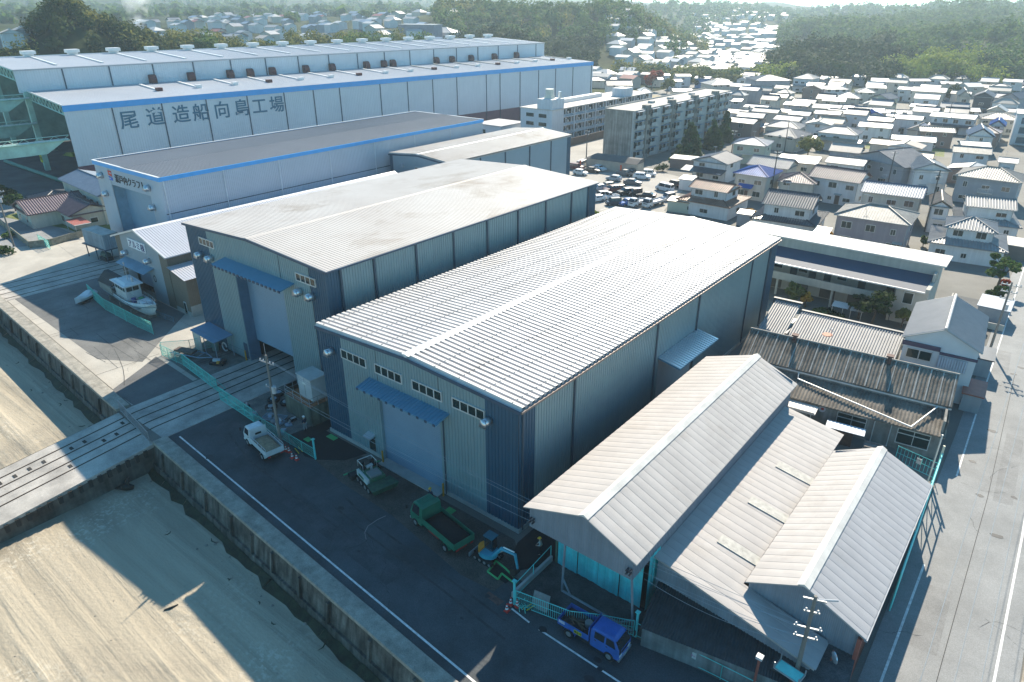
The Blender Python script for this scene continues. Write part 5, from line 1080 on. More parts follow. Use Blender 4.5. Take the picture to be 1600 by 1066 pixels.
H('white house with steep pale hipped roof right of the grey apartment house', (1238, 122), (1273, 124), 10, 6.5, 2.4, 'hip', 'silver', 'white', (3., 1.5, 2.5, 1.0))
H('house with bright pyramid roof above the housing block', (1112, 133), (1155, 132), 12, 4.6, 2.6, 'hip', 'white', 'cream')
H('house with brilliant hipped roof below the tan gable', (1290, 140), (1328, 140), 9, 4.6, 2.0, 'hip', 'white', 'white')
H('broad bright hipped roof in the second row of the town', (1303, 152), (1345, 154), 9, 4.4, 2.2, 'hip', 'white', 'cream')
H('house with long pale double roof below the bright hipped roofs', (1284, 157), (1321, 159), 7, 5.0, 1.2, 'gable', 'white', 'cream')
H('tall brown-brick house with brilliant hipped roof at the wood edge', (1290, 107), (1326, 107), 10, 7.5, 1.8, 'hip', 'white', 'brown')
H('house with large tan gable roof below the brick house', (1294, 129), (1327, 131), 8, 5.2, 2.2, 'gable', 'tan', 'cream')
H('wide two-storey hall-like building with grey-white roof amid the far rows', (1423, 142), (1478, 145), 13, 6.4, 1.4, 'gable', 'silver', 'cream')
H('low white row left of the hall-like building', (1402, 139), (1436, 141), 7, 5.4, .9, 'gable', 'white', 'white')
H('dark-clad modern house with white panel and steep gable', (1520, 151), (1553, 153), 12, 6.6, 2.2, 'gabley', 'grey', 'dark')
H('pale grey modern house with steep gable at the right', (1561, 152), (1593, 155), 11, 6.6, 2.2, 'gabley', 'grey', 'grey')
H('beige gabled house left of the dark-clad modern house', (1497, 150), (1519, 151), 12, 6.0, 2.6, 'gabley', 'cream', 'cream')
H('long house with glaring white roof below the dark-clad house', (1488, 173), (1533, 175), 8, 4.6, 1.0, 'gable', 'white', 'white')
H('long white two-storey house with twin bright roofs', (1452, 181), (1524, 187), 7, 5.4, 1.2, 'gable', 'white', 'white', None, True, [('lean', 0, 18, 2., 2.6, 'dark')])
H('house with broad tan hipped roof at the right edge', (1529, 185), (1596, 189), 9, 5.0, 2.0, 'hip', 'cream', 'cream')
H('small white house with bright blue gable roof', (1545, 196), (1572, 198), 9, 5.0, 2.0, 'gabley', 'blue', 'white')
H('white two-storey house with glaring roof left of the twin-roofed house', (1383, 184), (1442, 188), 7, 5.2, 1.0, 'gable', 'white', 'white')
H('long white house with brilliant roof and dark neighbour roof below', (1340, 197), (1394, 201), 7.5, 4.8, 1.0, 'gable', 'white', 'white')
H('small house with blue gable among the white roofs', (1354, 181), (1382, 182), 8, 4.2, 1.6, 'gabley', 'blue', 'white')
H('low grey house with shallow roof right of the small blue gable', (1384, 177), (1426, 179), 6, 4.0, 1.2, 'gable', 'silver', 'grey')
H('low bright house under the hall-like building', (1420, 166), (1460, 169), 7, 3.8, .9, 'gable', 'white', 'white')
H('long house with grey-white roof and dark ridge', (1336, 175), (1384, 177), 8, 4.6, 1.5, 'gable', 'silver', 'cream')
H('pale green house with grey gable roof', (1357, 153), (1389, 156), 9, 4.6, 2.0, 'gabley', 'grey', 'green')
H('cream house with bright hipped roof above the green gable', (1338, 144), (1369, 145), 9, 4.6, 1.8, 'hip', 'white', 'cream')
for lb, fl, fr, d, ev, rs, ty, rf, wl in [
    ('flat bright roofed house in the fourth far row', (1354, 137), (1386, 138), 8, 4.8, .9, 'gable', 'white', 'cream'),
    ('silver roofed house beside the tan gable', (1361, 127), (1389, 128), 10, 4.8, 1.4, 'gable', 'white', 'white'),
    ('dim grey row house in the shade of brighter roofs', (1421, 127), (1456, 127), 7, 4.8, 1.2, 'gable', 'grey', 'grey'),
    ('big house with dazzling hipped roof below the wood', (1381, 113), (1428, 113), 13, 5.0, 2.6, 'hip', 'white', 'cream'),
    ('white house with flat bright roof right of the dazzling hipped roof', (1444, 117), (1474, 117), 9, 5.2, 1.0, 'gable', 'white', 'white'),
    ('bright house with small front gable', (1477, 119), (1507, 120), 9, 4.6, 1.8, 'gable', 'white', 'cream'),
    ('long bright roofed house in the back row', (1510, 121), (1546, 122), 9, 4.8, 1.0, 'gable', 'white', 'white'),
    ('back-row house with dark ridge under the trees', (1467, 109), (1491, 109), 9, 4.8, 1.8, 'gable', 'bluegrey', 'white'),
    ('small back-row house with dark ridge', (1492, 111), (1512, 111), 8, 4.2, 1.5, 'gable', 'bluegrey', 'white'),
    ('white flat-topped building at the back right', (1533, 105), (1572, 105), 10, 6.5, .3, 'flat', 'white', 'white'),
    ('long silver house at the right end of the back rows', (1559, 118), (1592, 119), 8, 4.6, 1.2, 'gable', 'white', 'white'),
    ('pale blue-grey house at the right frame edge', (1566, 127), (1600, 129), 8, 5.0, 1.2, 'gable', 'bluegrey', 'white'),
    ('wide low bright house before the dark-clad house', (1471, 131), (1505, 132), 8, 4.0, .9, 'gable', 'white', 'cream'),
    ('bright gabled house behind the beige gable', (1513, 136), (1540, 136), 9, 5.0, 1.8, 'gable', 'white', 'cream'),
    ('silver house at the back right corner', (1574, 110), (1600, 111), 9, 4.8, 1.4, 'gable', 'silver', 'white'),
    ('dark-walled house under grey roof beyond the dormitory', (1000, 116), (1021, 117), 8, 5.6, 1.0, 'gable', 'silver', 'dark'),
    ('white box-like house beyond the red-leaved tree', (1027, 118), (1048, 118), 8, 5.4, .8, 'gable', 'white', 'white'),
    ('cream house in front of the white box-like house', (1014, 124), (1037, 124), 7, 4.2, .8, 'gable', 'white', 'cream'),
    ('small white house right of the red-leaved tree', (1046, 127), (1067, 127), 7, 4.6, .8, 'gable', 'white', 'white'),
    ('white house with pale roof before the tree belt', (1057, 119), (1081, 119), 8, 5.4, .8, 'gable', 'white', 'white'),
    ('house with blue front below the tree belt', (1085, 122), (1109, 123), 8, 5.0, .9, 'gable', 'bluegrey', 'blue'),
    ('tan hipped house below the tree belt', (1105, 127), (1139, 128), 9, 4.0, 1.6, 'hip', 'tan', 'cream'),
    ('white gabled house right of the pyramid roof', (1150, 124), (1169, 125), 10, 5.4, 1.6, 'gabley', 'silver', 'white'),
    ('low silver roofed house above the housing block', (1052, 143), (1083, 143), 8, 3.4, 1.2, 'gable', 'silver', 'cream'),
    ('house with long navy gable roof behind the dormitory', (948, 134), (989, 134), 9, 4.6, 2.6, 'gable', 'dark', 'white'),
    ('grey roofed house at the end of the shipyard hall', (925, 126), (965, 126), 9, 4.4, 1.6, 'gable', 'grey', 'cream'),
    ('house with glaring small hipped roof behind the dormitory stair head', (1000, 143), (1019, 143), 8, 4.2, 1.6, 'hip', 'white', 'white'),
    ('small bright house at the end of the housing block', (1144, 148), (1158, 148), 8, 4.8, .8, 'gable', 'white', 'cream'),
    ('small pale house right of the housing block end', (1142, 158), (1158, 159), 8, 4.6, .8, 'gable', 'white', 'grey'),
    ('white roofed house by the tree at the shipyard hall end', (926, 112), (948, 112), 8, 4.6, 1.0, 'gable', 'white', 'white'),
    ('grey house left of the grass plot row', (1105, 146), (1128, 147), 8, 4.4, 1.4, 'gable', 'silver', 'white'),
    ]: H(lb, fl, fr, d, ev, rs, ty, rf, wl, None, False)
# white three-storey flats at the right edge
p = at(1576, 226, 0); t = thing('flats', 'white three-storey flats with glass balconies cut by the right edge', 'apartment block', (p.x, p.y, 0), R(6))
MB().box(0, 12, 0, 12, 0, 9.2).build('wall', m_walls['white'], t); MB().box(-.3, 12.3, -.3, 12.3, 9.2, 9.6).build('roof', m_roofs['white'], t)
for z in (.6, 3.6, 6.5): MB().box(1.5, 11, -.06, -.01, z, z+1.9).build('window', mat('balcony_glass', (.05, .10, .12), .2), t); MB().box(1.3, 11.4, -1.0, -.06, z-.3, z-.1).build('balcony', m_walls['white'], t)
# white weather-boarded house on the slope at the wood edge
p = at(1361, 99, 0); t = thing('house', 'white two-storey building on the slope at the edge of the dark wood', 'house', (p.x, p.y, 0), R(4))
block(t, 18, 9, 0, 8.0, .3, 'flat', 'white', 'white', False)
# small sheds round the car park and the mauve house
for lb, px, py, w, d, h, rz, rf, wl in [('white metal garden shed between two tiled houses', 1150, 352, 2.6, 2.4, 2.5, 8, 'white', 'grey'), ('small white shed at the edge of the car park', 1060, 296, 3.0, 3.4, 2.6, 8, 'white', 'white'),
        ('open rust-roofed carport behind the car park sheds', 1046, 262, 7, 4, 2.6, 10, 'slate', 'brown'), ('green-framed hut with tan roof beside the parked flatbed', 1042, 330, 4.6, 3, 2.4, 9, 'tan', 'green'),
        ('carport with pale roof beside the black and silver house', 1562, 402, 5, 4.5, 2.5, 0, 'cream', 'brown'), ('low shed with translucent roof by the side road', 1522, 500, 3.6, 4.2, 2.3, 0, 'bluegrey', 'grey'),
        ('rust-roofed lean-to behind the slate works by the road', 1497, 640, 1.8, 3.2, 2.2, 4, 'red', 'grey'), ('small grey lean-to beside the white boarded house', 1515, 585, 1.8, 3.0, 2.4, 4, 'dark', 'grey')]:
    p = at(px, py, 0); t = thing('shed', lb, 'shed', (p.x, p.y, 0), R(rz)); block(t, w, d, 0, h, .3, 'mono', rf, wl, False, .2, (0, 0), False)
# ------------------------------------------------------------------ old house by the boat yard
t = thing('house', 'old stucco house with blue ribbed upper roof and brown-grey lower roofs beside the boat yard', 'house', (-121, 13.8, 0), R(-3.5))
block(t, 22, 7.5, 0, 6.0, 1.3, 'gable', 'bluegrey', 'cream', True, .6, (2.0, 7.0), True, 3)
block(t, 9.5, 13, 0, 3.0, 1.9, 'gabley', 'purple', 'cream', True, .6, (7.0, -4.0), True, 4)
block(t, 11, 7.5, 0, 3.0, 1.6, 'gable', 'purple', 'cream', True, .6, (12.5, 1.2), True, 5)
block(t, 8, 7, 0, 3.0, 1.2, 'hip', 'dark', 'white', True, .5, (0, .5), True, 6)
t = thing('carport', 'red and white striped carport roof beside the old stucco house', 'carport', (-97.5, 12.2, 0), R(-4))
mb = MB(); [mb.box(k*.8, k*.8+.8, 0, 3, 2.4+.002*k, 2.48) for k in range(7)]; MB().box(0, 5.6, 0, 3, 2.3, 2.36).build('roof', m_roofs['white'], t)
[MB().box(k*.8, k*.8+.42, 0, 3, 2.362, 2.42).build('stripe', mat('stripe_red', (.42, .09, .06), .6), t) for k in range(7)]
for x in (.2, 5.3): MB().tube([(x, .2, 0), (x, .2, 2.3)], .05, 5).build('post', m_steel, t)
t = thing('block_wall', 'mossy concrete block wall along the old house garden', 'wall', tuple(at(48, 388, 0)), 0)
P = [at(x, y, 0)-at(48, 388, 0) for x, y in ((0, 350), (48, 388), (82, 384), (130, 370))]
for a, b in zip(P[:-1], P[1:]):
    n = Vector((-(b-a).y, (b-a).x, 0)).normalized()*.08
    MB().hexa([a-n, b-n, b+n, a+n]+[q+Vector((0, 0, 1.3)) for q in (a-n, b-n, b+n, a+n)]).build('wall', mat('mossy_block', (.20, .19, .15), .9, var=.4, scale=1.5, fine=.2), t)
# ------------------------------------------------------------------ hills, woods, trees, far town
def px_of(x, y):
    dx, dy = x-CAM[0], y-CAM[1]; f = dx*-math.sin(YAW)+dy*math.cos(YAW); s_ = dx*math.cos(YAW)+dy*math.sin(YAW)
    return 800+FPX*1.1103*s_/max(f, 1e-3), math.hypot(dx, dy)
def pos(px, r):
    a = (px-800)/(FPX*1.1103); d = 1/math.hypot(1, a); f, s_ = r*d, r*a*d
    return CAM[0]+s_*math.cos(YAW)-f*math.sin(YAW), CAM[1]+s_*math.sin(YAW)+f*math.cos(YAW)
def bump(px, r, p0, r0, wp, wr, h): return h*math.exp(-((px-p0)/wp)**2-((r-r0)/wr)**2)
def sstep(a, b, x): t_ = max(0, min(1, (x-a)/(b-a))); return t_*t_*(3-2*t_)
BUMPS = [(120, 355, 100, 60, 13), (95, 360, 40, 40, 5), (-30, 345, 80, 60, 5), (300, 380, 60, 50, 3), (780, 450, 80, 70, 18), (880, 640, 130, 130, 29), (985, 660, 75, 120, 15), (740, 680, 80, 120, 21), (560, 640, 60, 90, 6),
         (1290, 520, 75, 65, 12), (1390, 560, 60, 55, 8), (1490, 500, 80, 40, 6), (1560, 640, 90, 90, 11), (1450, 700, 110, 90, 10), (1310, 860, 100, 120, 13), (1420, 980, 90, 120, 7), (1560, 1000, 130, 160, 16), (1680, 700, 120, 150, 14),
         (1330, 1600, 110, 250, 13), (1545, 1500, 120, 260, 20), (1180, 2300, 160, 350, 24), (1050, 1500, 70, 250, 14)]
def T(px, r):
    z = 19*sstep(295, 345, r)*(1-sstep(640, 760, px))+8*sstep(345, 900, r)*(1-sstep(600, 800, px))
    z += (26-9*sstep(1180, 1260, px))*sstep(700, 1600, r)*sstep(700, 900, px)
    for b in BUMPS: z += bump(px, r, *b)
    z += 92*sstep(1500, 3300, r)*(1-sstep(480, 900, px))*(1+.22*math.sin(px*.018)+.1*math.sin(px*.047+1))
    z += 40*sstep(1700, 3000, r)*(1-sstep(900, 1100, px))
    w = sstep(290, 420, r)
    x, y = pos(px, r)
    return z+w*(1.5*math.sin(x*.031+y*.017)+1.2*math.sin(y*.043-x*.021))*min(1, z/10)+ (sstep(900, 2000, r)*9*math.sin(x*.009+2*math.sin(y*.006))*math.sin(y*.011+x*.003))*min(1, z/25)
cols = [-260+k*14 for k in range(151)]; rs_ = [292+k*11 for k in range(62)]+[980+k*45 for k in range(60)]
V = []; F = []
for r in rs_:
    for p in cols: x, y = pos(p, r); V.append((x, y, T(p, r)-.25))
nc = len(cols)
for i in range(len(rs_)-1):
    for j in range(nc-1): a = i*nc+j; F.append((a, a+1, a+nc+1, a+nc))
h = MB(); h.v = V; h.f = F
struct('hills', h, mat('hill_ground', (.022, .034, .012), .95, var=.5, scale=.035, fine=.0, bump=1., bscale=.12, spec=.05, col2=(.06, .072, .026)), 'low wooded hills and far mountains', True)
# leaf clouds -------------------------------------------------------
def leaf_cloud(name, cs, rad, n, size, m, parent=None, seed=1, flat=.75):
    """many small leaf faces filling lumpy crowns; cs (k,3) centres, rad (k,3) radii"""
    rg = np.random.default_rng(seed); cs = np.asarray(cs, float); rad = np.asarray(rad, float); k = len(cs)
    d = rg.normal(size=(k, n, 3)); d /= np.linalg.norm(d, axis=2, keepdims=True)
    lump = rg.normal(size=(k, 5, 3)); lump /= np.linalg.norm(lump, axis=2, keepdims=True)
    prox = np.max(np.einsum('knc,kjc->knj', d, lump), axis=2)
    rr_ = (.55+.5*np.clip(prox, 0, 1)**2)*(rg.uniform(.0, 1., size=(k, n))**.28)
    P = cs[:, None, :]+d*rr_[..., None]*rad[:, None, :]
    nrm = d+rg.normal(size=d.shape)*.55+np.array([0, 0, .35]); nrm /= np.linalg.norm(nrm, axis=2, keepdims=True)
    t1 = np.cross(nrm, rg.normal(size=d.shape)); t1 /= np.linalg.norm(t1, axis=2, keepdims=True); t2 = np.cross(nrm, t1)
    sz = size*rg.uniform(.55, 1.25, size=(k, n, 1))
    a, b = t1*sz, t2*sz*flat
    Q = np.stack([P-a*.5-b, P+a-b*.15, P+a*.4+b, P-a+b*.2], axis=2).reshape(-1, 3)
    nf = k*n
    me = bpy.data.meshes.new(name); me.vertices.add(nf*4); me.vertices.foreach_set('co', Q.ravel()); me.loops.add(nf*4); me.loops.foreach_set('vertex_index', np.arange(nf*4, dtype=np.int32))
    me.polygons.add(nf); me.polygons.foreach_set('loop_start', np.arange(0, nf*4, 4, dtype=np.int32)); me.polygons.foreach_set('loop_total', np.full(nf, 4, dtype=np.int32))
    me.update(); me.validate(); me.materials.append(m)
    o = bpy.data.objects.new(name, me); C.objects.link(o)
    if parent is not None: o.parent = parent
    return o
lf_dark = leafmat('leaf_dark', (.014, .032, .012), (.062, .088, .022), .25)
lf_mid = leafmat('leaf_mid', (.035, .075, .02), (.125, .19, .05), .35)
lf_olive = leafmat('leaf_olive', (.07, .095, .025), (.23, .22, .06), .35)
lf_con = leafmat('leaf_conifer', (.02, .045, .016), (.07, .12, .03), .3)
lf_red = leafmat('leaf_red', (.18, .03, .02), (.42, .09, .04))
lf_yel = leafmat('leaf_yellow', (.35, .18, .02), (.55, .34, .04))
lf_lime = leafmat('leaf_lime', (.12, .16, .02), (.32, .36, .05))
rg = random.Random(11)
def wood(name, label, zones, m, n, size, seed, h=(2.8, 5.6)):
    cs, rad = [], []
    for (p0, p1, r0, r1, num) in zones:
        for k in range(num):
            p, r = rg.uniform(p0, p1), r0+(r1-r0)*math.sqrt(rg.random()); z = T(p, r); x, y = pos(p, r); s_ = rg.uniform(*h)*(1.7 if r > 1050 else 1)
            cs.append((x, y, z+s_*rg.uniform(.5, 1.0))); rad.append((s_, s_, s_*rg.uniform(.8, 1.25)))
    o = leaf_cloud(name, cs, rad, n, size, m, None, seed); o['kind'] = 'stuff'; o['label'] = label; return o
wood('woods', 'dark evergreen wood on the knoll behind the shipyard hall', [(40, 240, 318, 400, 120), (80, 135, 335, 372, 26)], lf_dark, 240, .62, 1)
wood('woods', 'olive scrub and trees along the plateau edge behind the shipyard hall', [(-20, 28, 312, 328, 16), (110, 260, 312, 370, 40), (255, 400, 330, 385, 30), (400, 440, 335, 350, 8), (440, 700, 340, 410, 40)], lf_olive, 200, .6, 2)
wood('woods', 'round green trees along the plateau edge', [(270, 340, 345, 370, 10), (395, 430, 335, 345, 6), (530, 620, 350, 385, 22), (640, 720, 360, 400, 14)], lf_mid, 200, .6, 3)
wood('woods', 'tall dark wood at the end of the shipyard hall', [(700, 850, 390, 480, 90), (850, 935, 440, 520, 50)], lf_dark, 220, .8, 4, (3.5, 7))
wood('woods', 'mixed wooded hill above the valley houses', [(780, 1000, 500, 720, 230), (930, 1085, 540, 740, 130), (680, 800, 520, 760, 110)], lf_mid, 170, 1.1, 5, (4.5, 9))
wood('woods', 'olive patches on the wooded hill', [(780, 1090, 500, 740, 110), (1000, 1110, 560, 680, 50), (680, 760, 560, 700, 40)], lf_olive, 150, 1.05, 6, (4, 8))
wood('woods', 'dark wood on the front hill at the right', [(1212, 1400, 455, 600, 210), (1380, 1440, 490, 600, 80), (1225, 1420, 432, 470, 80)], lf_dark, 200, .95, 7, (4, 8.5))
wood('woods', 'lime green bamboo and scrub at the foot of the right hill', [(1405, 1480, 455, 485, 60), (1470, 1600, 460, 520, 70), (1200, 1260, 425, 445, 16)], lf_lime, 160, .75, 8, (3.5, 7))
wood('woods', 'green hill woods behind the bamboo at the right', [(1430, 1700, 520, 780, 260), (1560, 1640, 470, 540, 70), (1390, 1440, 500, 600, 30)], lf_mid, 170, 1.1, 9, (4.5, 9))
wood('woods', 'second wooded ridge at the right', [(1225, 1440, 600, 1000, 280), (1400, 1680, 760, 1080, 230)], lf_mid, 120, 1.5, 10, (6, 11))
wood('woods', 'tree belt across the town below the valley', [(965, 1115, 425, 452, 50), (1070, 1210, 425, 460, 50)], lf_olive, 120, .8, 12)
wood('woods', 'dark trees in the tree belt', [(1095, 1205, 435, 465, 26), (985, 1090, 430, 450, 14)], lf_mid, 120, .85, 13)
wood('woods', 'hazy far woods on the distant ridges', [(1100, 1680, 1080, 1700, 600), (560, 1120, 740, 1500, 700)], lf_mid, 36, 2.6, 14)
wood('woods', 'hazy mountain woods far off at the left', [(-200, 760, 700, 1700, 900), (-200, 800, 1700, 3500, 2600)], lf_mid, 26, 5.2, 15)
def tree(label, px, py, h, w, m, kind='round', seed=1, z=0., name='tree', grp=None, size=.34, n=None):
    p = at(px, py, z); t = thing(name, label, 'tree', tuple(p), rg.uniform(0, 6), grp); rr = random.Random(seed)
    bark = mat('bark', (.09, .065, .045), .9, var=.3, scale=3)
    if kind == 'cone':
        MB().tube([(0, 0, 0), (.05, 0, h*.5), (0, .05, h*.95)], [.22, .14, .03], 7).build('trunk', bark, t)
        cs, rad = [], []
        k = 0
        for i in range(9):
            f = i/9; zz_ = h*(.12+.82*f); rr_ = w*.5*(1-f)**.85+.2
            for j in range(max(2, int(6*(1-f)+2))):
                a = rr.uniform(0, 6.28); cs.append((math.cos(a)*rr_*.6, math.sin(a)*rr_*.6, zz_-rr_*.15)); rad.append((rr_*.55, rr_*.55, h*.075))
        leaf_cloud('crown', cs, rad, n or 60, size, m, t, seed)
    else:
        top = (rr.uniform(-.3, .3), rr.uniform(-.3, .3), h*.6); mb = MB().tube([(0, 0, 0), (top[0]*.4, top[1]*.5, h*.3), top], [.05*h**.7+.05, .035*h**.7+.03, .05], 7)
        cs, rad = [], []
        for j in range(7 if kind == 'round' else 9):
            a = j*2.4+rr.uniform(-.3, .3); q = w*.5*rr.uniform(.35, .75); zz_ = h*rr.uniform(.45, .9)
            if kind == 'pine': q = w*.5*rr.uniform(.4, .9)
            c_ = (math.cos(a)*q, math.sin(a)*q, zz_); s_ = w*rr.uniform(.17, .27); cs.append(c_); rad.append((s_, s_, s_*(.55 if kind == 'pine' else .85)))
            mb.tube([(top[0]*.5, top[1]*.5, h*.32), (c_[0]*.6, c_[1]*.6, zz_*.9), c_], [.08, .05, .02], 5)
        cs.append((0, 0, h*.82)); rad.append((w*.25, w*.25, w*.2)); mb.build('trunk', bark, t)
        leaf_cloud('crown', cs, rad, n or 130, size, m, t, seed)
    return t
def bush(label, px, py, w, h, m, seed, z=0., size=.2):
    p = at(px, py, z); t = thing('shrub', label, 'shrub', tuple(p)); rr = random.Random(seed)
    MB().tube([(0, 0, 0), (.05, 0, h*.5)], [.06, .02], 5).tube([(0, 0, 0), (-.2*w, .1*w, h*.5)], [.05, .02], 5).build('stem', mat('bark', (.09, .065, .045)), t)
    cs = [(rr.uniform(-.3, .3)*w, rr.uniform(-.3, .3)*w, h*rr.uniform(.35, .65)) for k in range(5)]; rad = [(w*.3, w*.3, h*.35)]*5
    leaf_cloud('foliage', cs, rad, 110, size, m, t, seed); return t
tree('broad dark conifer in front of the concrete housing block', 1075, 243, 10.5, 8.5, lf_con, 'cone', 1, size=.5, n=90)
tree('middle conifer of three before the housing block', 1112, 233, 9.5, 6.5, lf_con, 'cone', 2, size=.5, n=90)
tree('right conifer at the end of the housing block', 1131, 222, 10.5, 5.5, lf_con, 'cone', 3, size=.5, n=90)
tree('leafy dark pine in the terrace garden', 1362, 506, 5.0, 5.2, lf_dark, 'pine', 4, size=.26)
tree('smaller pine stem left of the leafy garden pine', 1340, 498, 3.8, 2.6, lf_dark, 'pine', 14, size=.24)
tree('two-tier clipped pine by the side road corner', 1557, 452, 5.5, 4.2, lf_mid, 'pine', 5, size=.3)
tree('low clipped tree below the two-tier pine', 1554, 474, 2.8, 3.2, lf_con, 'round', 6, size=.28)
tree('silvery green tree in the terrace garden', 1238, 476, 3.2, 3.4, lf_olive, 'round', 7, size=.26)
tree('orange-leaved small tree beside the silvery garden tree', 1258, 480, 2.4, 1.8, lf_yel, 'round', 8, size=.22)
tree('small bushy tree behind the white boarded house', 1408, 512, 3.0, 2.6, lf_olive, 'round', 9, size=.25)
tree('red-leaved maple beyond the dormitory', 1018, 142, 9.5, 11, lf_red, 'round', 10, size=.6)
tree('brown-leaved tree right of the red maple', 1042, 146, 7, 8, lf_olive, 'round', 11, size=.55)
tree('dark round tree beside the blue-fronted house', 1092, 137, 6, 7, lf_dark, 'round', 12, size=.5)
tree('bushy green garden tree beside the brown-walled house', 1168, 208, 5, 6, lf_mid, 'round', 13, size=.4)
tree('spreading green tree in the yard behind the carport', 1262, 244, 4.4, 9, lf_olive, 'round', 15, size=.4)
tree('dark tree beside the modern gabled houses', 1485, 163, 8, 10, lf_dark, 'round', 16, size=.55)
tree('clipped pine at the old stucco house', 25, 330, 3.6, 4.2, lf_con, 'pine', 17, size=.28)
tree('dark garden tree behind the old stucco house', 10, 318, 4.5, 4.5, lf_dark, 'round', 18, size=.3)
for a in [('round clipped bush inside the garden wall', 14, 372, 2.2, 1.4, lf_mid, 1), ('clipped bush at the left frame edge', 6, 398, 3.2, 1.8, lf_con, 2), ('yellowing bush beside the white house with dark tiles', 1172, 336, 3, 1.5, lf_yel, 3), ('lime green bush by the side road white line', 1519, 563, 1.2, 1.1, lf_lime, 4),
          ('dark bush at the slate works corner', 1520, 612, 1.6, 1.2, lf_dark, 5), ('green hedge plant beside the tiled house wall', 1531, 520, 1.6, 1.2, lf_dark, 6), ('flowering bush with red leaves under the tall tree', 1572, 447, 2, 1.4, lf_red, 7), ('low shrub before the terrace ground floor', 1300, 494, 3.2, 1.0, lf_dark, 8),
          ('low shrub at the foot of the terrace balcony', 1280, 488, 3, .9, lf_mid, 9), ('green shrub at the dark yard by the mauve house', 1442, 385, 1.8, 2.2, lf_mid, 10), ('shrub beside the boat works hall', 172, 335, 2.4, 1.4, lf_mid, 11), ('hedge clump by the car park store', 1036, 268, 4.5, 2.2, lf_dark, 12),
          ('rust coloured shrub below the carport roof', 1298, 372, 2, 1.4, lf_yel, 13), ('lime weeds at the corner of the tall hall', 931, 334, 1.6, .6, lf_lime, 14), ('small green shrub under the housing block', 1047, 252, 2, 1.6, lf_lime, 15), ('green shrub between cream and white houses', 1452, 345, 1.5, 1.6, lf_mid, 16)]:
    bush(*a)
# filler houses between the surveyed ones ----------------------------
names = []
for o in list(C.objects):
    if o.parent is None and o.get('category') == 'house': names.append((o.location.x, o.location.y, o['label']))
words = {'white': 'glaring white', 'silver': 'silver', 'grey': 'grey', 'cream': 'cream', 'dark': 'dark', 'bluegrey': 'blue-grey', 'tan': 'tan', 'purple': 'purple-brown', 'slate': 'mottled'}
placed = 0; rf_ = random.Random(21); used = set(o.get('label') for o in C.objects)
for k in range(5200):
    px, py = rf_.uniform(1150, 1640), rf_.uniform(106, 300)
    if py > 215 and (px < 1290 or rf_.random() < .6): continue
    p = at(px, py, 0)
    if p.x > 47-.06*(p.y-90) - 3: continue
    w, d = rf_.uniform(5.5, 10), rf_.uniform(5, 7.5); rad = max(w, d)*.72
    if any((p.x-a)**2+(p.y-b)**2 < (rad*.92+c*.8)**2 for a, b, c in HOUSE_SPOTS): continue
    if -2 < p.x < 24 and 203 < p.y < 220: continue
    roof = rf_.choice(['white', 'silver', 'silver', 'cream', 'grey', 'grey', 'bluegrey', 'dark', 'tan', 'white', 'slate', 'purple', 'tan', 'dark']); wall = rf_.choice(['white', 'white', 'cream', 'grey', 'cream', 'brown'])
    typ = rf_.choice(['gable', 'gable', 'hip', 'gabley', 'gable']); ev = rf_.choice([3.2, 4.6, 5.2, 5.4, 3.6])
    q = min(names, key=lambda n: (n[0]-p.x)**2+(n[1]-p.y)**2); dv = 'right of' if p.x-q[0] > 4 else ('left of' if q[0]-p.x > 4 else ('behind' if p.y > q[1] else 'before'))
    core = q[2].split(' with ')[0].split(' at ')[0].split(' beside ')[0]; core = ' '.join(core.split()[:7])
    lb = f"small {words[roof]} roofed {wall} house {dv} the {core}"
    if lb in used: lb = f"second {words[roof]} roofed {wall} house {dv} the {core}"
    if lb in used: continue
    used.add(lb); lb = ' '.join(lb.split()[:16])
    t = thing('house', lb, 'house', (p.x, p.y, 0), R(rf_.uniform(-3, 6)), 'small houses packed between the larger roofs')
    block(t, w, d, 0, ev, rf_.uniform(.9, 1.9), typ, roof, wall, False, .4, (-w/2, -d/2), True, k); HOUSE_SPOTS.append((p.x, p.y, rad)); placed += 1
    if placed >= 128: break
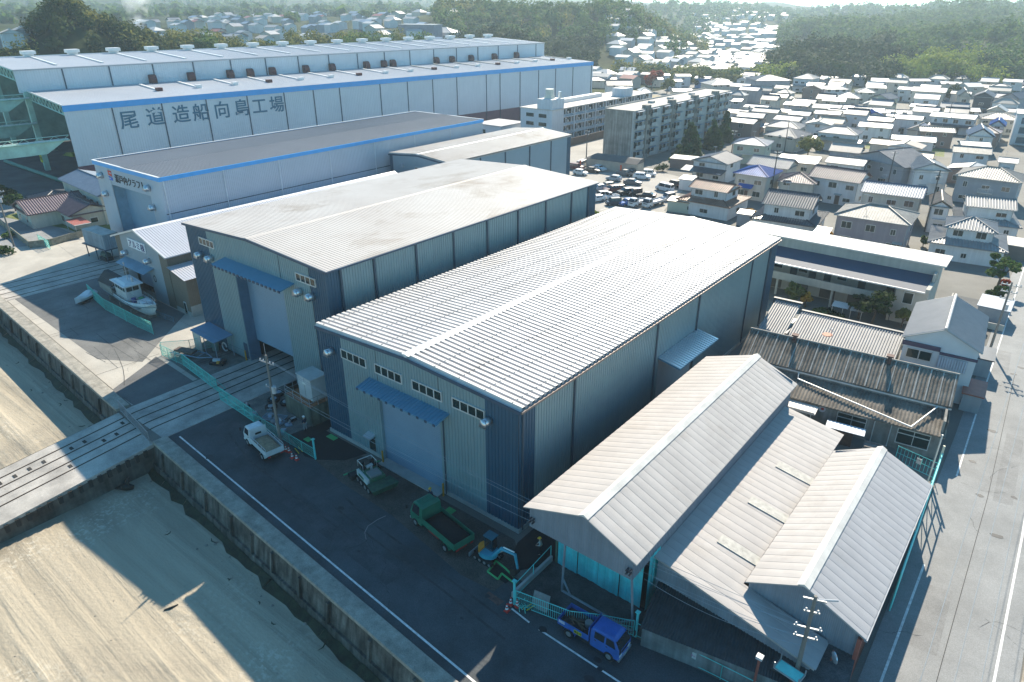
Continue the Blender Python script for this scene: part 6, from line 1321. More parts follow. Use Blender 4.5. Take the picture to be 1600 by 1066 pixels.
# far houses: plain walls and roofs, one object each ------------------
def far_protos(tag):
    P = []
    for i, (rf2, wl, w, d, ev, rs, ty) in enumerate([('white', 'white', 9, 7, 5, 1.2, 'gable'), ('white', 'cream', 11, 8, 4.6, 2.2, 'hip'), ('silver', 'white', 10, 7, 5.2, 1.4, 'gable'), ('grey', 'cream', 9, 8, 5, 2.0, 'gabley'), ('cream', 'white', 8, 7, 4.6, 1.4, 'gable'), ('bluegrey', 'grey', 9, 7, 5, 1.6, 'gable'), ('red', 'cream', 9, 7, 4.6, 1.6, 'gable')]):
        S_, rl = slopes(w, d, ev, rs, ty, .4); P.append((rf2, wl, w, d, ev, rs, ty))
    return P
FP = far_protos(0); protos = {}
MASS = {}
N_FAR = [0]
def far_house(px, r, i, where, grp):
    rf2, wl, w, d, ev, rs, ty = FP[i]; x, y = pos(px, r); z = T(px, r)-.2; a = R(rf_.uniform(-14, 14))
    lb = f"tiny {words.get(rf2, 'red')} roofed {wl} house {where}"
    if N_FAR[0] >= FAR_MAX:      # the rest of the far town is one mass
        mr, mw = MASS.setdefault(rf2, MB()), MASS.setdefault('w_'+wl, MB()); ca, sa = math.cos(a), math.sin(a)
        tr = lambda p: (x+(p[0]-w/2)*ca-(p[1]-d/2)*sa, y+(p[0]-w/2)*sa+(p[1]-d/2)*ca, z+p[2])
        q = MB().box(0, w, 0, d, -1.5, ev); k = len(mw.v); mw.v += [tr(p) for p in q.v]; mw.f += [tuple(k+j for j in f) for f in q.f]
        S_, rl = slopes(w, d, ev, rs, ty, .4); q = MB()
        for A, B, U, lm in S_:
            A, B, Uv = Vector(A), Vector(B), Vector(U); u = (B-A).normalized()
            if lm is None: q.quad(A, B, B+Uv, A+Uv)
            else: h_ = math.hypot(U[0], U[1]); kk = min(1., (B-A).length/2/h_); q.quad(A, B, B-u*h_*kk+Uv*kk, A+u*h_*kk+Uv*kk)
        if ty == 'gable': mw_ = MB().extrude([(0, ev-.05), (d, ev-.05), (d/2, ev+rs*.9)], 'x', 0, w)
        elif ty == 'gabley': mw_ = MB().extrude([(0, ev-.05), (w, ev-.05), (w/2, ev+rs*.9)], 'y', 0, d)
        else: mw_ = MB()
        k = len(mw.v); mw.v += [tr(p) for p in mw_.v]; mw.f += [tuple(k+j for j in f) for f in mw_.f]
        k = len(mr.v); mr.v += [tr(p) for p in q.v]; mr.f += [tuple(k+j for j in f) for f in q.f]; return
    N_FAR[0] += 1
    if i not in protos:
        t = thing('house', lb, 'house', (x, y, z), a, grp); block(t, w, d, -1.5, ev, rs, ty, rf2, wl, False, .4, (-w/2, -d/2), False, i)
        protos[i] = t
    else:
        t = copy_tree(protos[i]); t.location = (x, y, z); t.rotation_euler = (0, 0, a); t['label'] = lb; t['group'] = grp
def far_mass():
    me = bpy.data.meshes.new('distant_houses'); V, F, MI = [], [], []
    for j, (k, q) in enumerate(MASS.items()):
        me.materials.append(m_walls[k[2:]] if k.startswith('w_') else m_roofs[k]); o_ = len(V); V += q.v; F += [tuple(o_+i for i in f) for f in q.f]; MI += [j]*len(q.f)
    me.from_pydata(V, [], F); me.polygons.foreach_set('material_index', MI); me.update()
    o = bpy.data.objects.new('distant_houses', me); C.objects.link(o); o['kind'] = 'stuff'; o['label'] = 'crowded far houses melting into the haze of the valley'
FAR_MAX = 45
FS = []
def far_zone(p0, p1, r0, r1, n, where, grp, wts):
    c = 0; tries = 0
    while c < n and tries < n*40:
        tries += 1; px, r = rf_.uniform(p0, p1), rf_.uniform(r0, r1); x, y = pos(px, r)
        if any((x-a)**2+(y-b)**2 < 110 for a, b in FS): continue
        FS.append((x, y)); far_house(px, r, rf_.choices(range(7), wts)[0], where, grp); c += 1
wt = [6, 3, 4, 2, 3, 2, .4]
far_zone(-10, 58, 346, 400, 14, 'on the plateau at the left edge', 'houses on the left plateau', [2, 1, 2, 2, 2, 2, 1])
far_zone(200, 400, 400, 700, 40, 'on the plateau behind the wooded knoll', 'houses behind the wooded knoll', [2, 1, 2, 3, 2, 3, 2])
far_zone(300, 740, 430, 900, 90, 'on the plateau beyond the shipyard hall', 'houses beyond the shipyard hall', [2, 1, 3, 3, 2, 4, .6])
far_zone(930, 1000, 395, 440, 9, 'just past the shipyard hall end', 'houses past the hall end', wt)
far_zone(955, 1215, 470, 640, 85, 'in the crowded rows below the valley mouth', 'houses below the valley mouth', wt)
far_zone(1085, 1225, 640, 1150, 85, 'up the hazy valley between the hills', 'houses up the hazy valley', wt)
far_zone(1085, 1230, 1150, 1600, 40, 'at the hazy head of the valley', 'houses at the valley head', wt)
far_mass()
p = pos(655, 470); t = thing('pink_building', 'pale pink and grey municipal building far beyond the hall roof', 'building', (p[0], p[1], T(655, 470)), R(20)); block(t, 24, 12, -1, 8, .3, 'flat', 'white', 'mauve', False, .3, (-12, -6), True, 3)
p = pos(693, 480); t = thing('gymnasium', 'far white hall with pale hipped roof beside the pink building', 'building', (p[0], p[1], T(693, 480)), R(20)); block(t, 16, 14, -1, 6, 3, 'hip', 'white', 'white', False, .3, (-8, -7), False, 3)
# ------------------------------------------------------------------ smoke plume over the far town
def smoke():
    m = bpy.data.materials.new('white_smoke'); m.use_nodes = True; n = m.node_tree.nodes; l = m.node_tree.links
    n.remove(n['Principled BSDF']); v = n.new('ShaderNodeVolumePrincipled'); v.inputs['Color'].default_value = (.95, .95, .95, 1); v.inputs['Anisotropy'].default_value = .3
    tc = n.new('ShaderNodeTexCoord'); no = n.new('ShaderNodeTexNoise'); no.inputs['Scale'].default_value = .12; no.inputs['Detail'].default_value = 3; l.new(tc.outputs['Object'], no.inputs['Vector'])
    mr = n.new('ShaderNodeMapRange'); mr.inputs['From Min'].default_value = .42; mr.inputs['From Max'].default_value = .7; mr.inputs['To Max'].default_value = .09; l.new(no.outputs['Fac'], mr.inputs['Value']); l.new(mr.outputs[0], v.inputs['Density'])
    l.new(v.outputs[0], n['Material Output'].inputs['Volume'])
    p = pos(205, 560); z = T(205, 560)
    mb = MB(); R_ = [(2, 0, 0), (5, 4, 8), (8, 6, 16), (11, 10, 24), (12, 15, 32), (7, 18, 38)]
    mb.rings([[(dx+math.cos(a*.7854)*r, math.sin(a*.7854)*r, q) for a in range(8)] for r, dx, q in R_])
    o = mb.build('smoke', m, None); o.location = (p[0], p[1], z); o['kind'] = 'stuff'; o['label'] = 'white smoke drifting up over the far left town'
smoke()
# ------------------------------------------------------------------ vehicles
m_tyre = mat('tyre_rubber', (.015, .015, .016), .85)
m_rim = mat('wheel_rim', (.35, .36, .37), .4, .6)
m_lamp = mat('lamp_glass', (.75, .75, .72), .15)
m_tail = mat('tail_lamp', (.4, .02, .02), .3)
m_under = mat('chassis_black', (.02, .02, .022), .7)
m_cglass = mat('car_glass', (.02, .028, .035), .08, spec=.7)
def paint(name, c): return mat('paint_'+name, c, .38, 0., var=.14, scale=1.3, spec=.5, streak=.12)
PAINTS = {'white': (.72, .72, .71), 'silver': (.42, .43, .45), 'black': (.018, .018, .02), 'navy': (.02, .04, .07), 'grey': (.14, .145, .15), 'blue': (.03, .13, .42), 'maroon': (.10, .02, .025), 'beige': (.45, .41, .33), 'green': (.02, .14, .10), 'darkblue': (.02, .03, .06)}
def wheel(parent, x, y, r, w, dual=False):
    o = MB().tube([(x, y-w/2, r), (x, y+w/2, r)], r, 16).build('wheel', m_tyre, parent)
    s = 1 if y > 0 else -1; yy = y+s*w/2
    MB().tube([(x, yy-s*.03, r), (x, yy+s*.012, r)], [r*.62, r*.55], 12).build('rim', m_rim, o)
    return o
def car(label, px, py, rz, kind, col, grp=None, pos_=None, z=.03):
    """kind: sedan, hatch, van, kei, suv, keitruck, pickup; x forward"""
    D = {'sedan': (4.5, 1.7, 1.45, [(0, .30, .62, .70), (.06, .22, .80, .80), (.30, .2, .92, .93), (.42, .2, .95, 1.42), (.70, .2, .95, 1.44), (.86, .2, .95, .98), (.97, .22, .9, .92), (1, .32, .7, .75)]),
         'hatch': (3.9, 1.68, 1.5, [(0, .30, .6, .7), (.06, .22, .82, .84), (.24, .2, .96, .98), (.40, .2, .98, 1.5), (.80, .2, 1.0, 1.5), (.95, .2, 1.0, 1.15), (.99, .24, .9, .95), (1, .32, .75, .8)]),
         'suv': (4.5, 1.8, 1.7, [(0, .34, .7, .8), (.05, .26, .96, .98), (.25, .24, 1.08, 1.1), (.38, .24, 1.1, 1.68), (.84, .24, 1.1, 1.7), (.96, .24, 1.1, 1.25), (.99, .26, 1.0, 1.05), (1, .36, .8, .85)]),
         'van': (4.6, 1.7, 1.95, [(0, .3, .7, .8), (.04, .24, .95, 1.0), (.12, .22, 1.05, 1.12), (.26, .22, 1.1, 1.93), (.9, .22, 1.1, 1.95), (.985, .22, 1.1, 1.8), (1, .3, 1.0, 1.1)]),
         'kei': (3.4, 1.48, 1.75, [(0, .3, .62, .72), (.05, .22, .9, .92), (.17, .2, .98, 1.02), (.31, .2, 1.0, 1.72), (.9, .2, 1.0, 1.75), (.98, .2, 1.0, 1.5), (1, .3, .9, 1.0)])}
    truck = kind in ('keitruck', 'pickup')
    p = pos_ or at(px, py, 0); t = thing('parked_car' if not truck else 'light_truck', label, 'car' if not truck else 'truck', (p[0], p[1], z), R(rz), grp)
    m = paint(col, PAINTS[col])
    if truck:
        L, Wd = (3.4, 1.45) if kind == 'keitruck' else (4.9, 1.72); H_ = 1.75 if kind == 'keitruck' else 1.6; cabf = .42
        prof = [(0, .3, .75, .85), (.03, .24, .98, 1.0), (.12 if kind == 'keitruck' else .28, .22, 1.05, 1.08), (.2 if kind == 'keitruck' else .38, .22, 1.08, H_), (.40 if kind == 'keitruck' else .6, .22, 1.08, H_), (.42 if kind == 'keitruck' else .64, .22, 1.05, 1.1)]
    else: L, Wd, H_, prof = D[kind]
    hw = Wd/2; rings = []
    for f, z0, zb, zt in prof:
        x = L/2-f*L; wl = hw*(.86 if f in (0, 1) else 1.); wt = hw*(.80 if zt-zb > .25 else .94)*(.9 if f in (0, 1) else 1)
        rings.append([(x, -wl*.96, z0), (x, -wl, (z0+zb)*.5), (x, -wl*.97, zb), (x, -wt, zt-.04), (x, -wt*.8, zt), (x, wt*.8, zt), (x, wt, zt-.04), (x, wl*.97, zb), (x, wl, (z0+zb)*.5), (x, wl*.96, z0)])
    MB().rings(rings).build('body', m, t, False, .03)
    hi = [i for i, q in enumerate(prof) if q[3]-q[2] > .25]; a, b = hi[0], hi[-1]
    xa, xb = L/2-prof[a][0]*L, L/2-prof[b][0]*L; zb = prof[a][2]; zt = prof[a][3]
    for s in (-1, 1):
        y0, y1 = s*(hw*.97+.008), s*(hw*.80+.012); n = 1 if truck else 2
        for k in range(n):
            x0 = xa+(xb-xa)*k/n-.05; x1 = xa+(xb-xa)*(k+1)/n+.05
            xf = .22 if k == 0 else 0
            q = [(x0+xf, y0, zb+.03), (x1, y0, zb+.03), (x1, y1, zt-.1), (x0, y1, zt-.1)]
            MB().quad(*(q if s > 0 else q[::-1])).build('window', m_cglass, t)
    i = a-1; xw = L/2-prof[i][0]*L; zw = prof[i][3]; off = .015
    MB().quad((xw-.02+off, -hw*.82, zw+.04), (xw-.02+off, hw*.82, zw+.04), (xa+.03+off, hw*.72, zt-.05), (xa+.03+off, -hw*.72, zt-.05)).build('windscreen', m_cglass, t)
    if not truck:
        j = b+1; xr = L/2-prof[j][0]*L; zr = prof[j][3]
        MB().quad((xb-.04-off, -hw*.72, zt-.06), (xb-.04-off, hw*.72, zt-.06), (xr-off, hw*.80, zr+.05), (xr-off, -hw*.80, zr+.05)).build('rear_window', m_cglass, t)
    else:
        x1 = xb-.12; x0 = -L/2
        MB().box(x0, x1, -hw, hw, .62, .72).box(x0, x0+.04, -hw, hw, .72, 1.02).box(x0+.04, x1, -hw, -hw+.04, .72, 1.02).box(x0+.04, x1, hw-.04, hw, .72, 1.02).box(x1-.04, x1, -hw+.04, hw-.04, .72, 1.1).build('cargo_bed', m, t)
        MB().box(x0+.3, xb, -hw*.7, hw*.7, .3, .62).build('chassis', m_under, t)
    rw = .3 if kind not in ('kei', 'keitruck') else .27
    for x in (L*.31, -L*.30):
        for s in (-1, 1): wheel(t, x, s*(hw-.1), rw, .22)
    for s in (-1, 1):
        MB().box(L/2-.12, L/2-.0, s*hw*.62-.16, s*hw*.62+.16, .62, .76).build('headlight', m_lamp, t)
        if not truck: MB().box(-L/2-.005, -L/2+.1, s*hw*.78-.1, s*hw*.78+.1, .75, .98).build('tail_light', m_tail, t)
    return t
G = 'cars in the staff car park'
def zc(x, y): return (880+x*.13125, 240+y*.13125)
for lb, x, y, rz, kd, col in [
    ('white compact car nearest the corner of the steel-blue hall', 205, 255, 5, 'hatch', 'white'), ('black saloon behind the white compact by the store wall', 345, 225, 8, 'sedan', 'black'),
    ('white van at the back left of the car park', 225, 160, 98, 'van', 'white'), ('maroon car half hidden behind the white compact', 150, 190, 8, 'suv', 'maroon'),
    ('white sporty saloon parked along the store wall', 425, 200, -12, 'sedan', 'white'), ('silver hatchback alone in the middle of the car park', 600, 325, 188, 'hatch', 'silver'),
    ('grey pickup truck in the shade of the store', 740, 265, 185, 'pickup', 'grey'), ('black hatchback in the store shade beside the pickup', 830, 245, 95, 'hatch', 'black'),
    ('white people carrier at the right of the store shade', 935, 305, 20, 'suv', 'white'), ('white microvan behind the white people carrier', 1025, 270, 20, 'kei', 'white'),
    ('dark grey saloon with bright windscreen in the middle lane', 825, 370, 12, 'sedan', 'grey'), ('white boxy microvan by the tan hut', 1205, 445, 170, 'van', 'white'),
    ('black microvan behind the white boxy van', 1310, 400, 170, 'kei', 'black'), ('silver microcar beside the flatbed truck', 1245, 555, 250, 'kei', 'silver'),
    ('silver car at the left end of the front row', 415, 440, 245, 'hatch', 'silver'), ('white microvan in the front row', 455, 535, 245, 'kei', 'white'), ('white kei truck in the front row', 575, 545, 245, 'keitruck', 'white'),
    ('maroon and black wagon in the second row', 580, 460, 245, 'suv', 'maroon'), ('black car between the maroon wagon and the pale wagon', 660, 445, 245, 'hatch', 'black'), ('black wagon with bright roof in the second row', 745, 490, 240, 'suv', 'black'),
    ('black microcar right of the bright-roofed wagon', 850, 500, 240, 'kei', 'black'), ('low black saloon at the right of the second row', 985, 530, 200, 'sedan', 'black'), ('dark blue microcar before the front row', 595, 615, 230, 'kei', 'navy'),
    ('small bright blue car left of the white trucks', 760, 615, 245, 'hatch', 'blue'), ('white car tucked at the hall corner', 395, 570, 245, 'hatch', 'white'), ('pale microvan behind the front row', 520, 425, 245, 'kei', 'beige')]:
    car(lb, *zc(x, y), rz, kd, col, G)
# trucks ---------------------------------------------------------------
def truck(label, x, y, rz, L, Wd, cab_len, cab_h, cabm, bedm, load=None, crew=False, rails=False, frame=m_under, deck=.95, side=.42, name='tipper_truck', z=.03, bedfloor=None):
    """cab-over truck, x forward, wheels on the ground"""
    t = thing(name, label, 'truck', (x, y, z), R(rz)); hw = Wd/2; xf = L/2; xc = xf-cab_len
    MB().box(-L/2+.2, xf-.3, -.4, .4, .45, .75).box(-L*.12, L*.12, -hw*.85, -.42, .42, .75).box(-L*.12, L*.1, .42, hw*.85, .42, .75).build('chassis', frame, t)
    r = []
    for xx, w0, w1, z0, z1 in ((xf, .96, .88, .5, 1.25), (xf-.04, 1, .95, .42, 1.32), (xf-.42, 1, .86, .42, cab_h-.06), (xf-.6, 1, .84, .42, cab_h), (xc+.1, 1, .84, .42, cab_h), (xc, 1, .9, .5, cab_h-.08)):
        r.append([(xx, -hw*w0*.94, z0), (xx, -hw*.94*w0, 1.25), (xx, -hw*.94*w1, z1-.05), (xx, -hw*.94*w1*.85, z1), (xx, hw*.94*w1*.85, z1), (xx, hw*.94*w1, z1-.05), (xx, hw*.94*w0, 1.25), (xx, hw*.94*w0, z0)])
    cab = MB().rings(r).build('cab', cabm, t, False, .04)
    MB().quad((xf+.005, -hw*.82, 1.32), (xf+.005, hw*.82, 1.32), (xf-.39, hw*.76, cab_h-.12), (xf-.39, -hw*.76, cab_h-.12)).build('windscreen', m_cglass, cab)
    n = 2 if crew else 1; span = (cab_len-.45)/n
    for s in (-1, 1):
        for k in range(n):
            x0 = xf-.28-k*span; x1 = x0-span+.14; xs = .22 if k == 0 else 0
            q = [(x0, s*(hw*.94+.006), 1.32), (x1, s*(hw*.94+.006), 1.32), (x1, s*(hw*.83+.02), cab_h-.16), (x0-xs, s*(hw*.83+.02), cab_h-.16)]
            MB().quad(*(q if s > 0 else q[::-1])).build('door_window', m_cglass, cab)
            MB().box(x1+.02, x1+.16, s*hw*.945-.02, s*hw*.945+.02, 1.12, 1.17).build('door_handle', m_under, cab)
        MB().box(xf-.06, xf+.02, s*hw*.66-.16, s*hw*.66+.16, .68, .86).build('headlight', m_lamp, t)
        mm = MB().tube([(xf-.1, s*hw*.95, 1.7), (xf+.18, s*(hw+.18), 1.75)], .02, 5); mm.box(xf+.14, xf+.2, s*(hw+.12)-.08, s*(hw+.12)+.08, 1.4, 1.75); mm.build('wing_mirror', m_under, cab)
    MB().box(xf-.06, xf+.07, -hw*.95, hw*.95, .38, .58).build('bumper', m_steel if cabm is not MATS.get('paint_white') else cabm, t)
    MB().box(xf+.008, xf+.03, -hw*.5, hw*.5, .92, 1.1).build('grille', m_under, cab); MB().box(xf+.071, xf+.08, -.2, .2, .42, .54).build('number_plate', m_frame, t); MB().box(xf-.06, xf+.012, -hw*.8, hw*.8, 1.255, 1.3).build('wiper_panel', m_under, cab)
    if crew: MB().box(xc+.2, xf-.7, -.02, .02, cab_h, cab_h+.02).build('roof_seam', cabm, cab)
    for k in range(9): MB().box(xc+.15, xf-.62, -hw*.62+k*hw*.155-.012, -hw*.62+k*hw*.155+.012, cab_h-.004, cab_h+.016).build('roof_rib', cabm, cab)
    x0, x1 = -L/2, xc-.1
    bed = MB().box(x0, x1, -hw, hw, deck-.14, deck).build('cargo_bed', bedm, t)
    MB().box(x0+.05, x1-.05, -hw+.05, hw-.05, deck, deck+.015).build('bed_floor', bedfloor or bedm, bed)
    for s in (-1, 1): MB().box(x0, x1, s*hw-.03 if s > 0 else -hw, s*hw if s > 0 else -hw+.03, deck, deck+side).build('side_board', bedm, bed)
    MB().box(x0, x0+.03, -hw+.03, hw-.03, deck, deck+side).build('tailgate', bedm, bed)
    MB().hexa([(x1-.06, -hw+.03, deck), (x1, -hw+.03, deck), (x1, hw-.03, deck), (x1-.06, hw-.03, deck), (x1-.06, -hw*.9, cab_h-.1), (x1+.35 if not rails and not crew else x1, -hw*.9, cab_h+.05), (x1+.35 if not rails and not crew else x1, hw*.9, cab_h+.05), (x1-.06, hw*.9, cab_h-.1)]).build('headboard', bedm, bed)
    if rails:
        for s in (-1, 1):
            mb = MB().tube([(x0, s*(hw-.02), deck+side+.3), (x1, s*(hw-.02), deck+side+.3)], .025, 5)
            for k in range(5): xx = x0+(x1-x0)*k/4; mb.tube([(xx, s*(hw-.02), deck+side), (xx, s*(hw-.02), deck+side+.3)], .022, 5)
            mb.build('side_rail', bedm, bed)
    if load:
        nx, ny = 14, 10; rr = random.Random(int(x*10)); g = MB(); V = []
        for i in range(nx+1):
            for j in range(ny+1):
                u, v = i/nx*2-1, j/ny*2-1; zz_ = deck+.06+(side*.75+.1)*max(0, 1-abs(u)**3)*max(0, 1-abs(v)**3)+rr.uniform(-.025, .025)
                V.append((x0+.06+(x1-x0-.14)*i/nx, -hw+.05+(2*hw-.1)*j/ny, zz_))
        g.v = V; g.f = [(i*(ny+1)+j, (i+1)*(ny+1)+j, (i+1)*(ny+1)+j+1, i*(ny+1)+j+1) for i in range(nx) for j in range(ny)]
        g.build('load', load, t, True)
    for xx in (xf-.75, -L/2+L*.2):
        for s in (-1, 1): wheel(t, xx, s*(hw-.14), .37, .26 if xx > 0 else .4)
    for s in (-1, 1):
        mb = MB(); c_ = (-L/2+L*.2, s*hw*.86, .37)
        pts = [(c_[0]+.48*math.cos(q), c_[1], c_[2]+.48*math.sin(q)) for q in [math.pi*k/8 for k in range(9)]]
        for p_, q_ in zip(pts[:-1], pts[1:]): mb.quad((p_[0], p_[1]-.16, p_[2]), (p_[0], p_[1]+.16, p_[2]), (q_[0], q_[1]+.16, q_[2]), (q_[0], q_[1]-.16, q_[2]))
        mb.build('mudguard', bedm, t)
    for s in (-1, 1): MB().box(x0-.03, x0-.0, s*hw*.7-.14, s*hw*.7+.14, deck-.32, deck-.18).build('tail_light', m_tail, t)
    MB().tube([(0.2, -hw*.7, .35), (-.6, -hw*.7, .35)], .14, 8).build('exhaust', m_under, t)
    return t
m_sandload = mat('sand_load', (.26, .20, .13), .95, var=.3, scale=2., fine=.3, bump=.4)
m_asphload = mat('asphalt_load', (.008, .008, .009), .9, var=.4, scale=5., fine=.4, bump=.5)
pg_ = paint('green', (.015, .16, .10)); pb_ = paint('royal', (.03, .12, .40)); pw_ = paint('white', PAINTS['white'])
m_redch = mat('red_chassis', (.28, .03, .03), .6)
t = truck('white tipper truck loaded with sand beside the utility pole', -2.3, -6.4, 172, 5.2, 1.85, 1.55, 2.15, pw_, mat('white_bed', (.55, .56, .57), .5), m_sandload, False, True)
MB().box(-5.2/2+3.4, -5.2/2+3.42, -.25, .35, 1.5, 1.7).build('name_plate', m_under, t); MB().tube([(5.2/2-1.66, .62, 1.95), (5.2/2-1.68, .62, 1.95)], .13, 8).build('round_badge', mat('badge_yellow', (.6, .5, .03), .6), t)
truck('dark green dump truck loaded with black asphalt in front of the shutter', 20.1, -4.2, 171, 6.2, 2.1, 1.65, 2.35, pg_, pg_, m_asphload, False, False, m_redch, 1.0, .5)
t = truck('bright blue double-cab tipper parked by the turquoise gate', 35.9, -5.35, -1+2, 4.9, 1.75, 2.25, 2.0, pb_, pb_, None, True, False, m_under, .85, .38, 'tipper_truck', .03, mat('rusty_bed', (.06, .045, .04), .8, var=.6, scale=3))
MB().box(-1.05, -.45, -.93, -.885, .82, 1.08).build('yellow_notice', mat('notice_yellow', (.7, .6, .03), .6), t)
text('建設用', .26, 'notice_lettering', m_dark, t, (-1.03, -.935, .86), (math.pi/2, 0, 0), .003, 0, .75)
text('888', .34, 'number_lettering', mat('white_lettering', (.75, .75, .78), .6), t, (-2.35, -.885, .95), (math.pi/2, 0, 0), .003)
mb = MB(); rr = random.Random(9)
for k in range(9): mb.tube([(-2.1+rr.uniform(0, 1.8), rr.uniform(-.5, .5), .93+rr.uniform(0, .12)), (-2.1+rr.uniform(0, 1.8), rr.uniform(-.5, .5), .93+rr.uniform(0, .12))], rr.uniform(.03, .08), 5)
mb.build('tools', mat('tool_brown', (.12, .08, .05), .8, var=.5, scale=3), t); MB().tube([(-.5, .15, .87), (-.5, .15, 1.25)], .28, 10).build('machine_drum', m_rim, t)
p = zc(1040, 640); q = at(*p); truck('white flatbed truck with long low bed in the car park', q.x, q.y+1.5, 262, 6.6, 1.9, 1.6, 2.1, pw_, mat('white_bed', (.55, .56, .57)), None, False, False, m_under, .95, .32)
p = zc(845, 640); q = at(*p); truck('white cab-over truck beside the long flatbed', q.x, q.y+1.5, 262, 5.0, 1.8, 1.6, 2.05, pw_, mat('white_bed', (.55, .56, .57)), None, False, False, m_under, .95, .32)
# mini excavator --------------------------------------------------------
m_cyan = mat('cyan_paint', (.04, .30, .40), .45); m_org = mat('orange_panel', (.75, .25, .02), .45)
e = thing('mini_excavator', 'light blue mini excavator with orange tail panel digging by the hall corner', 'excavator', (25.0, -3.9, .03), R(0))
def track(y):
    prof = [(math.cos(a)*.22+(.75 if math.cos(a) > 0 else -.75), .24+.22*math.sin(a)) for a in [math.pi/2-2*math.pi*k/16-.01 for k in range(16)]]
    o = MB().extrude([(p_[0], p_[1]) for p_ in prof], 'y', y-.17, y+.17).build('track', m_tyre, e)
    for x in (-.75, -.25, .25, .75): MB().tube([(x, y-.19, .24), (x, y+.19, .24)], .13, 10).build('roller', m_rim, o)
track(-.62); track(.62)
MB().box(-.5, .5, -.45, .45, .3, .5).build('undercarriage', m_under, e)
MB().box(-1.35, -1.28, -.85, .85, .05, .42).build('blade', mat('blade_steel', (.4, .42, .45), .4, .4), e); MB().box(-1.28, -.5, -.3, -.2, .2, .3).box(-1.28, -.5, .2, .3, .2, .3).build('blade_arm', m_under, e)
ring = [(math.cos(a)*.85, math.sin(a)*.72) for a in [2*math.pi*k/16 for k in range(16)]]
MB().prism(ring, .52, .95).build('upper_body', m_cyan, e)
MB().prism([(x*1.02, y*1.02) for x, y in ring if x < -.3], .75, 1.15).build('tail_panel', m_org, e)
cab = MB().box(-.35, .45, -.05, .62, .95, 2.15).build('cab', mat('cab_dark', (.03, .07, .09), .3), e)
MB().box(-.3, .42, -.07, -.051, 1.15, 2.05).box(.451, .47, .0, .58, 1.1, 2.05).build('cab_glass', m_cglass, cab); MB().box(-.42, .52, -.12, .68, 2.15, 2.24).build('cab_roof', mat('cab_roof', (.03, .12, .16), .5), cab)
MB().tube([(.75, -.3, .85), (1.6, -.25, 2.1), (2.9, -.2, 2.2)], [.15, .16, .11], 6).build('boom', m_cyan, e)
MB().tube([(2.9, -.2, 2.25), (3.15, -.2, .95)], [.13, .09], 6).build('arm', m_cyan, e)
MB().tube([(1.0, -.3, 1.25), (1.75, -.26, 1.95)], .06, 6).tube([(1.8, -.24, 2.35), (2.85, -.2, 2.42)], .06, 6).build('hydraulic_ram', m_steel, e)
MB().extrude([(2.75, .95), (3.15, 1.0), (3.2, .5), (2.95, .2), (2.65, .3), (2.6, .6)], 'y', -.5, .1).build('bucket', m_under, e)
# asphalt paver ----------------------------------------------------------
v = thing('asphalt_paver', 'dark green asphalt paver with white side panel before the shutter door', 'road paver', (10.4, -3.2, .03), R(-14))
m_pg = paint('pavergreen', (.02, .12, .07))
for s in (-1, 1):
    o = MB().extrude([(-1.2, .05), (1.2, .05), (1.4, .3), (1.2, .55), (-1.2, .55), (-1.4, .3)], 'y', s*.9-.18, s*.9+.18).build('track', m_tyre, v)
    for x in (-1.1, -.4, .4, 1.1): MB().tube([(x, s*.9-.2, .3), (x, s*.9+.2, .3)], .2, 10).build('roller', m_rim, o)
MB().box(-1.3, 1.1, -.75, .75, .5, 1.35).build('body', m_pg, v, bevel=.04); MB().box(-1.3, .9, -1.0, -.78, .7, 1.3).build('side_panel', mat('panel_white', (.5, .52, .5), .5), v); MB().box(-.9, .1, -1.02, -1.001, .85, 1.1).build('panel_stripe', m_pg, v)
MB().hexa([(1.1, -.9, .55), (2.4, -1.1, .6), (2.4, 1.1, .6), (1.1, .9, .55), (1.1, -1.2, 1.05), (2.5, -1.35, 1.1), (2.5, 1.35, 1.1), (1.1, 1.2, 1.05)]).build('hopper', mat('hopper_green', (.02, .08, .05), .6, var=.4, scale=3), v)
MB().box(-2.3, -1.5, -1.5, 1.5, .1, .5).build('screed', m_under, v); MB().box(-2.45, -2.3, -1.9, 1.9, .35, .42).build('screed_step', mat('step_green', (.03, .3, .12), .6), v)
mb = MB()
for y in (-.7, .7): mb.tube([(-1.6, y, 1.35), (-1.6, y, 2.0), (-.5, y, 2.0), (-.5, y, 1.35)], .035, 6)
mb.tube([(-1.6, -.7, 2.0), (-1.6, .7, 2.0)], .035, 6); mb.build('handrail', m_steel, v)
for y in (-.5, .5): MB().box(-1.1, -.7, y-.2, y+.2, 1.35, 1.5).box(-1.15, -1.05, y-.2, y+.2, 1.5, 1.95).build('seat', m_under, v)
MB().tube([(-.2, 0, 1.35), (-.2, 0, 1.75)], .12, 8).build('exhaust', m_steel, v); MB().tube([(-.6, -.3, 1.6), (-.6, .3, 1.7)], .17, 8).build('steering_console', m_rim, v)
MB().box(-.1, .9, -.6, .5, 1.35, 1.55).build('engine_cover', mat('cover_grey', (.18, .2, .2), .5), v)
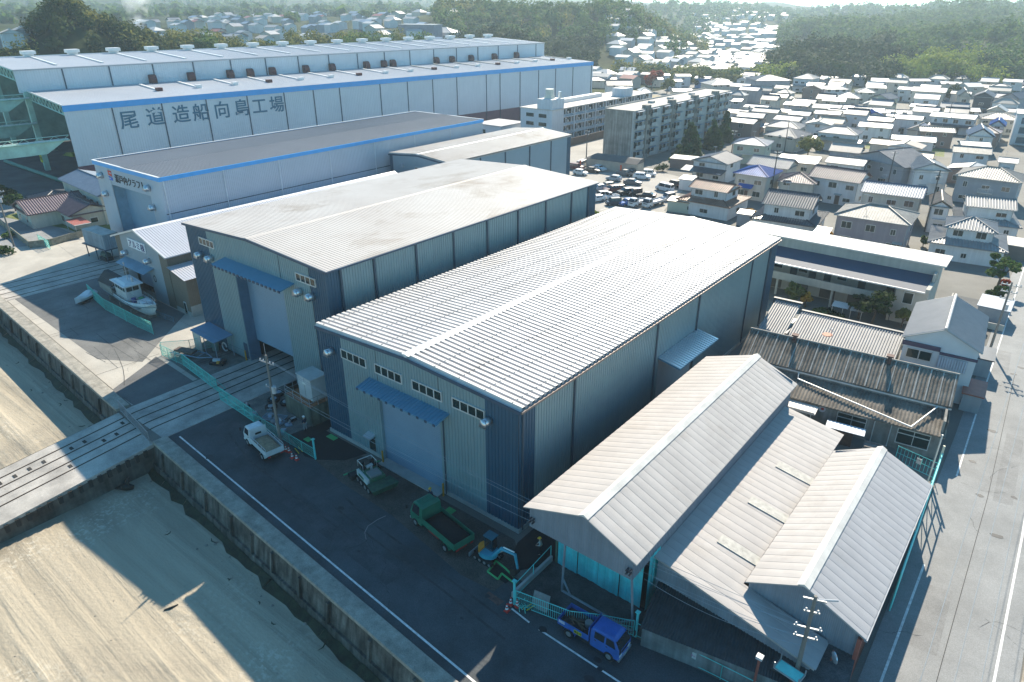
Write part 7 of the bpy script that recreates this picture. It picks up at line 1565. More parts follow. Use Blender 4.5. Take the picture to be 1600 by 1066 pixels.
# ------------------------------------------------------------------ fences, gates
def post_fence(name, label, pts, h, m, mesh=True, step=2.0, bars=0, cat='fence', post_r=.035, sheet=None):
    t = thing(name, label, cat, (pts[0][0], pts[0][1], 0)); o = Vector((pts[0][0], pts[0][1], 0)); rail = MB(); wire = MB()
    Q = [Vector((p[0], p[1], 0))-o for p in pts]
    for a, b in zip(Q[:-1], Q[1:]):
        L = (b-a).length; n = max(1, round(L/step)); d = (b-a).normalized()
        for k in range(n+1):
            p = a.lerp(b, k/n); MB().tube([p, p+Vector((0, 0, h))], post_r, 6).build('post', m, t)
        rail.tube([a+Vector((0, 0, h-.03)), b+Vector((0, 0, h-.03))], post_r*.8, 5).tube([a+Vector((0, 0, .15)), b+Vector((0, 0, .15))], post_r*.7, 5)
        if bars:
            k = int(L/bars)
            for i in range(k+1): p = a.lerp(b, i/max(1, k)); wire.tube([p+Vector((0, 0, .15)), p+Vector((0, 0, h-.03))], .016, 4, False)
            rail.tube([a+Vector((0, 0, h*.58)), b+Vector((0, 0, h*.58))], post_r*.6, 5)
        if mesh:
            s = .22; k = int(L/s); up = Vector((0, 0, 1))
            for i in range(-int(h/s), k+1):
                for sg in (1, -1):
                    u0, u1 = i*s, i*s+h*1.0
                    z0, z1 = .15, h-.03
                    if sg < 0: u0, u1 = u1, u0
                    uu0, uu1, zz0, zz1 = u0, u1, z0, z1
                    if uu0 < 0: zz0 = z0+(z1-z0)*(0-uu0)/(uu1-uu0); uu0 = 0
                    if uu1 < 0: zz1 = z0+(z1-z0)*(0-u0)/(u1-u0); uu1 = 0
                    if uu0 > L: zz0 = z0+(z1-z0)*(L-u0)/(u1-u0); uu0 = L
                    if uu1 > L: zz1 = z0+(z1-z0)*(L-u0)/(u1-u0); uu1 = L
                    if abs(uu1-uu0) > .02: wire.tube([a+d*uu0+up*zz0, a+d*uu1+up*zz1], .011, 3, False)
    rail.build('rail', m, t)
    if wire.v: wire.build('mesh' if mesh else 'bars', m, t)
    return t
G_ = m_turq2
m_fgreen = mat('fence_green', (.09, .50, .43), .5, var=.15)
def gate(label, p0, p1, h, m, braces=True):
    o = Vector((p0[0], p0[1], 0)); t = thing('sliding_gate', label, 'gate', tuple(o)); b = Vector((p1[0], p1[1], 0))-o; up = Vector((0, 0, 1)); L = b.length; d = b.normalized(); nrm = Vector((-d.y, d.x, 0))
    mb = MB()
    for z in (.12, h*.55, h): mb.tube([up*z, b+up*z], .045, 6)
    n = max(2, round(L/1.8))
    for k in range(n+1): mb.tube([d*L*k/n+up*.12, d*L*k/n+up*h], .04, 6)
    if braces:
        for k in range(n): mb.tube([d*L*k/n+up*.12, d*L*(k+1)/n+up*h*.55], .025, 5)
        for k in (0, n//2, n): mb.tube([d*L*k/n+up*h, d*L*k/n+nrm*.9+up*.1], .035, 5); mb.tube([d*L*k/n+up*.12, d*L*k/n+nrm*.9+up*.1], .03, 5)
    mb.build('frame', m, t)
    w = MB(); k = int(L/.12)
    for i in range(k+1): w.tube([d*L*i/k+up*.12, d*L*i/k+up*h], .012, 3, False)
    for i in range(int(h/.12)): w.tube([up*(.12+i*.12), b+up*(.12+i*.12)], .012, 3, False)
    w.build('mesh', m, t); return t
gate('turquoise mesh sliding gate on the near side of the rails', (-14.7, -3.9), (-7.6, -4.2), 1.7, m_fgreen)
gate('turquoise mesh sliding gate left of the rails toward the canopy', (-25.6, -2.3), (-16.6, -3.1), 1.7, m_fgreen)
post_fence('mesh_fence', 'turquoise mesh fence behind the white sand truck', [(-7.2, -4.3), (3.0, -4.25)], 1.3, m_fgreen, True, 2.0)
post_fence('mesh_fence', 'short turquoise mesh fence at the canopy end of the gate', [(-30.6, -2.6), (-25.8, -2.3)], 1.6, m_fgreen, True, 1.6)
post_fence('mesh_fence', 'open turquoise mesh panel standing in the pale yard', [(-30.8, -2.4), (-28.6, .2), (-27.5, 3.2)], 1.8, m_fgreen, True, 2.4)
post_fence('mesh_fence', 'long turquoise fence beside the fishing boat', [tuple(at(*q)[:2]) for q in ((140, 462), (165, 485), (215, 512), (240, 523))], 1.9, m_fgreen, True, 3.2, .3)
post_fence('mesh_fence', 'fine grey mesh fence at the workshop foot beside the boat bow', [(-47, 2.6), (-39.3, 3.5)], .9, mat('net_blue', (.12, .2, .26), .7), True, 2)
post_fence('mesh_fence', 'grey wire barrier across the slipway top', [(-20.9, -12.1), (-12.2, -13.1)], 1.5, mat('wire_grey', (.3, .31, .32), .5, .3), True, 2.2)
post_fence('mesh_fence', 'tilted turquoise gate by the old house garden', [tuple(at(*q)[:2]) for q in ((62, 380), (79, 390))], 1.7, m_fgreen, True, 2.0, .25)
post_fence('railing', 'turquoise railing along the low outbuilding', [tuple(at(*q)[:2]) for q in ((993, 995), (1075, 1037), (1125, 1062), (1180, 1090))], 1.35, m_turq2, False, 2.1)
post_fence('barred_gate', 'double turquoise barred gate closing the shed forecourt', [(29.75, -6.3), (33.9, -5.4), (35.6, -4.4), (37.9, -3.3)], 1.5, m_turq2, False, 4.2, .16, 'gate')
for lb, p in (('left turquoise gate post of the shed forecourt', (29.6, -6.3)), ('right turquoise gate post of the shed forecourt', (38.05, -3.2)), ('turquoise marker post at the end of the mesh fence', (3.0, -4.2))):
    q = thing('gate_post', lb, 'gate post', (p[0], p[1], 0)); MB().tube([(0, 0, 0), (0, 0, 2.3)], .1, 8).build('post', mat('turq_bright', (.10, .55, .55), .5), q); MB().box(-.15, .15, -.15, .15, 2.3, 2.36).build('cap', m_turq2, q)
post_fence('railing', 'turquoise railing on a low wall between hall path and shed', [(29.3, -5.9), (29.0, -.9)], 1.5, m_turq2, False, 2.3)
q = thing('low_wall', 'low concrete wall under the turquoise railing', 'wall', (29.1, -5.9, 0)); MB().box(-.1, .1, 0, 5, 0, .55).build('wall', m_conbase, q)
# street gate, frames and poles by the side road
post_fence('barred_gate', 'turquoise barred gate with white notice at the slate works', [(47.2, 31.0), (50.7, 30.2)], 1.8, m_turq2, False, 3.6, .3, 'gate')
q = thing('notice', 'white notice sheet tied to the barred gate', 'notice', (49.2, 30.45, .9), R(-12)); MB().box(-.22, .22, -.03, -.01, 0, .6).build('sheet', m_frame, q); text('立入禁止', .1, 'notice_lettering', m_redch, q, (-.2, -.034, .35), (math.pi/2, 0, 0), .002)
t = thing('frame_rack', 'long turquoise steel frame leaning along the side road shed', 'steel frame', (51.4, 10.5, 0), R(2))
mb = MB()
for z in (.3, 2.0, 3.6): mb.tube([(0, 0, z), (.1, 18.5, z)], .07, 6)
for k in range(8): mb.tube([(.0, k*2.64, 0), (.0, k*2.64, 3.7)], .06, 6).tube([(0, k*2.64, 2.0), (.05, min(18.5, k*2.64+2.6), .3)], .035, 5)
mb.build('frame', m_turq2, t)
MB().tube([(.05, 18.5, 0), (.05, 18.5, 4.4)], .1, 8).build('end_post', mat('cream_post', (.55, .52, .40), .6), t)
t = thing('gate_post', 'tall grey pole leaning beside the barred gate', 'pole', (50.4, 29.3, 0)); MB().tube([(0, 0, 0), (.0, .1, 5.2)], .07, 8).build('pole', m_frame, t)
# ------------------------------------------------------------------ utility poles and wires
m_pole = mat('concrete_pole', (.17, .16, .145), .8, var=.15, scale=1.); m_arm = mat('galvanised_arm', (.32, .33, .34), .5, .4); m_ins = mat('insulator_white', (.45, .45, .46), .3)
def insul(mb, x, y, z): mb.tube([(x, y, z), (x, y, z+.1), (x, y, z+.2)], [.05, .085, .05], 6)
def pole(label, x, y, h, rz, arms, drum=None, lamp=None, bend=False, m=None):
    t = thing('utility_pole', label, 'utility pole', (x, y, 0), R(rz)); MB().tube([(0, 0, 0), (0, 0, h)], [.17, .1], 10).build('pole', m or m_pole, t)
    for z, w, n in arms:
        a = MB().box(-w/2, w/2, -.05, .05, z-.05, z+.05).build('crossarm', m_arm, t)
        for k in range(n):
            mb = MB(); insul(mb, -w/2+.12+(w-.24)*k/max(1, n-1), 0, z+.05); mb.build('insulator', m_ins, a)
        MB().tube([(0, .08, z-.5), (w*.35, .05, z-.05)], .02, 4).build('brace', m_arm, a)
    if drum: MB().tube([(.22, .1, drum), (.22, .1, drum+.75)], .22, 10).build('transformer', mat('transformer_grey', (.42, .43, .44), .5), t)
    if lamp: MB().tube([(0, 0, lamp), (.9, 0, lamp+.1)], .03, 5).box(.7, 1.2, -.1, .1, lamp+.05, lamp+.16).build('street_light', m_arm, t)
    return t
P1 = pole('tall utility pole by the white sand truck with two crossarms', -1.35, -5.1, 10.4, 8, [(9.6, 2.0, 5), (6.9, 1.5, 3)], 6.3)
MB().tube([(0, 0, 10.4), (0, 0, 11.6)], .03, 5).build('spike', m_arm, P1); MB().box(-.03, .03, -.2, -.17, 2.1, 3.0).build('pole_plate', m_ins, P1)
P2 = pole('concrete utility pole at the road corner below the grey street shed', 48.15, -1.0, 8.6, 20, [(8.3, 1.3, 0), (7.3, .9, 2), (6.0, 1.6, 3), (5.2, 1.4, 3)], None, None)
MB().tube([(0, 0, 8.3), (1.3, .3, 8.35)], [.07, .06], 8).build('street_light', m_ins, P2)
P3 = pole('utility pole with many arms along the side road', 50.9, 65.6, 9.2, 0, [(8.8, 2.2, 5), (7.9, 1.8, 4), (7.0, 1.6, 3)], 5.5)
p = at(47, 498-100, 0); P4 = pole('leaning utility pole by the old stucco house', -95.4, 2.2, 10.5, 60, [(10.1, 2.4, 6), (9.2, 1.6, 4)], 8.2)
PX = []
for lb, px, py, h in [('thin dark utility pole beside the blue hipped roof', 1203, 312, 11), ('thin dark utility pole left of the tan gabled house', 1444, 362, 12), ('dark utility pole before the grey gabled house', 1384, 300, 9.5), ('dark pole by the dark hipped house', 1225, 238, 9), ('dark pole at the pale green house corner', 1142, 247, 8), ('dark pole amid the white roofs', 1388, 220, 10), ('thin pole near the twin bright roofs', 1476, 206, 10), ('slender pole by the concrete housing block', 916, 247, 8), ('thin pole in front of the brick house', 1300, 128, 11), ('tall thin pole on the right before the woods', 1530, 110, 14)]:
    q = at(px, py); PX.append(pole(lb, q.x, q.y, h, 10, [(h-.4, 1.6, 3), (h-1.3, 1.2, 2)], None, None, False, mat('dark_pole', (.07, .068, .065), .8)))
m_wire = mat('wire_black', (.06, .06, .065), .5, .3); m_wirel = mat('wire_light', (.30, .32, .34), .45, .4)
def wire(name, label, pts, sag, m, r=.016):
    mb = MB()
    for a, b in zip(pts[:-1], pts[1:]):
        a, b = Vector(a), Vector(b); mb.tube([a.lerp(b, k/14)+Vector((0, 0, -4*sag*(k/14)*(1-k/14))) for k in range(15)], r, 4, False)
    o = mb.build(name, m, None); props(o, label, 'wire', 'overhead wires'); return o
base1 = Vector((-1.35, -5.1, 0)); base2 = Vector((48.15, -1.0, 0)); base3 = Vector((51.0, 76.5, 0))
for k, (z1, x1, y2, z2) in enumerate([(9.85, .9, -.5, 6.2), (9.85, .5, .0, 6.2), (7.0, .6, .5, 5.4), (6.6, .2, -.3, 5.2)]):
    wire('overhead_wire', ('highest', 'second', 'third', 'lowest')[k]+' wire along the front of the halls between the two roadside poles', [base1+Vector((x1, .15*k, z1)), base2+Vector((-.3, y2, z2))], 1.1, m_wirel)
for k, x in enumerate((3.2, 4.6, 5.7)): wire('overhead_wire', ('inner', 'central', 'outer')[k]+' pale wire hanging over the side road edge', [(51.0+x, -9, 9.0), (51.0+x*.9, 60, 9.2), (48.5+x*.6, 140, 9.0)], .8, m_wirel)
wire('overhead_wire', 'guy wires from the corner pole over the black corrugated roof', [base2+Vector((-.2, .2, 5.0)), (38.3, -1.6, 4.4)], .5, m_wirel, .02)
wire('overhead_wire', 'bright cable from the corner pole to the turquoise door corner', [base2+Vector((-.2, 0, 4.4)), (37.4, -1.4, 3.6)], .7, m_wirel, .02)
wire('overhead_wire', 'wires crossing the yard from the leaning pole to the tall pole', [(-95.4, 2.2, 10.2), (-1.35, -5.1, 9.9)], 3.2, m_wire, .014)
wire('overhead_wire', 'thin wire from the white-walled houses to the pole by the blue roof', [PX[0].location+Vector((0, 0, 10.4)), PX[1].location+Vector((0, 0, 11.4))], .8, m_wire)
wire('overhead_wire', 'thin wire between the pole by the tan gable and the grey gable pole', [PX[1].location+Vector((0, 0, 11.4)), PX[2].location+Vector((0, 0, 9)), PX[5].location+Vector((0, 0, 9.5))], .8, m_wire)
wire('overhead_wire', 'thin wire along the far rows of white roofs', [PX[8].location+Vector((0, 0, 10.4)), PX[9].location+Vector((0, 0, 13.4))], 1.2, m_wire)
# small street mirror and lamps
t = thing('traffic_mirror', 'round traffic mirror on a rusty post at the street corner', 'traffic mirror', (49.6, 1.0, 0), R(-50)); MB().tube([(0, 0, 0), (0, 0, 3.3)], .045, 6).tube([(0, 0, 3.2), (.35, 0, 3.3)], .03, 5).build('post', mat('rust_post', (.26, .08, .06)), t)
mb = MB(); mb.rings([[(.3+r_*math.cos(a), -dy, 3.0+r_*math.sin(a)) for a in [2*math.pi*k/14 for k in range(14)]] for r_, dy in ((.4, 0), (.36, .05), (.2, .09), (.02, .1))]); mb.build('mirror', mat('mirror_pale', (.6, .62, .65), .12, .6), t)
t = thing('rusty_post', 'rusty post with bracket in the dark outbuilding corner', 'post', (46.2, -2.6, 0)); MB().tube([(0, 0, 0), (0, 0, 3.4)], .09, 6).build('post', mat('rust_post', (.26, .08, .06)), t); MB().box(-.2, .2, -.2, .2, 3.4, 3.6).build('cap', m_ins, t)
t = thing('pole_shelf', 'small steel frame bracket fixed beside the corner pole', 'bracket', (47.0, -2.0, 0), R(-8)); mb = MB()
for y in (0, .9): mb.tube([(0, y, 2.6), (1.6, y, 2.6)], .05, 5).tube([(0, y, 2.6), (0, y, 3.1)], .05, 5).tube([(1.6, y, 2.6), (1.6, y, 3.0)], .05, 5)
mb.tube([(0, 0, 2.6), (0, .9, 2.6)], .05, 5).tube([(1.6, 0, 2.6), (1.6, .9, 2.6)], .05, 5); mb.build('frame', m_arm, t); MB().box(.05, 1.55, .05, .85, 2.62, 2.66).build('shelf', m_turq2, t); MB().tube([(.8, .45, 0), (.8, .45, 2.6)], .05, 5).build('post', m_arm, t)
q = thing('sign_board', 'white notice board with purple dot on the turquoise railing', 'sign', tuple(at(1062, 1031, 0)), R(5)); MB().box(-1.05, 1.05, -.05, -.02, .75, 1.3).build('board', m_frame, q)
MB().tube([(-.75, -.06, 1.02), (-.75, -.051, 1.02)], .17, 12).build('dot', mat('purple', (.12, .02, .25), .6), q); text('関係者以外立入禁止', .17, 'notice_lettering', mat('pink_letters', (.4, .15, .3), .6), q, (-.5, -.054, .95), (math.pi/2, 0, 0), .002)
# ------------------------------------------------------------------ bollards, cones, kiosk, canopy, clutter
for k, (x, y) in enumerate(((8.6, -.45), (16.7, -.45), (-21.1, 3.4))):
    q = thing('bollard', ('yellow bollard left of the closed shutter', 'yellow bollard right of the closed shutter', 'yellow bollard beside the half-open door')[k], 'bollard', (x, y, .03)); MB().tube([(0, 0, 0), (0, 0, 1.35)], .09, 10).build('pipe', m_bronze, q); MB().tube([(0, 0, 1.35), (0, 0, 1.39)], [.09, .04], 10).build('cap', m_bronze, q)
m_cone = mat('cone_red', (.55, .04, .03), .5); m_conew = mat('cone_white', (.72, .72, .72), .5)
def cone(label, x, y, grp, up=True):
    t = thing('traffic_cone', label, 'traffic cone', (x, y, .03), 0, grp); MB().box(-.19, .19, -.19, .19, 0, .04).build('base', m_cone, t); r = lambda z: .14*(1-z/.75)+.025
    for z0, z1, m in ((.04, .2, m_cone), (.2, .34, m_conew), (.34, .46, m_cone), (.46, .58, m_conew), (.58, .72, m_cone)): MB().tube([(0, 0, z0), (0, 0, z1)], [r(z0), r(z1)], 10).build('band', m, t)
for k, (px, py) in enumerate(((447, 705), (452, 707), (457, 716), (464, 719))): p = at(px, py); cone(('first', 'second', 'third', 'last')[k]+' red and white cone from the sand truck tailgate', p.x, p.y, 'cones behind the sand truck')
for k, (px, py) in enumerate(((792, 955), (798, 945), (808, 948))): p = at(px, py); cone(('nearest', 'middle', 'rear')[k]+' red and white cone at the left gate post', p.x, p.y, 'cones at the gate post')
q = at(817, 948); t = thing('cable_heap', 'heap of green netting by the gate cones', 'netting', (q.x, q.y, .03)); mb = MB(); rr = random.Random(6)
for k in range(26): a = Vector((rr.uniform(-.6, .6), rr.uniform(-.4, .4), rr.uniform(0, .3))); mb.tube([a, a+Vector((rr.uniform(-.5, .5), rr.uniform(-.4, .4), rr.uniform(-.1, .2)))], .03, 4)
mb.build('net', m_fgreen, t)
q = at(826, 952); t = thing('barrier_bars', 'pile of yellow and black barrier bars beside the netting', 'barrier bars', (q.x, q.y, .03))
for k in range(5): MB().tube([(-.4+.15*k, -.3, .05+.03*k), (-.2+.15*k, .4, .1+.03*k)], .04, 5).build('bar', mat('bar_yellow', (.65, .5, .02), .6) if k % 2 else m_under, t)
q = at(843, 952); t = thing('plywood_sheet', 'square grey plywood sheet leaning on the barred gate', 'board', (q.x, q.y, .03), R(10)); MB().hexa([(-.65, -.1, 0), (.65, -.1, 0), (.65, -.05, 0), (-.65, -.05, 0), (-.65, .42, 1.15), (.65, .42, 1.15), (.65, .47, 1.15), (-.65, .47, 1.15)]).build('sheet', mat('plywood', (.25, .24, .23), .8, var=.2, scale=3), t)
q = at(463, 706); t = thing('barrier_bars', 'black and yellow barrier bars behind the truck cones', 'barrier bars', (q.x, q.y, .03))
for k in range(4): MB().tube([(-.5, .2*k, .05), (.6, .2*k-.3, .09)], .04, 5).build('bar', mat('bar_yellow', (.65, .5, .02)) if k % 2 else m_under, t)
t = thing('substation_pit', 'concrete walled pit platform with railing at the navy hall corner', 'concrete platform', (-6.9, -.6, 0), R(-3))
MB().box(0, 4.9, 0, 3.2, 0, 2.2).build('wall', mat('olive_concrete', (.125, .13, .10), .9, var=.3, scale=.8, streak=.4), t); MB().box(.15, 4.75, .15, 3.05, 2.2, 2.26).build('deck', mat('rusty_deck', (.28, .10, .04), .8, var=.5, scale=1.5), t)
mb = MB(); C4 = [(.1, .1), (4.8, .1), (4.8, 3.1), (.1, 3.1)]
for a, b in zip(C4, C4[1:]+C4[:1]):
    for z in (2.75, 3.25): mb.tube([(*a, z), (*b, z)], .03, 5)
    for k in range(4): mb.tube([(a[0]+(b[0]-a[0])*k/3, a[1]+(b[1]-a[1])*k/3, 2.2), (a[0]+(b[0]-a[0])*k/3, a[1]+(b[1]-a[1])*k/3, 3.25)], .03, 5)
mb.build('railing', m_arm, t)
k_ = thing('power_cabinet', 'white steel power cabinet standing on the concrete platform', 'cabinet', (-5.4, .35, 2.26), R(-3))
MB().box(0, 2.5, 0, 1.9, 0, 2.5).build('cabinet', mat('cabinet_white', (.48, .49, .50), .5, .1), k_, bevel=.02); MB().hexa([(-.12, -.12, 2.5), (2.62, -.12, 2.5), (2.62, 2.02, 2.5), (-.12, 2.02, 2.5), (-.12, -.12, 2.6), (2.62, -.12, 2.6), (2.62, 2.02, 2.6), (-.12, 2.02, 2.6)]).build('cap', m_frame, k_)
MB().box(1.24, 1.26, -.012, -.001, .1, 2.4).build('door_gap', m_under, k_); MB().box(.9, 1.5, -.03, -.013, 1.65, 1.95).build('vent_label', m_lamp, k_)
t = thing('work_canopy', 'flat blue-grey work canopy on posts at the tall hall corner', 'canopy', (-29.4, 1.2, 0), R(-2))
MB().hexa([(0, -.2, 2.6), (6.0, -.2, 2.6), (6.0, 2.4, 2.85), (0, 2.4, 2.85), (0, -.2, 2.7), (6.0, -.2, 2.7), (6.0, 2.4, 2.95), (0, 2.4, 2.95)]).build('roof', mat('canopy_slate', (.12, .22, .32), .6, .1, var=.05), t)
for x, y in ((.2, 0), (3.0, 0), (5.8, 0), (5.8, 2.2)): MB().tube([(x, y, 0), (x, y, 2.62)], .06, 6).build('post', mat('grey_steel', (.25, .28, .32)), t)
MB().box(.1, 2.0, .0, .08, 0, 2.5).build('side_sheet', mat('sheet_cream', (.4, .39, .36), .7), t)
q = thing('water_tank', 'green grey drum under the work canopy', 'drum', (-26.8, 2.6, .03)); MB().tube([(0, 0, 0), (0, 0, 1.2)], .45, 12).build('drum', mat('drum_green', (.12, .2, .18), .6), q); MB().tube([(0, 0, 1.2), (0, 0, 1.24)], .4, 12).build('lid', m_under, q)
q = thing('hose_coil', 'white hose coil hanging under the work canopy', 'hose', (-25.0, 2.9, .9)); pts = [(.55*math.cos(a), 0, .55*math.sin(a)) for a in [.2+k*.5 for k in range(12)]]; MB().tube(pts, .09, 6).build('hose', m_ins, q)
q = thing('boat_trailer', 'steel boat trailer frame beside the turquoise mesh fence', 'trailer', (-27.6, -.6, .03), R(20)); mb = MB()
for y in (-.7, .7): mb.tube([(-2.3, y, .6), (2.2, y, .55)], .07, 5)
for x in (-2, -1, 0, 1, 2): mb.tube([(x, -.7, .6), (x, .7, .6)], .06, 5)
mb.tube([(2.2, -.7, .55), (3.6, 0, .5), (2.2, .7, .55)], .07, 5).build('frame', mat('trailer_blue', (.2, .28, .36), .5, .3), q)
for s in (-.9, .9): wheel(q, -.3, s, .3, .2)
MB().box(-1.8, 1.0, -.5, .5, .7, .95).build('load', mat('wood_dark', (.14, .1, .08), .8), q)
q = thing('engine_block', 'small engine block with yellow part on the stained concrete', 'engine', (-22.9, .6, .03), R(30)); MB().box(-.9, .9, -.5, .5, .1, .45).build('base', m_under, q); MB().tube([(-.5, 0, .5), (.5, 0, .5)], .33, 8).build('block', m_rim, q); MB().tube([(.3, -.5, .3), (.3, -.3, .6)], .2, 8).build('yellow_part', m_bronze, q)
rr = random.Random(15)
for k, (x, y) in enumerate(((-8.6, -1.4), (-9.8, -.3), (-8.2, .2), (-10.6, .9), (-9.0, 1.4))):
    q = thing('tyre_fender', ('old tyre fender with pale rim in the stained work yard', 'black tyre fender lying beside the rails', 'tyre fender stacked next to the pit', 'tyre fender at the back of the work yard', 'dusty tyre fender near the hall door')[k], 'tyre', (x, y, .03), 0, 'tyre fenders in the work yard')
    mb = MB(); mb.rings([[(math.cos(a)*(.5+.2*math.cos(b_)), math.sin(a)*(.5+.2*math.cos(b_)), .22+.2*math.sin(b_)) for b_ in [2*math.pi*j/8 for j in range(8)]] for a in [2*math.pi*i/16 for i in range(17)]], False); mb.build('tyre', m_tyre, q, True)
    MB().tube([(0, 0, .35), (0, 0, .42)], [.36, .3], 12).build('rim', m_rim if k % 2 == 0 else mat('rim_blue', (.25, .33, .4), .6), q)
q = thing('steel_grating', 'light blue steel grating lying by the mesh fence', 'grating', (-6.6, -2.4, .03), R(25)); mb = MB()
for k in range(6): mb.box(-1.2, 1.2, -.6+k*.24, -.55+k*.24, .1, .16)
mb.box(-1.25, -1.2, -.65, .7, .08, .18).box(1.2, 1.25, -.65, .7, .08, .18); mb.build('grating', mat('grating_blue', (.28, .36, .44), .5, .2), q)
for k in range(12):
    q = thing('scrap_part', ('flat dark', 'angular blue', 'small grey')[k % 3]+' machine part number '[:13]+('by the rails', 'near the pole', 'under the railing', 'by the pit wall')[k % 4], 'machine part', (rr.uniform(-11, -3), rr.uniform(-3.6, -1.0), .03), rr.uniform(0, 3), 'scrap parts in the work yard')
    q['label'] = 'small dark scrap machine part lying in the stained work yard'
    MB().box(-rr.uniform(.2, .6), rr.uniform(.2, .6), -rr.uniform(.15, .4), rr.uniform(.15, .4), 0, rr.uniform(.1, .4)).build('casing', rr.choice([m_under, m_rim, mat('grating_blue', (.28, .36, .44)), mat('drum_green', (.12, .2, .18))]), q); MB().tube([(0, -.2, .3), (.2, .3, .35)], rr.uniform(.08, .16), 7).build('shaft', m_rim, q)
q = at(196, 765, -3); t = thing('driftwood', 'dark lump of driftwood on the tidal flat below the slipway', 'driftwood', (q.x, q.y, -3.0)); mb = MB().tube([(-.5, -.2, .1), (.2, .1, .4), (.6, .6, .2)], [.25, .4, .2], 6).tube([(.2, .1, .4), (.1, .5, 1.2)], [.25, .12], 6).tube([(-.8, -.6, .1), (-.2, -.2, .2)], [.1, .2], 5); mb.build('log', mat('wet_wood', (.012, .012, .01), .7), t, True)
q = at(268, 950, -3); t = thing('driftwood', 'short dark stick on the sunlit strip of sand', 'driftwood', (q.x, q.y, -3.0)); MB().tube([(-.2, -.5, .03), (.05, 0, .08), (.1, .5, .03)], [.06, .09, .05], 6).build('stick', mat('wet_wood', (.012, .012, .01)), t)
q = at(275, 755, -3); t = thing('mooring_stub', 'broken mooring timber at the foot of the sea wall', 'timber', (q.x, q.y, -3.0)); mb = MB().tube([(0, 0, 0), (0, .1, 1.0)], .12, 6).tube([(-1.6, -.3, .2), (.2, .1, .3)], .1, 6); mb.build('timber', mat('wet_wood', (.012, .012, .01)), t)
# container shed on legs and machine under it
t = thing('raised_container', 'weathered grey container raised on steel legs beside the workshop', 'container', (-79.0, 8.5, 0), R(4))
MB().ribwall((0, 0), (7, 0), 2.4, 4.9).ribwall((7, 0), (7, 2.6), 2.4, 4.9).ribwall((7, 2.6), (0, 2.6), 2.4, 4.9).ribwall((0, 2.6), (0, 0), 2.4, 4.9).build('side', mat('container_grey', (.30, .33, .36), .6, var=.2, scale=.6, streak=.2), t)
MB().box(0, 7, 0, 2.6, 4.9, 4.98).build('top', mat('container_top', (.45, .42, .38), .7, var=.25, scale=.6), t); MB().box(-.6, 7.2, -.3, 2.8, 2.25, 2.4).build('platform', m_pipe, t)
for x in (.2, 3.4, 6.8):
    for y in (0, 2.5): MB().tube([(x, y, 0), (x, y, 2.25)], .1, 6).build('leg', m_pipe, t)
q = thing('winch', 'dark green winch machine under the raised container', 'winch', (-74.2, 9.6, 0), R(4)); MB().box(-1, 1, -.7, .7, 0, .7).build('base', m_under, q); MB().tube([(-.8, 0, 1), (.8, 0, 1)], .55, 10).build('drum', mat('winch_green', (.05, .09, .07), .6), q)
# ------------------------------------------------------------------ fishing boat and covered dinghy
m_hull = mat('hull_white', (.55, .58, .58), .45, var=.1, scale=.6, streak=.15); m_deck = mat('deck_grey', (.26, .25, .23), .8, var=.3, scale=1.)
b0 = at(150, 480, 0); b1 = at(250, 497, 0); dv = b1-b0
bt = thing('fishing_boat', 'white wooden fishing boat with wheelhouse and mast propped ashore', 'boat', (-49.0, 2.5, .35), R(-3.5))
LB = 16.2; st = []
for k in range(13):
    f = k/12; x = -LB/2+LB*f; hwid = 1.45*(1-max(0, (f-.55)/.45)**2.2)*(1 if f > .06 else .86); zs = 1.5+.25*(1-f)**2*.6+1.25*max(0, (f-.5)/.5)**1.8; zk = .35*(1-f)+(.0 if f < .85 else (f-.85)/.15*1.0)
    xr = x+(.9*max(0, (f-.8)/.2)*1.0); hw2 = max(.03, hwid)
    st.append([(xr, -hw2, zs), (x+.5*(xr-x), -hw2*.93, zs-.55), (x, -hw2*.66, zk+.45), (x, -.06, zk), (x, .06, zk), (x, hw2*.66, zk+.45), (x+.5*(xr-x), hw2*.93, zs-.55), (xr, hw2, zs), (xr, hw2*.9, zs), (xr, hw2*.88, zs-.5), (xr, -hw2*.88, zs-.5), (xr, -hw2*.9, zs)])
MB().rings(st).build('hull', m_hull, bt, True)
mb = MB()
for s in (0, 7):
    for a, b in zip(st[:-1], st[1:]): mb.tube([Vector(a[s])-Vector((0, 0, .5)), Vector(b[s])-Vector((0, 0, .5))], .05, 5, False)
mb.build('rubbing_strake', mat('strake', (.14, .22, .24), .6), bt)
mb = MB()
for s in (0, 7):
    for i, (a, b) in enumerate(zip(st[:-1], st[1:])):
        if i > 3: mb.tube([Vector(a[s])+Vector((0, 0, .5)), Vector(b[s])+Vector((0, 0, .5))], .03, 5, False).tube([Vector(a[s]), Vector(a[s])+Vector((0, 0, .5))], .03, 5, False)
mb.build('deck_rail', m_arm, bt)
MB().box(-5.5, 5.5, -1.45, 1.45, 1.32, 1.36).build('deck', m_deck, bt)
wh = MB().box(-2.6, 1.4, -1.05, 1.05, 1.36, 3.6).build('wheelhouse', m_hull, bt)
MB().box(-3.1, 1.9, -1.4, 1.4, 3.6, 3.72).hexa([(-2.6, -1, 3.72), (1.4, -1, 3.72), (1.4, 1, 3.72), (-2.6, 1, 3.72), (-2.2, -.7, 3.95), (1, -.7, 3.95), (1, .7, 3.95), (-2.2, .7, 3.95)]).build('cabin_roof', mat('roof_white', (.6, .62, .63), .5), wh)
for x in (-2.2, -1.3, -.4, .5): MB().box(x, x+.65, -1.09, -1.051, 2.75, 3.35).build('window', m_glass, wh)
for y in (-.9, .0): MB().box(1.401, 1.44, y, y+.8, 2.75, 3.35).build('window', m_glass, wh)
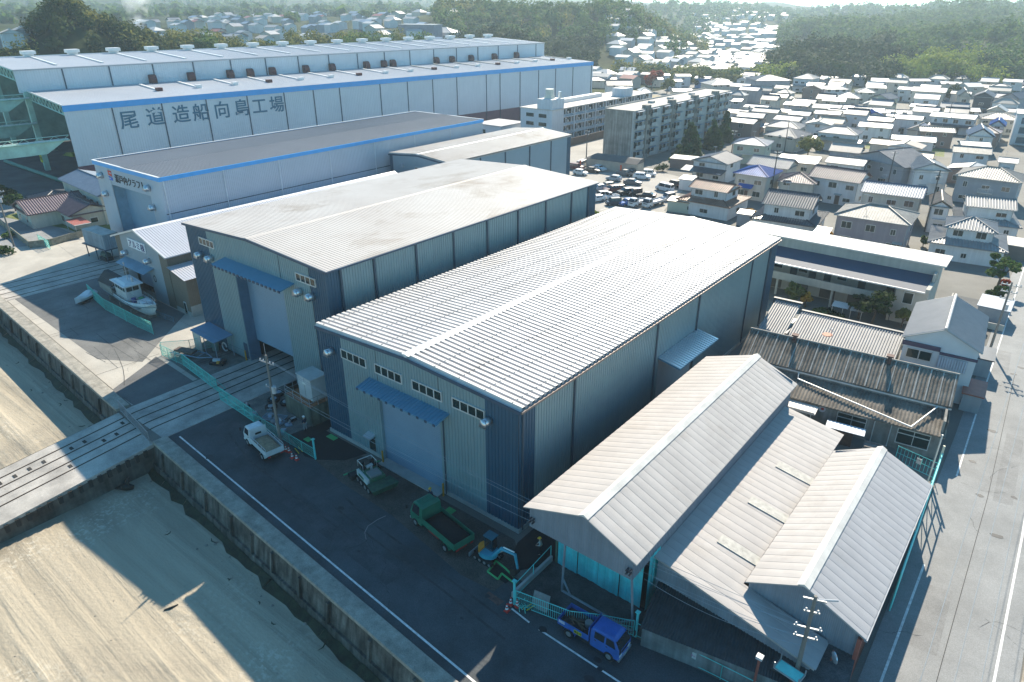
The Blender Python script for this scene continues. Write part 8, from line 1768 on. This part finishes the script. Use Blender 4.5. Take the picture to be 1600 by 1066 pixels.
for k in range(14): MB().box(-2.5+k*.28, -2.46+k*.28, -1.075, -1.051, 1.4, 2.6).build('plank_batten', m_galvcap, wh)
MB().tube([(.2, 0, 3.9), (.2, 0, 6.6)], [.06, .04], 6).tube([(.2, 0, 6.5), (.2, 0, 6.8)], .12, 6).tube([(.2, -.7, 5.4), (.2, .7, 5.4)], .03, 5).build('mast', m_ins, wh); MB().tube([(.9, .3, 3.9), (1.2, .3, 4.7)], [.2, .12], 8).build('radar', m_ins, wh)
MB().hexa([(-8.2, -1.6, 2.3), (-2.8, -1.5, 2.6), (-2.8, 1.5, 2.6), (-8.2, 1.6, 2.3), (-8.2, -.3, 3.6), (-2.8, -.3, 3.8), (-2.8, .3, 3.8), (-8.2, .3, 3.6)]).build('awning', mat('awning_black', (.02, .026, .028), .8, var=.3), bt)
MB().box(-8.0, -3.0, -1.5, -1.42, 1.3, 2.4).build('side_curtain', mat('curtain', (.22, .22, .2), .8), bt)
MB().tube([(2.3, -.5, 1.36), (2.3, -.5, 2.0)], .33, 10).build('blue_drum', mat('drum_blue', (.02, .06, .25), .5), bt); MB().tube([(2.9, .3, 1.36), (2.9, .3, 2.0)], .36, 10).build('green_tub', mat('tub_green', (.03, .3, .12), .5), bt)
MB().box(4.0, 5.8, -.7, .7, 1.5, 2.2).build('white_hatch', mat('roof_white', (.6, .62, .63)), bt, bevel=.08)
mb = MB()
for x in (-6, -2, 2, 5.5): mb.box(x-.2, x+.2, -1.2, 1.2, -.33, .32)
mb.pieces('keel_block', mat('grey_wood', (.2, .18, .16)), bt)
q = at(134, 472, 0); t = thing('dinghy', 'small dinghy under a white cover on a trolley by the boat', 'boat', (q.x, q.y, .03), R(-60)); s2 = []
for k in range(7): f = k/6; w = .85*(1-max(0, (f-.45)/.55)**2)+.02; x = -1.9+3.8*f; s2.append([(x, -w, .95), (x, -w*.7, .5), (x, 0, .4), (x, w*.7, .5), (x, w, .95), (x, w*.5, 1.25+.2*math.sin(f*9)), (x, -w*.5, 1.2+.2*math.sin(f*7))])
MB().rings(s2).build('cover', mat('cover_white', (.6, .62, .64), .7), t); MB().box(-1.4, 1.2, -.5, .5, .2, .38).build('trolley', m_under, t)
for s in (-.6, .6): wheel(t, 0, s, .2, .12)
# ------------------------------------------------------------------ people
def person(label, x, y, rz, shirt, trousers, helmet, pose, z=.03):
    """one skinned body; clothes, helmet and boots are its parts. faces +x"""
    t = thing('person', label, 'person', (x, y, z), R(rz)); skin = mat('skin', (.45, .27, .19), .6)
    def grow(name, pts, edges, rad, m, root=0, sub=1):
        me = bpy.data.meshes.new(name); me.from_pydata(pts, edges, []); me.update(); me.materials.append(m); o = bpy.data.objects.new(name, me); C.objects.link(o); o.parent = t
        md = o.modifiers.new('skin', 'SKIN'); md.use_smooth_shade = True; sv = me.skin_vertices[0].data
        for i, r in enumerate(rad): sv[i].radius = (r, r) if not isinstance(r, tuple) else r; sv[i].use_root = (i == root)
        sb_ = o.modifiers.new('smooth', 'SUBSURF'); sb_.levels = sub; sb_.render_levels = sub; return o
    ll, rl = pose['lf'], pose['rf']; lh, rh = pose['lh'], pose['rh']; le, re_ = pose['le'], pose['re']; lean = pose.get('lean', 0); hd = pose.get('head', 0)
    sh = (lean, 0, 1.38)
    pts = [(0, 0, .92), (lean*.4, 0, 1.12), (lean*.9, 0, 1.34), (lean+.01, 0, 1.47), (lean+.03+hd, 0, 1.58), (lean+.04+hd, 0, 1.68)]; rad = [(.13, .15), (.12, .14), (.12, .17), .055, .085, .07]
    E_ = [(0, 1), (1, 2), (2, 3), (3, 4), (4, 5)]
    def add(p, r, par): pts.append(p); rad.append(r); E_.append((par, len(pts)-1)); return len(pts)-1
    i = add((lean+.13+hd, 0, 1.60), .018, 4)                       # nose
    for s, f, kx in ((1, ll, pose.get('lk', .06)), (-1, rl, pose.get('rk', .06))):
        a = add((0, s*.1, .86), .09, 0); b = add((f[0]*.5+kx, s*.11, .47), .06, a); c = add((f[0], s*.11+f[1], .09), .042, b); add((f[0]+.15, s*.12+f[1], .04), .035, c)
    for s, e_, h_ in ((1, le, lh), (-1, re_, rh)):
        a = add((lean, s*.2, 1.38), .06, 2); b = add(e_, .042, a); c = add(h_, .03, b); d = (Vector(h_)-Vector(e_)).normalized(); pm = Vector(h_)+d*.07; q = add(tuple(pm), .028, c)
        sd = d.cross(Vector((1, 0, .01))).normalized()
        for k in range(4):
            L = (.055, .07, .075, .06)[k]; o_ = pm+sd*(k-1.5)*.021+d*.02; m1 = add(tuple(o_+d*L*.5), .009, q); add(tuple(o_+d*L+Vector((.02, 0, 0))), .008, m1)
        tb = add(tuple(Vector(h_)+d*.03+sd*-.045), .01, c); add(tuple(Vector(h_)+d*.07+sd*-.06), .008, tb)
    grow('body', pts, E_, rad, skin)
    J = [(0, 0, .88), (lean*.4, 0, 1.12), (lean*.9, 0, 1.36), (lean, 0, 1.44)]; jr = [(.145, .165), (.145, .165), (.14, .185), .075]; je = [(0, 1), (1, 2), (2, 3)]
    for s, e_, h_ in ((1, le, lh), (-1, re_, rh)):
        n = len(J); J += [(lean, s*.2, 1.39), e_, tuple(Vector(e_).lerp(Vector(h_), .92))]; jr += [.078, .058, .045]; je += [(2, n), (n, n+1), (n+1, n+2)]
    grow('jacket', J, je, jr, shirt)
    K = [(0, 0, .93)]; kr = [(.14, .165)]; ke = []
    for s, f, kx in ((1, ll, pose.get('lk', .06)), (-1, rl, pose.get('rk', .06))):
        n = len(K); K += [(0, s*.1, .84), (f[0]*.5+kx, s*.11, .47), (f[0], s*.11+f[1], .13)]; kr += [.105, .08, .068]; ke += [(0, n), (n, n+1), (n+1, n+2)]
    grow('trousers', K, ke, kr, trousers)
    for s, f in ((1, ll), (-1, rl)):
        y_ = s*.115+f[1]; MB().hexa([(f[0]-.09, y_-.05, .0), (f[0]+.19, y_-.045, .0), (f[0]+.19, y_+.045, .0), (f[0]-.09, y_+.05, .0), (f[0]-.08, y_-.045, .13), (f[0]+.15, y_-.03, .07), (f[0]+.15, y_+.03, .07), (f[0]-.08, y_+.045, .13)]).build('boot', m_under, t, False, .015)
    hx = lean+.04+hd; mb = MB(); mb.rings([[(hx+r_*1.12*math.cos(a), r_*math.sin(a), z_) for a in [2*math.pi*k/14 for k in range(14)]] for r_, z_ in ((.125, 1.655), (.12, 1.70), (.095, 1.76), (.05, 1.795), (.01, 1.80))]); mb.box(hx+.1, hx+.19, -.07, .07, 1.65, 1.665); mb.build('helmet', helmet, t, False)
    for s in (-1, 1):
        MB().tube([(lean+.105+hd, s*.032, 1.625), (lean+.118+hd, s*.032, 1.625)], .011, 6).build('eye', m_under, t); MB().tube([(lean+.03+hd, s*.082, 1.59), (lean+.03+hd, s*.098, 1.60)], [.028, .02], 6).build('ear', skin, t)
    MB().box(lean+.108+hd, lean+.115+hd, -.022, .022, 1.545, 1.553).build('mouth', mat('lip', (.3, .1, .09), .6), t)
    return t
m_navyc = mat('navy_cloth', (.015, .022, .05), .9); m_hy = mat('helmet_yellow', (.75, .42, .03), .4); m_hw = mat('helmet_white', (.7, .7, .7), .4); m_lt = mat('pale_cloth', (.38, .42, .40), .9); m_dk = mat('dark_cloth', (.02, .02, .022), .9)
person('worker in navy overalls and yellow helmet walking toward the green dump truck', 16.6, -1.9, 250, m_navyc, m_navyc, m_hy, dict(lf=(.22, 0), rf=(-.2, 0), lk=.1, rk=.05, le=(-.05, .27, 1.12), lh=(.12, .26, .92), re=(.02, -.28, 1.12), rh=(.2, -.24, .95)))
person('worker in pale vest, dark trousers and yellow helmet on the black asphalt path', 28.0, -.9, 215, m_lt, m_dk, m_hy, dict(lf=(.06, .02), rf=(-.04, -.02), le=(.08, .26, 1.12), lh=(.28, .14, 1.02), re=(.08, -.26, 1.12), rh=(.28, -.12, 1.0), lean=.06))
person('worker with white helmet and navy jacket standing at the concrete platform', -2.0, -1.7, 190, m_navyc, mat('grey_cloth', (.3, .32, .33), .9), m_hw, dict(lf=(.05, .02), rf=(-.02, -.02), le=(.02, .27, 1.12), lh=(.2, .2, .98), re=(.02, -.27, 1.12), rh=(.15, -.22, .95)))
person('worker leaning over the paver hopper in dark clothes and yellow helmet', 23.2, -2.9, 90, m_dk, m_dk, m_hy, dict(lf=(.1, .02), rf=(-.1, -.02), le=(.15, .24, 1.1), lh=(.34, .16, .95), re=(.15, -.24, 1.1), rh=(.34, -.16, .95), lean=.16, hd=.05)) if False else None
# orange banner flags in the car park
for k, (x, y) in enumerate(((668, 250), (190, 190))):
    q = at(880+x*.13125, 240+y*.13125); t = thing('banner_flag', ('orange banner flag beside the grey pickup', 'orange banner flag near the maroon car')[k], 'flag', (q.x, q.y, 0)); MB().tube([(0, 0, 0), (0, 0, 2.6)], .03, 5).build('pole', m_ins, t); MB().box(.04, .6, -.01, .01, .9, 2.5).build('cloth', mat('orange_cloth', (.6, .10, .03), .8), t)
# ------------------------------------------------------------------ haze
def haze():
    m = bpy.data.materials.new('haze_air'); m.use_nodes = True; n = m.node_tree.nodes; l = m.node_tree.links
    n.remove(n['Principled BSDF']); v = n.new('ShaderNodeVolumePrincipled'); v.inputs['Color'].default_value = (.70, .88, 1.0, 1)
    v.inputs['Density'].default_value = .00019; v.inputs['Anisotropy'].default_value = .38
    l.new(v.outputs[0], n['Material Output'].inputs['Volume'])
    o = MB().box(X0-20, X1+20, -320, Y1+20, -6, 150).build('haze', m, None); o['kind'] = 'stuff'; o['label'] = 'pale bluish haze over the far town and hills'
haze()
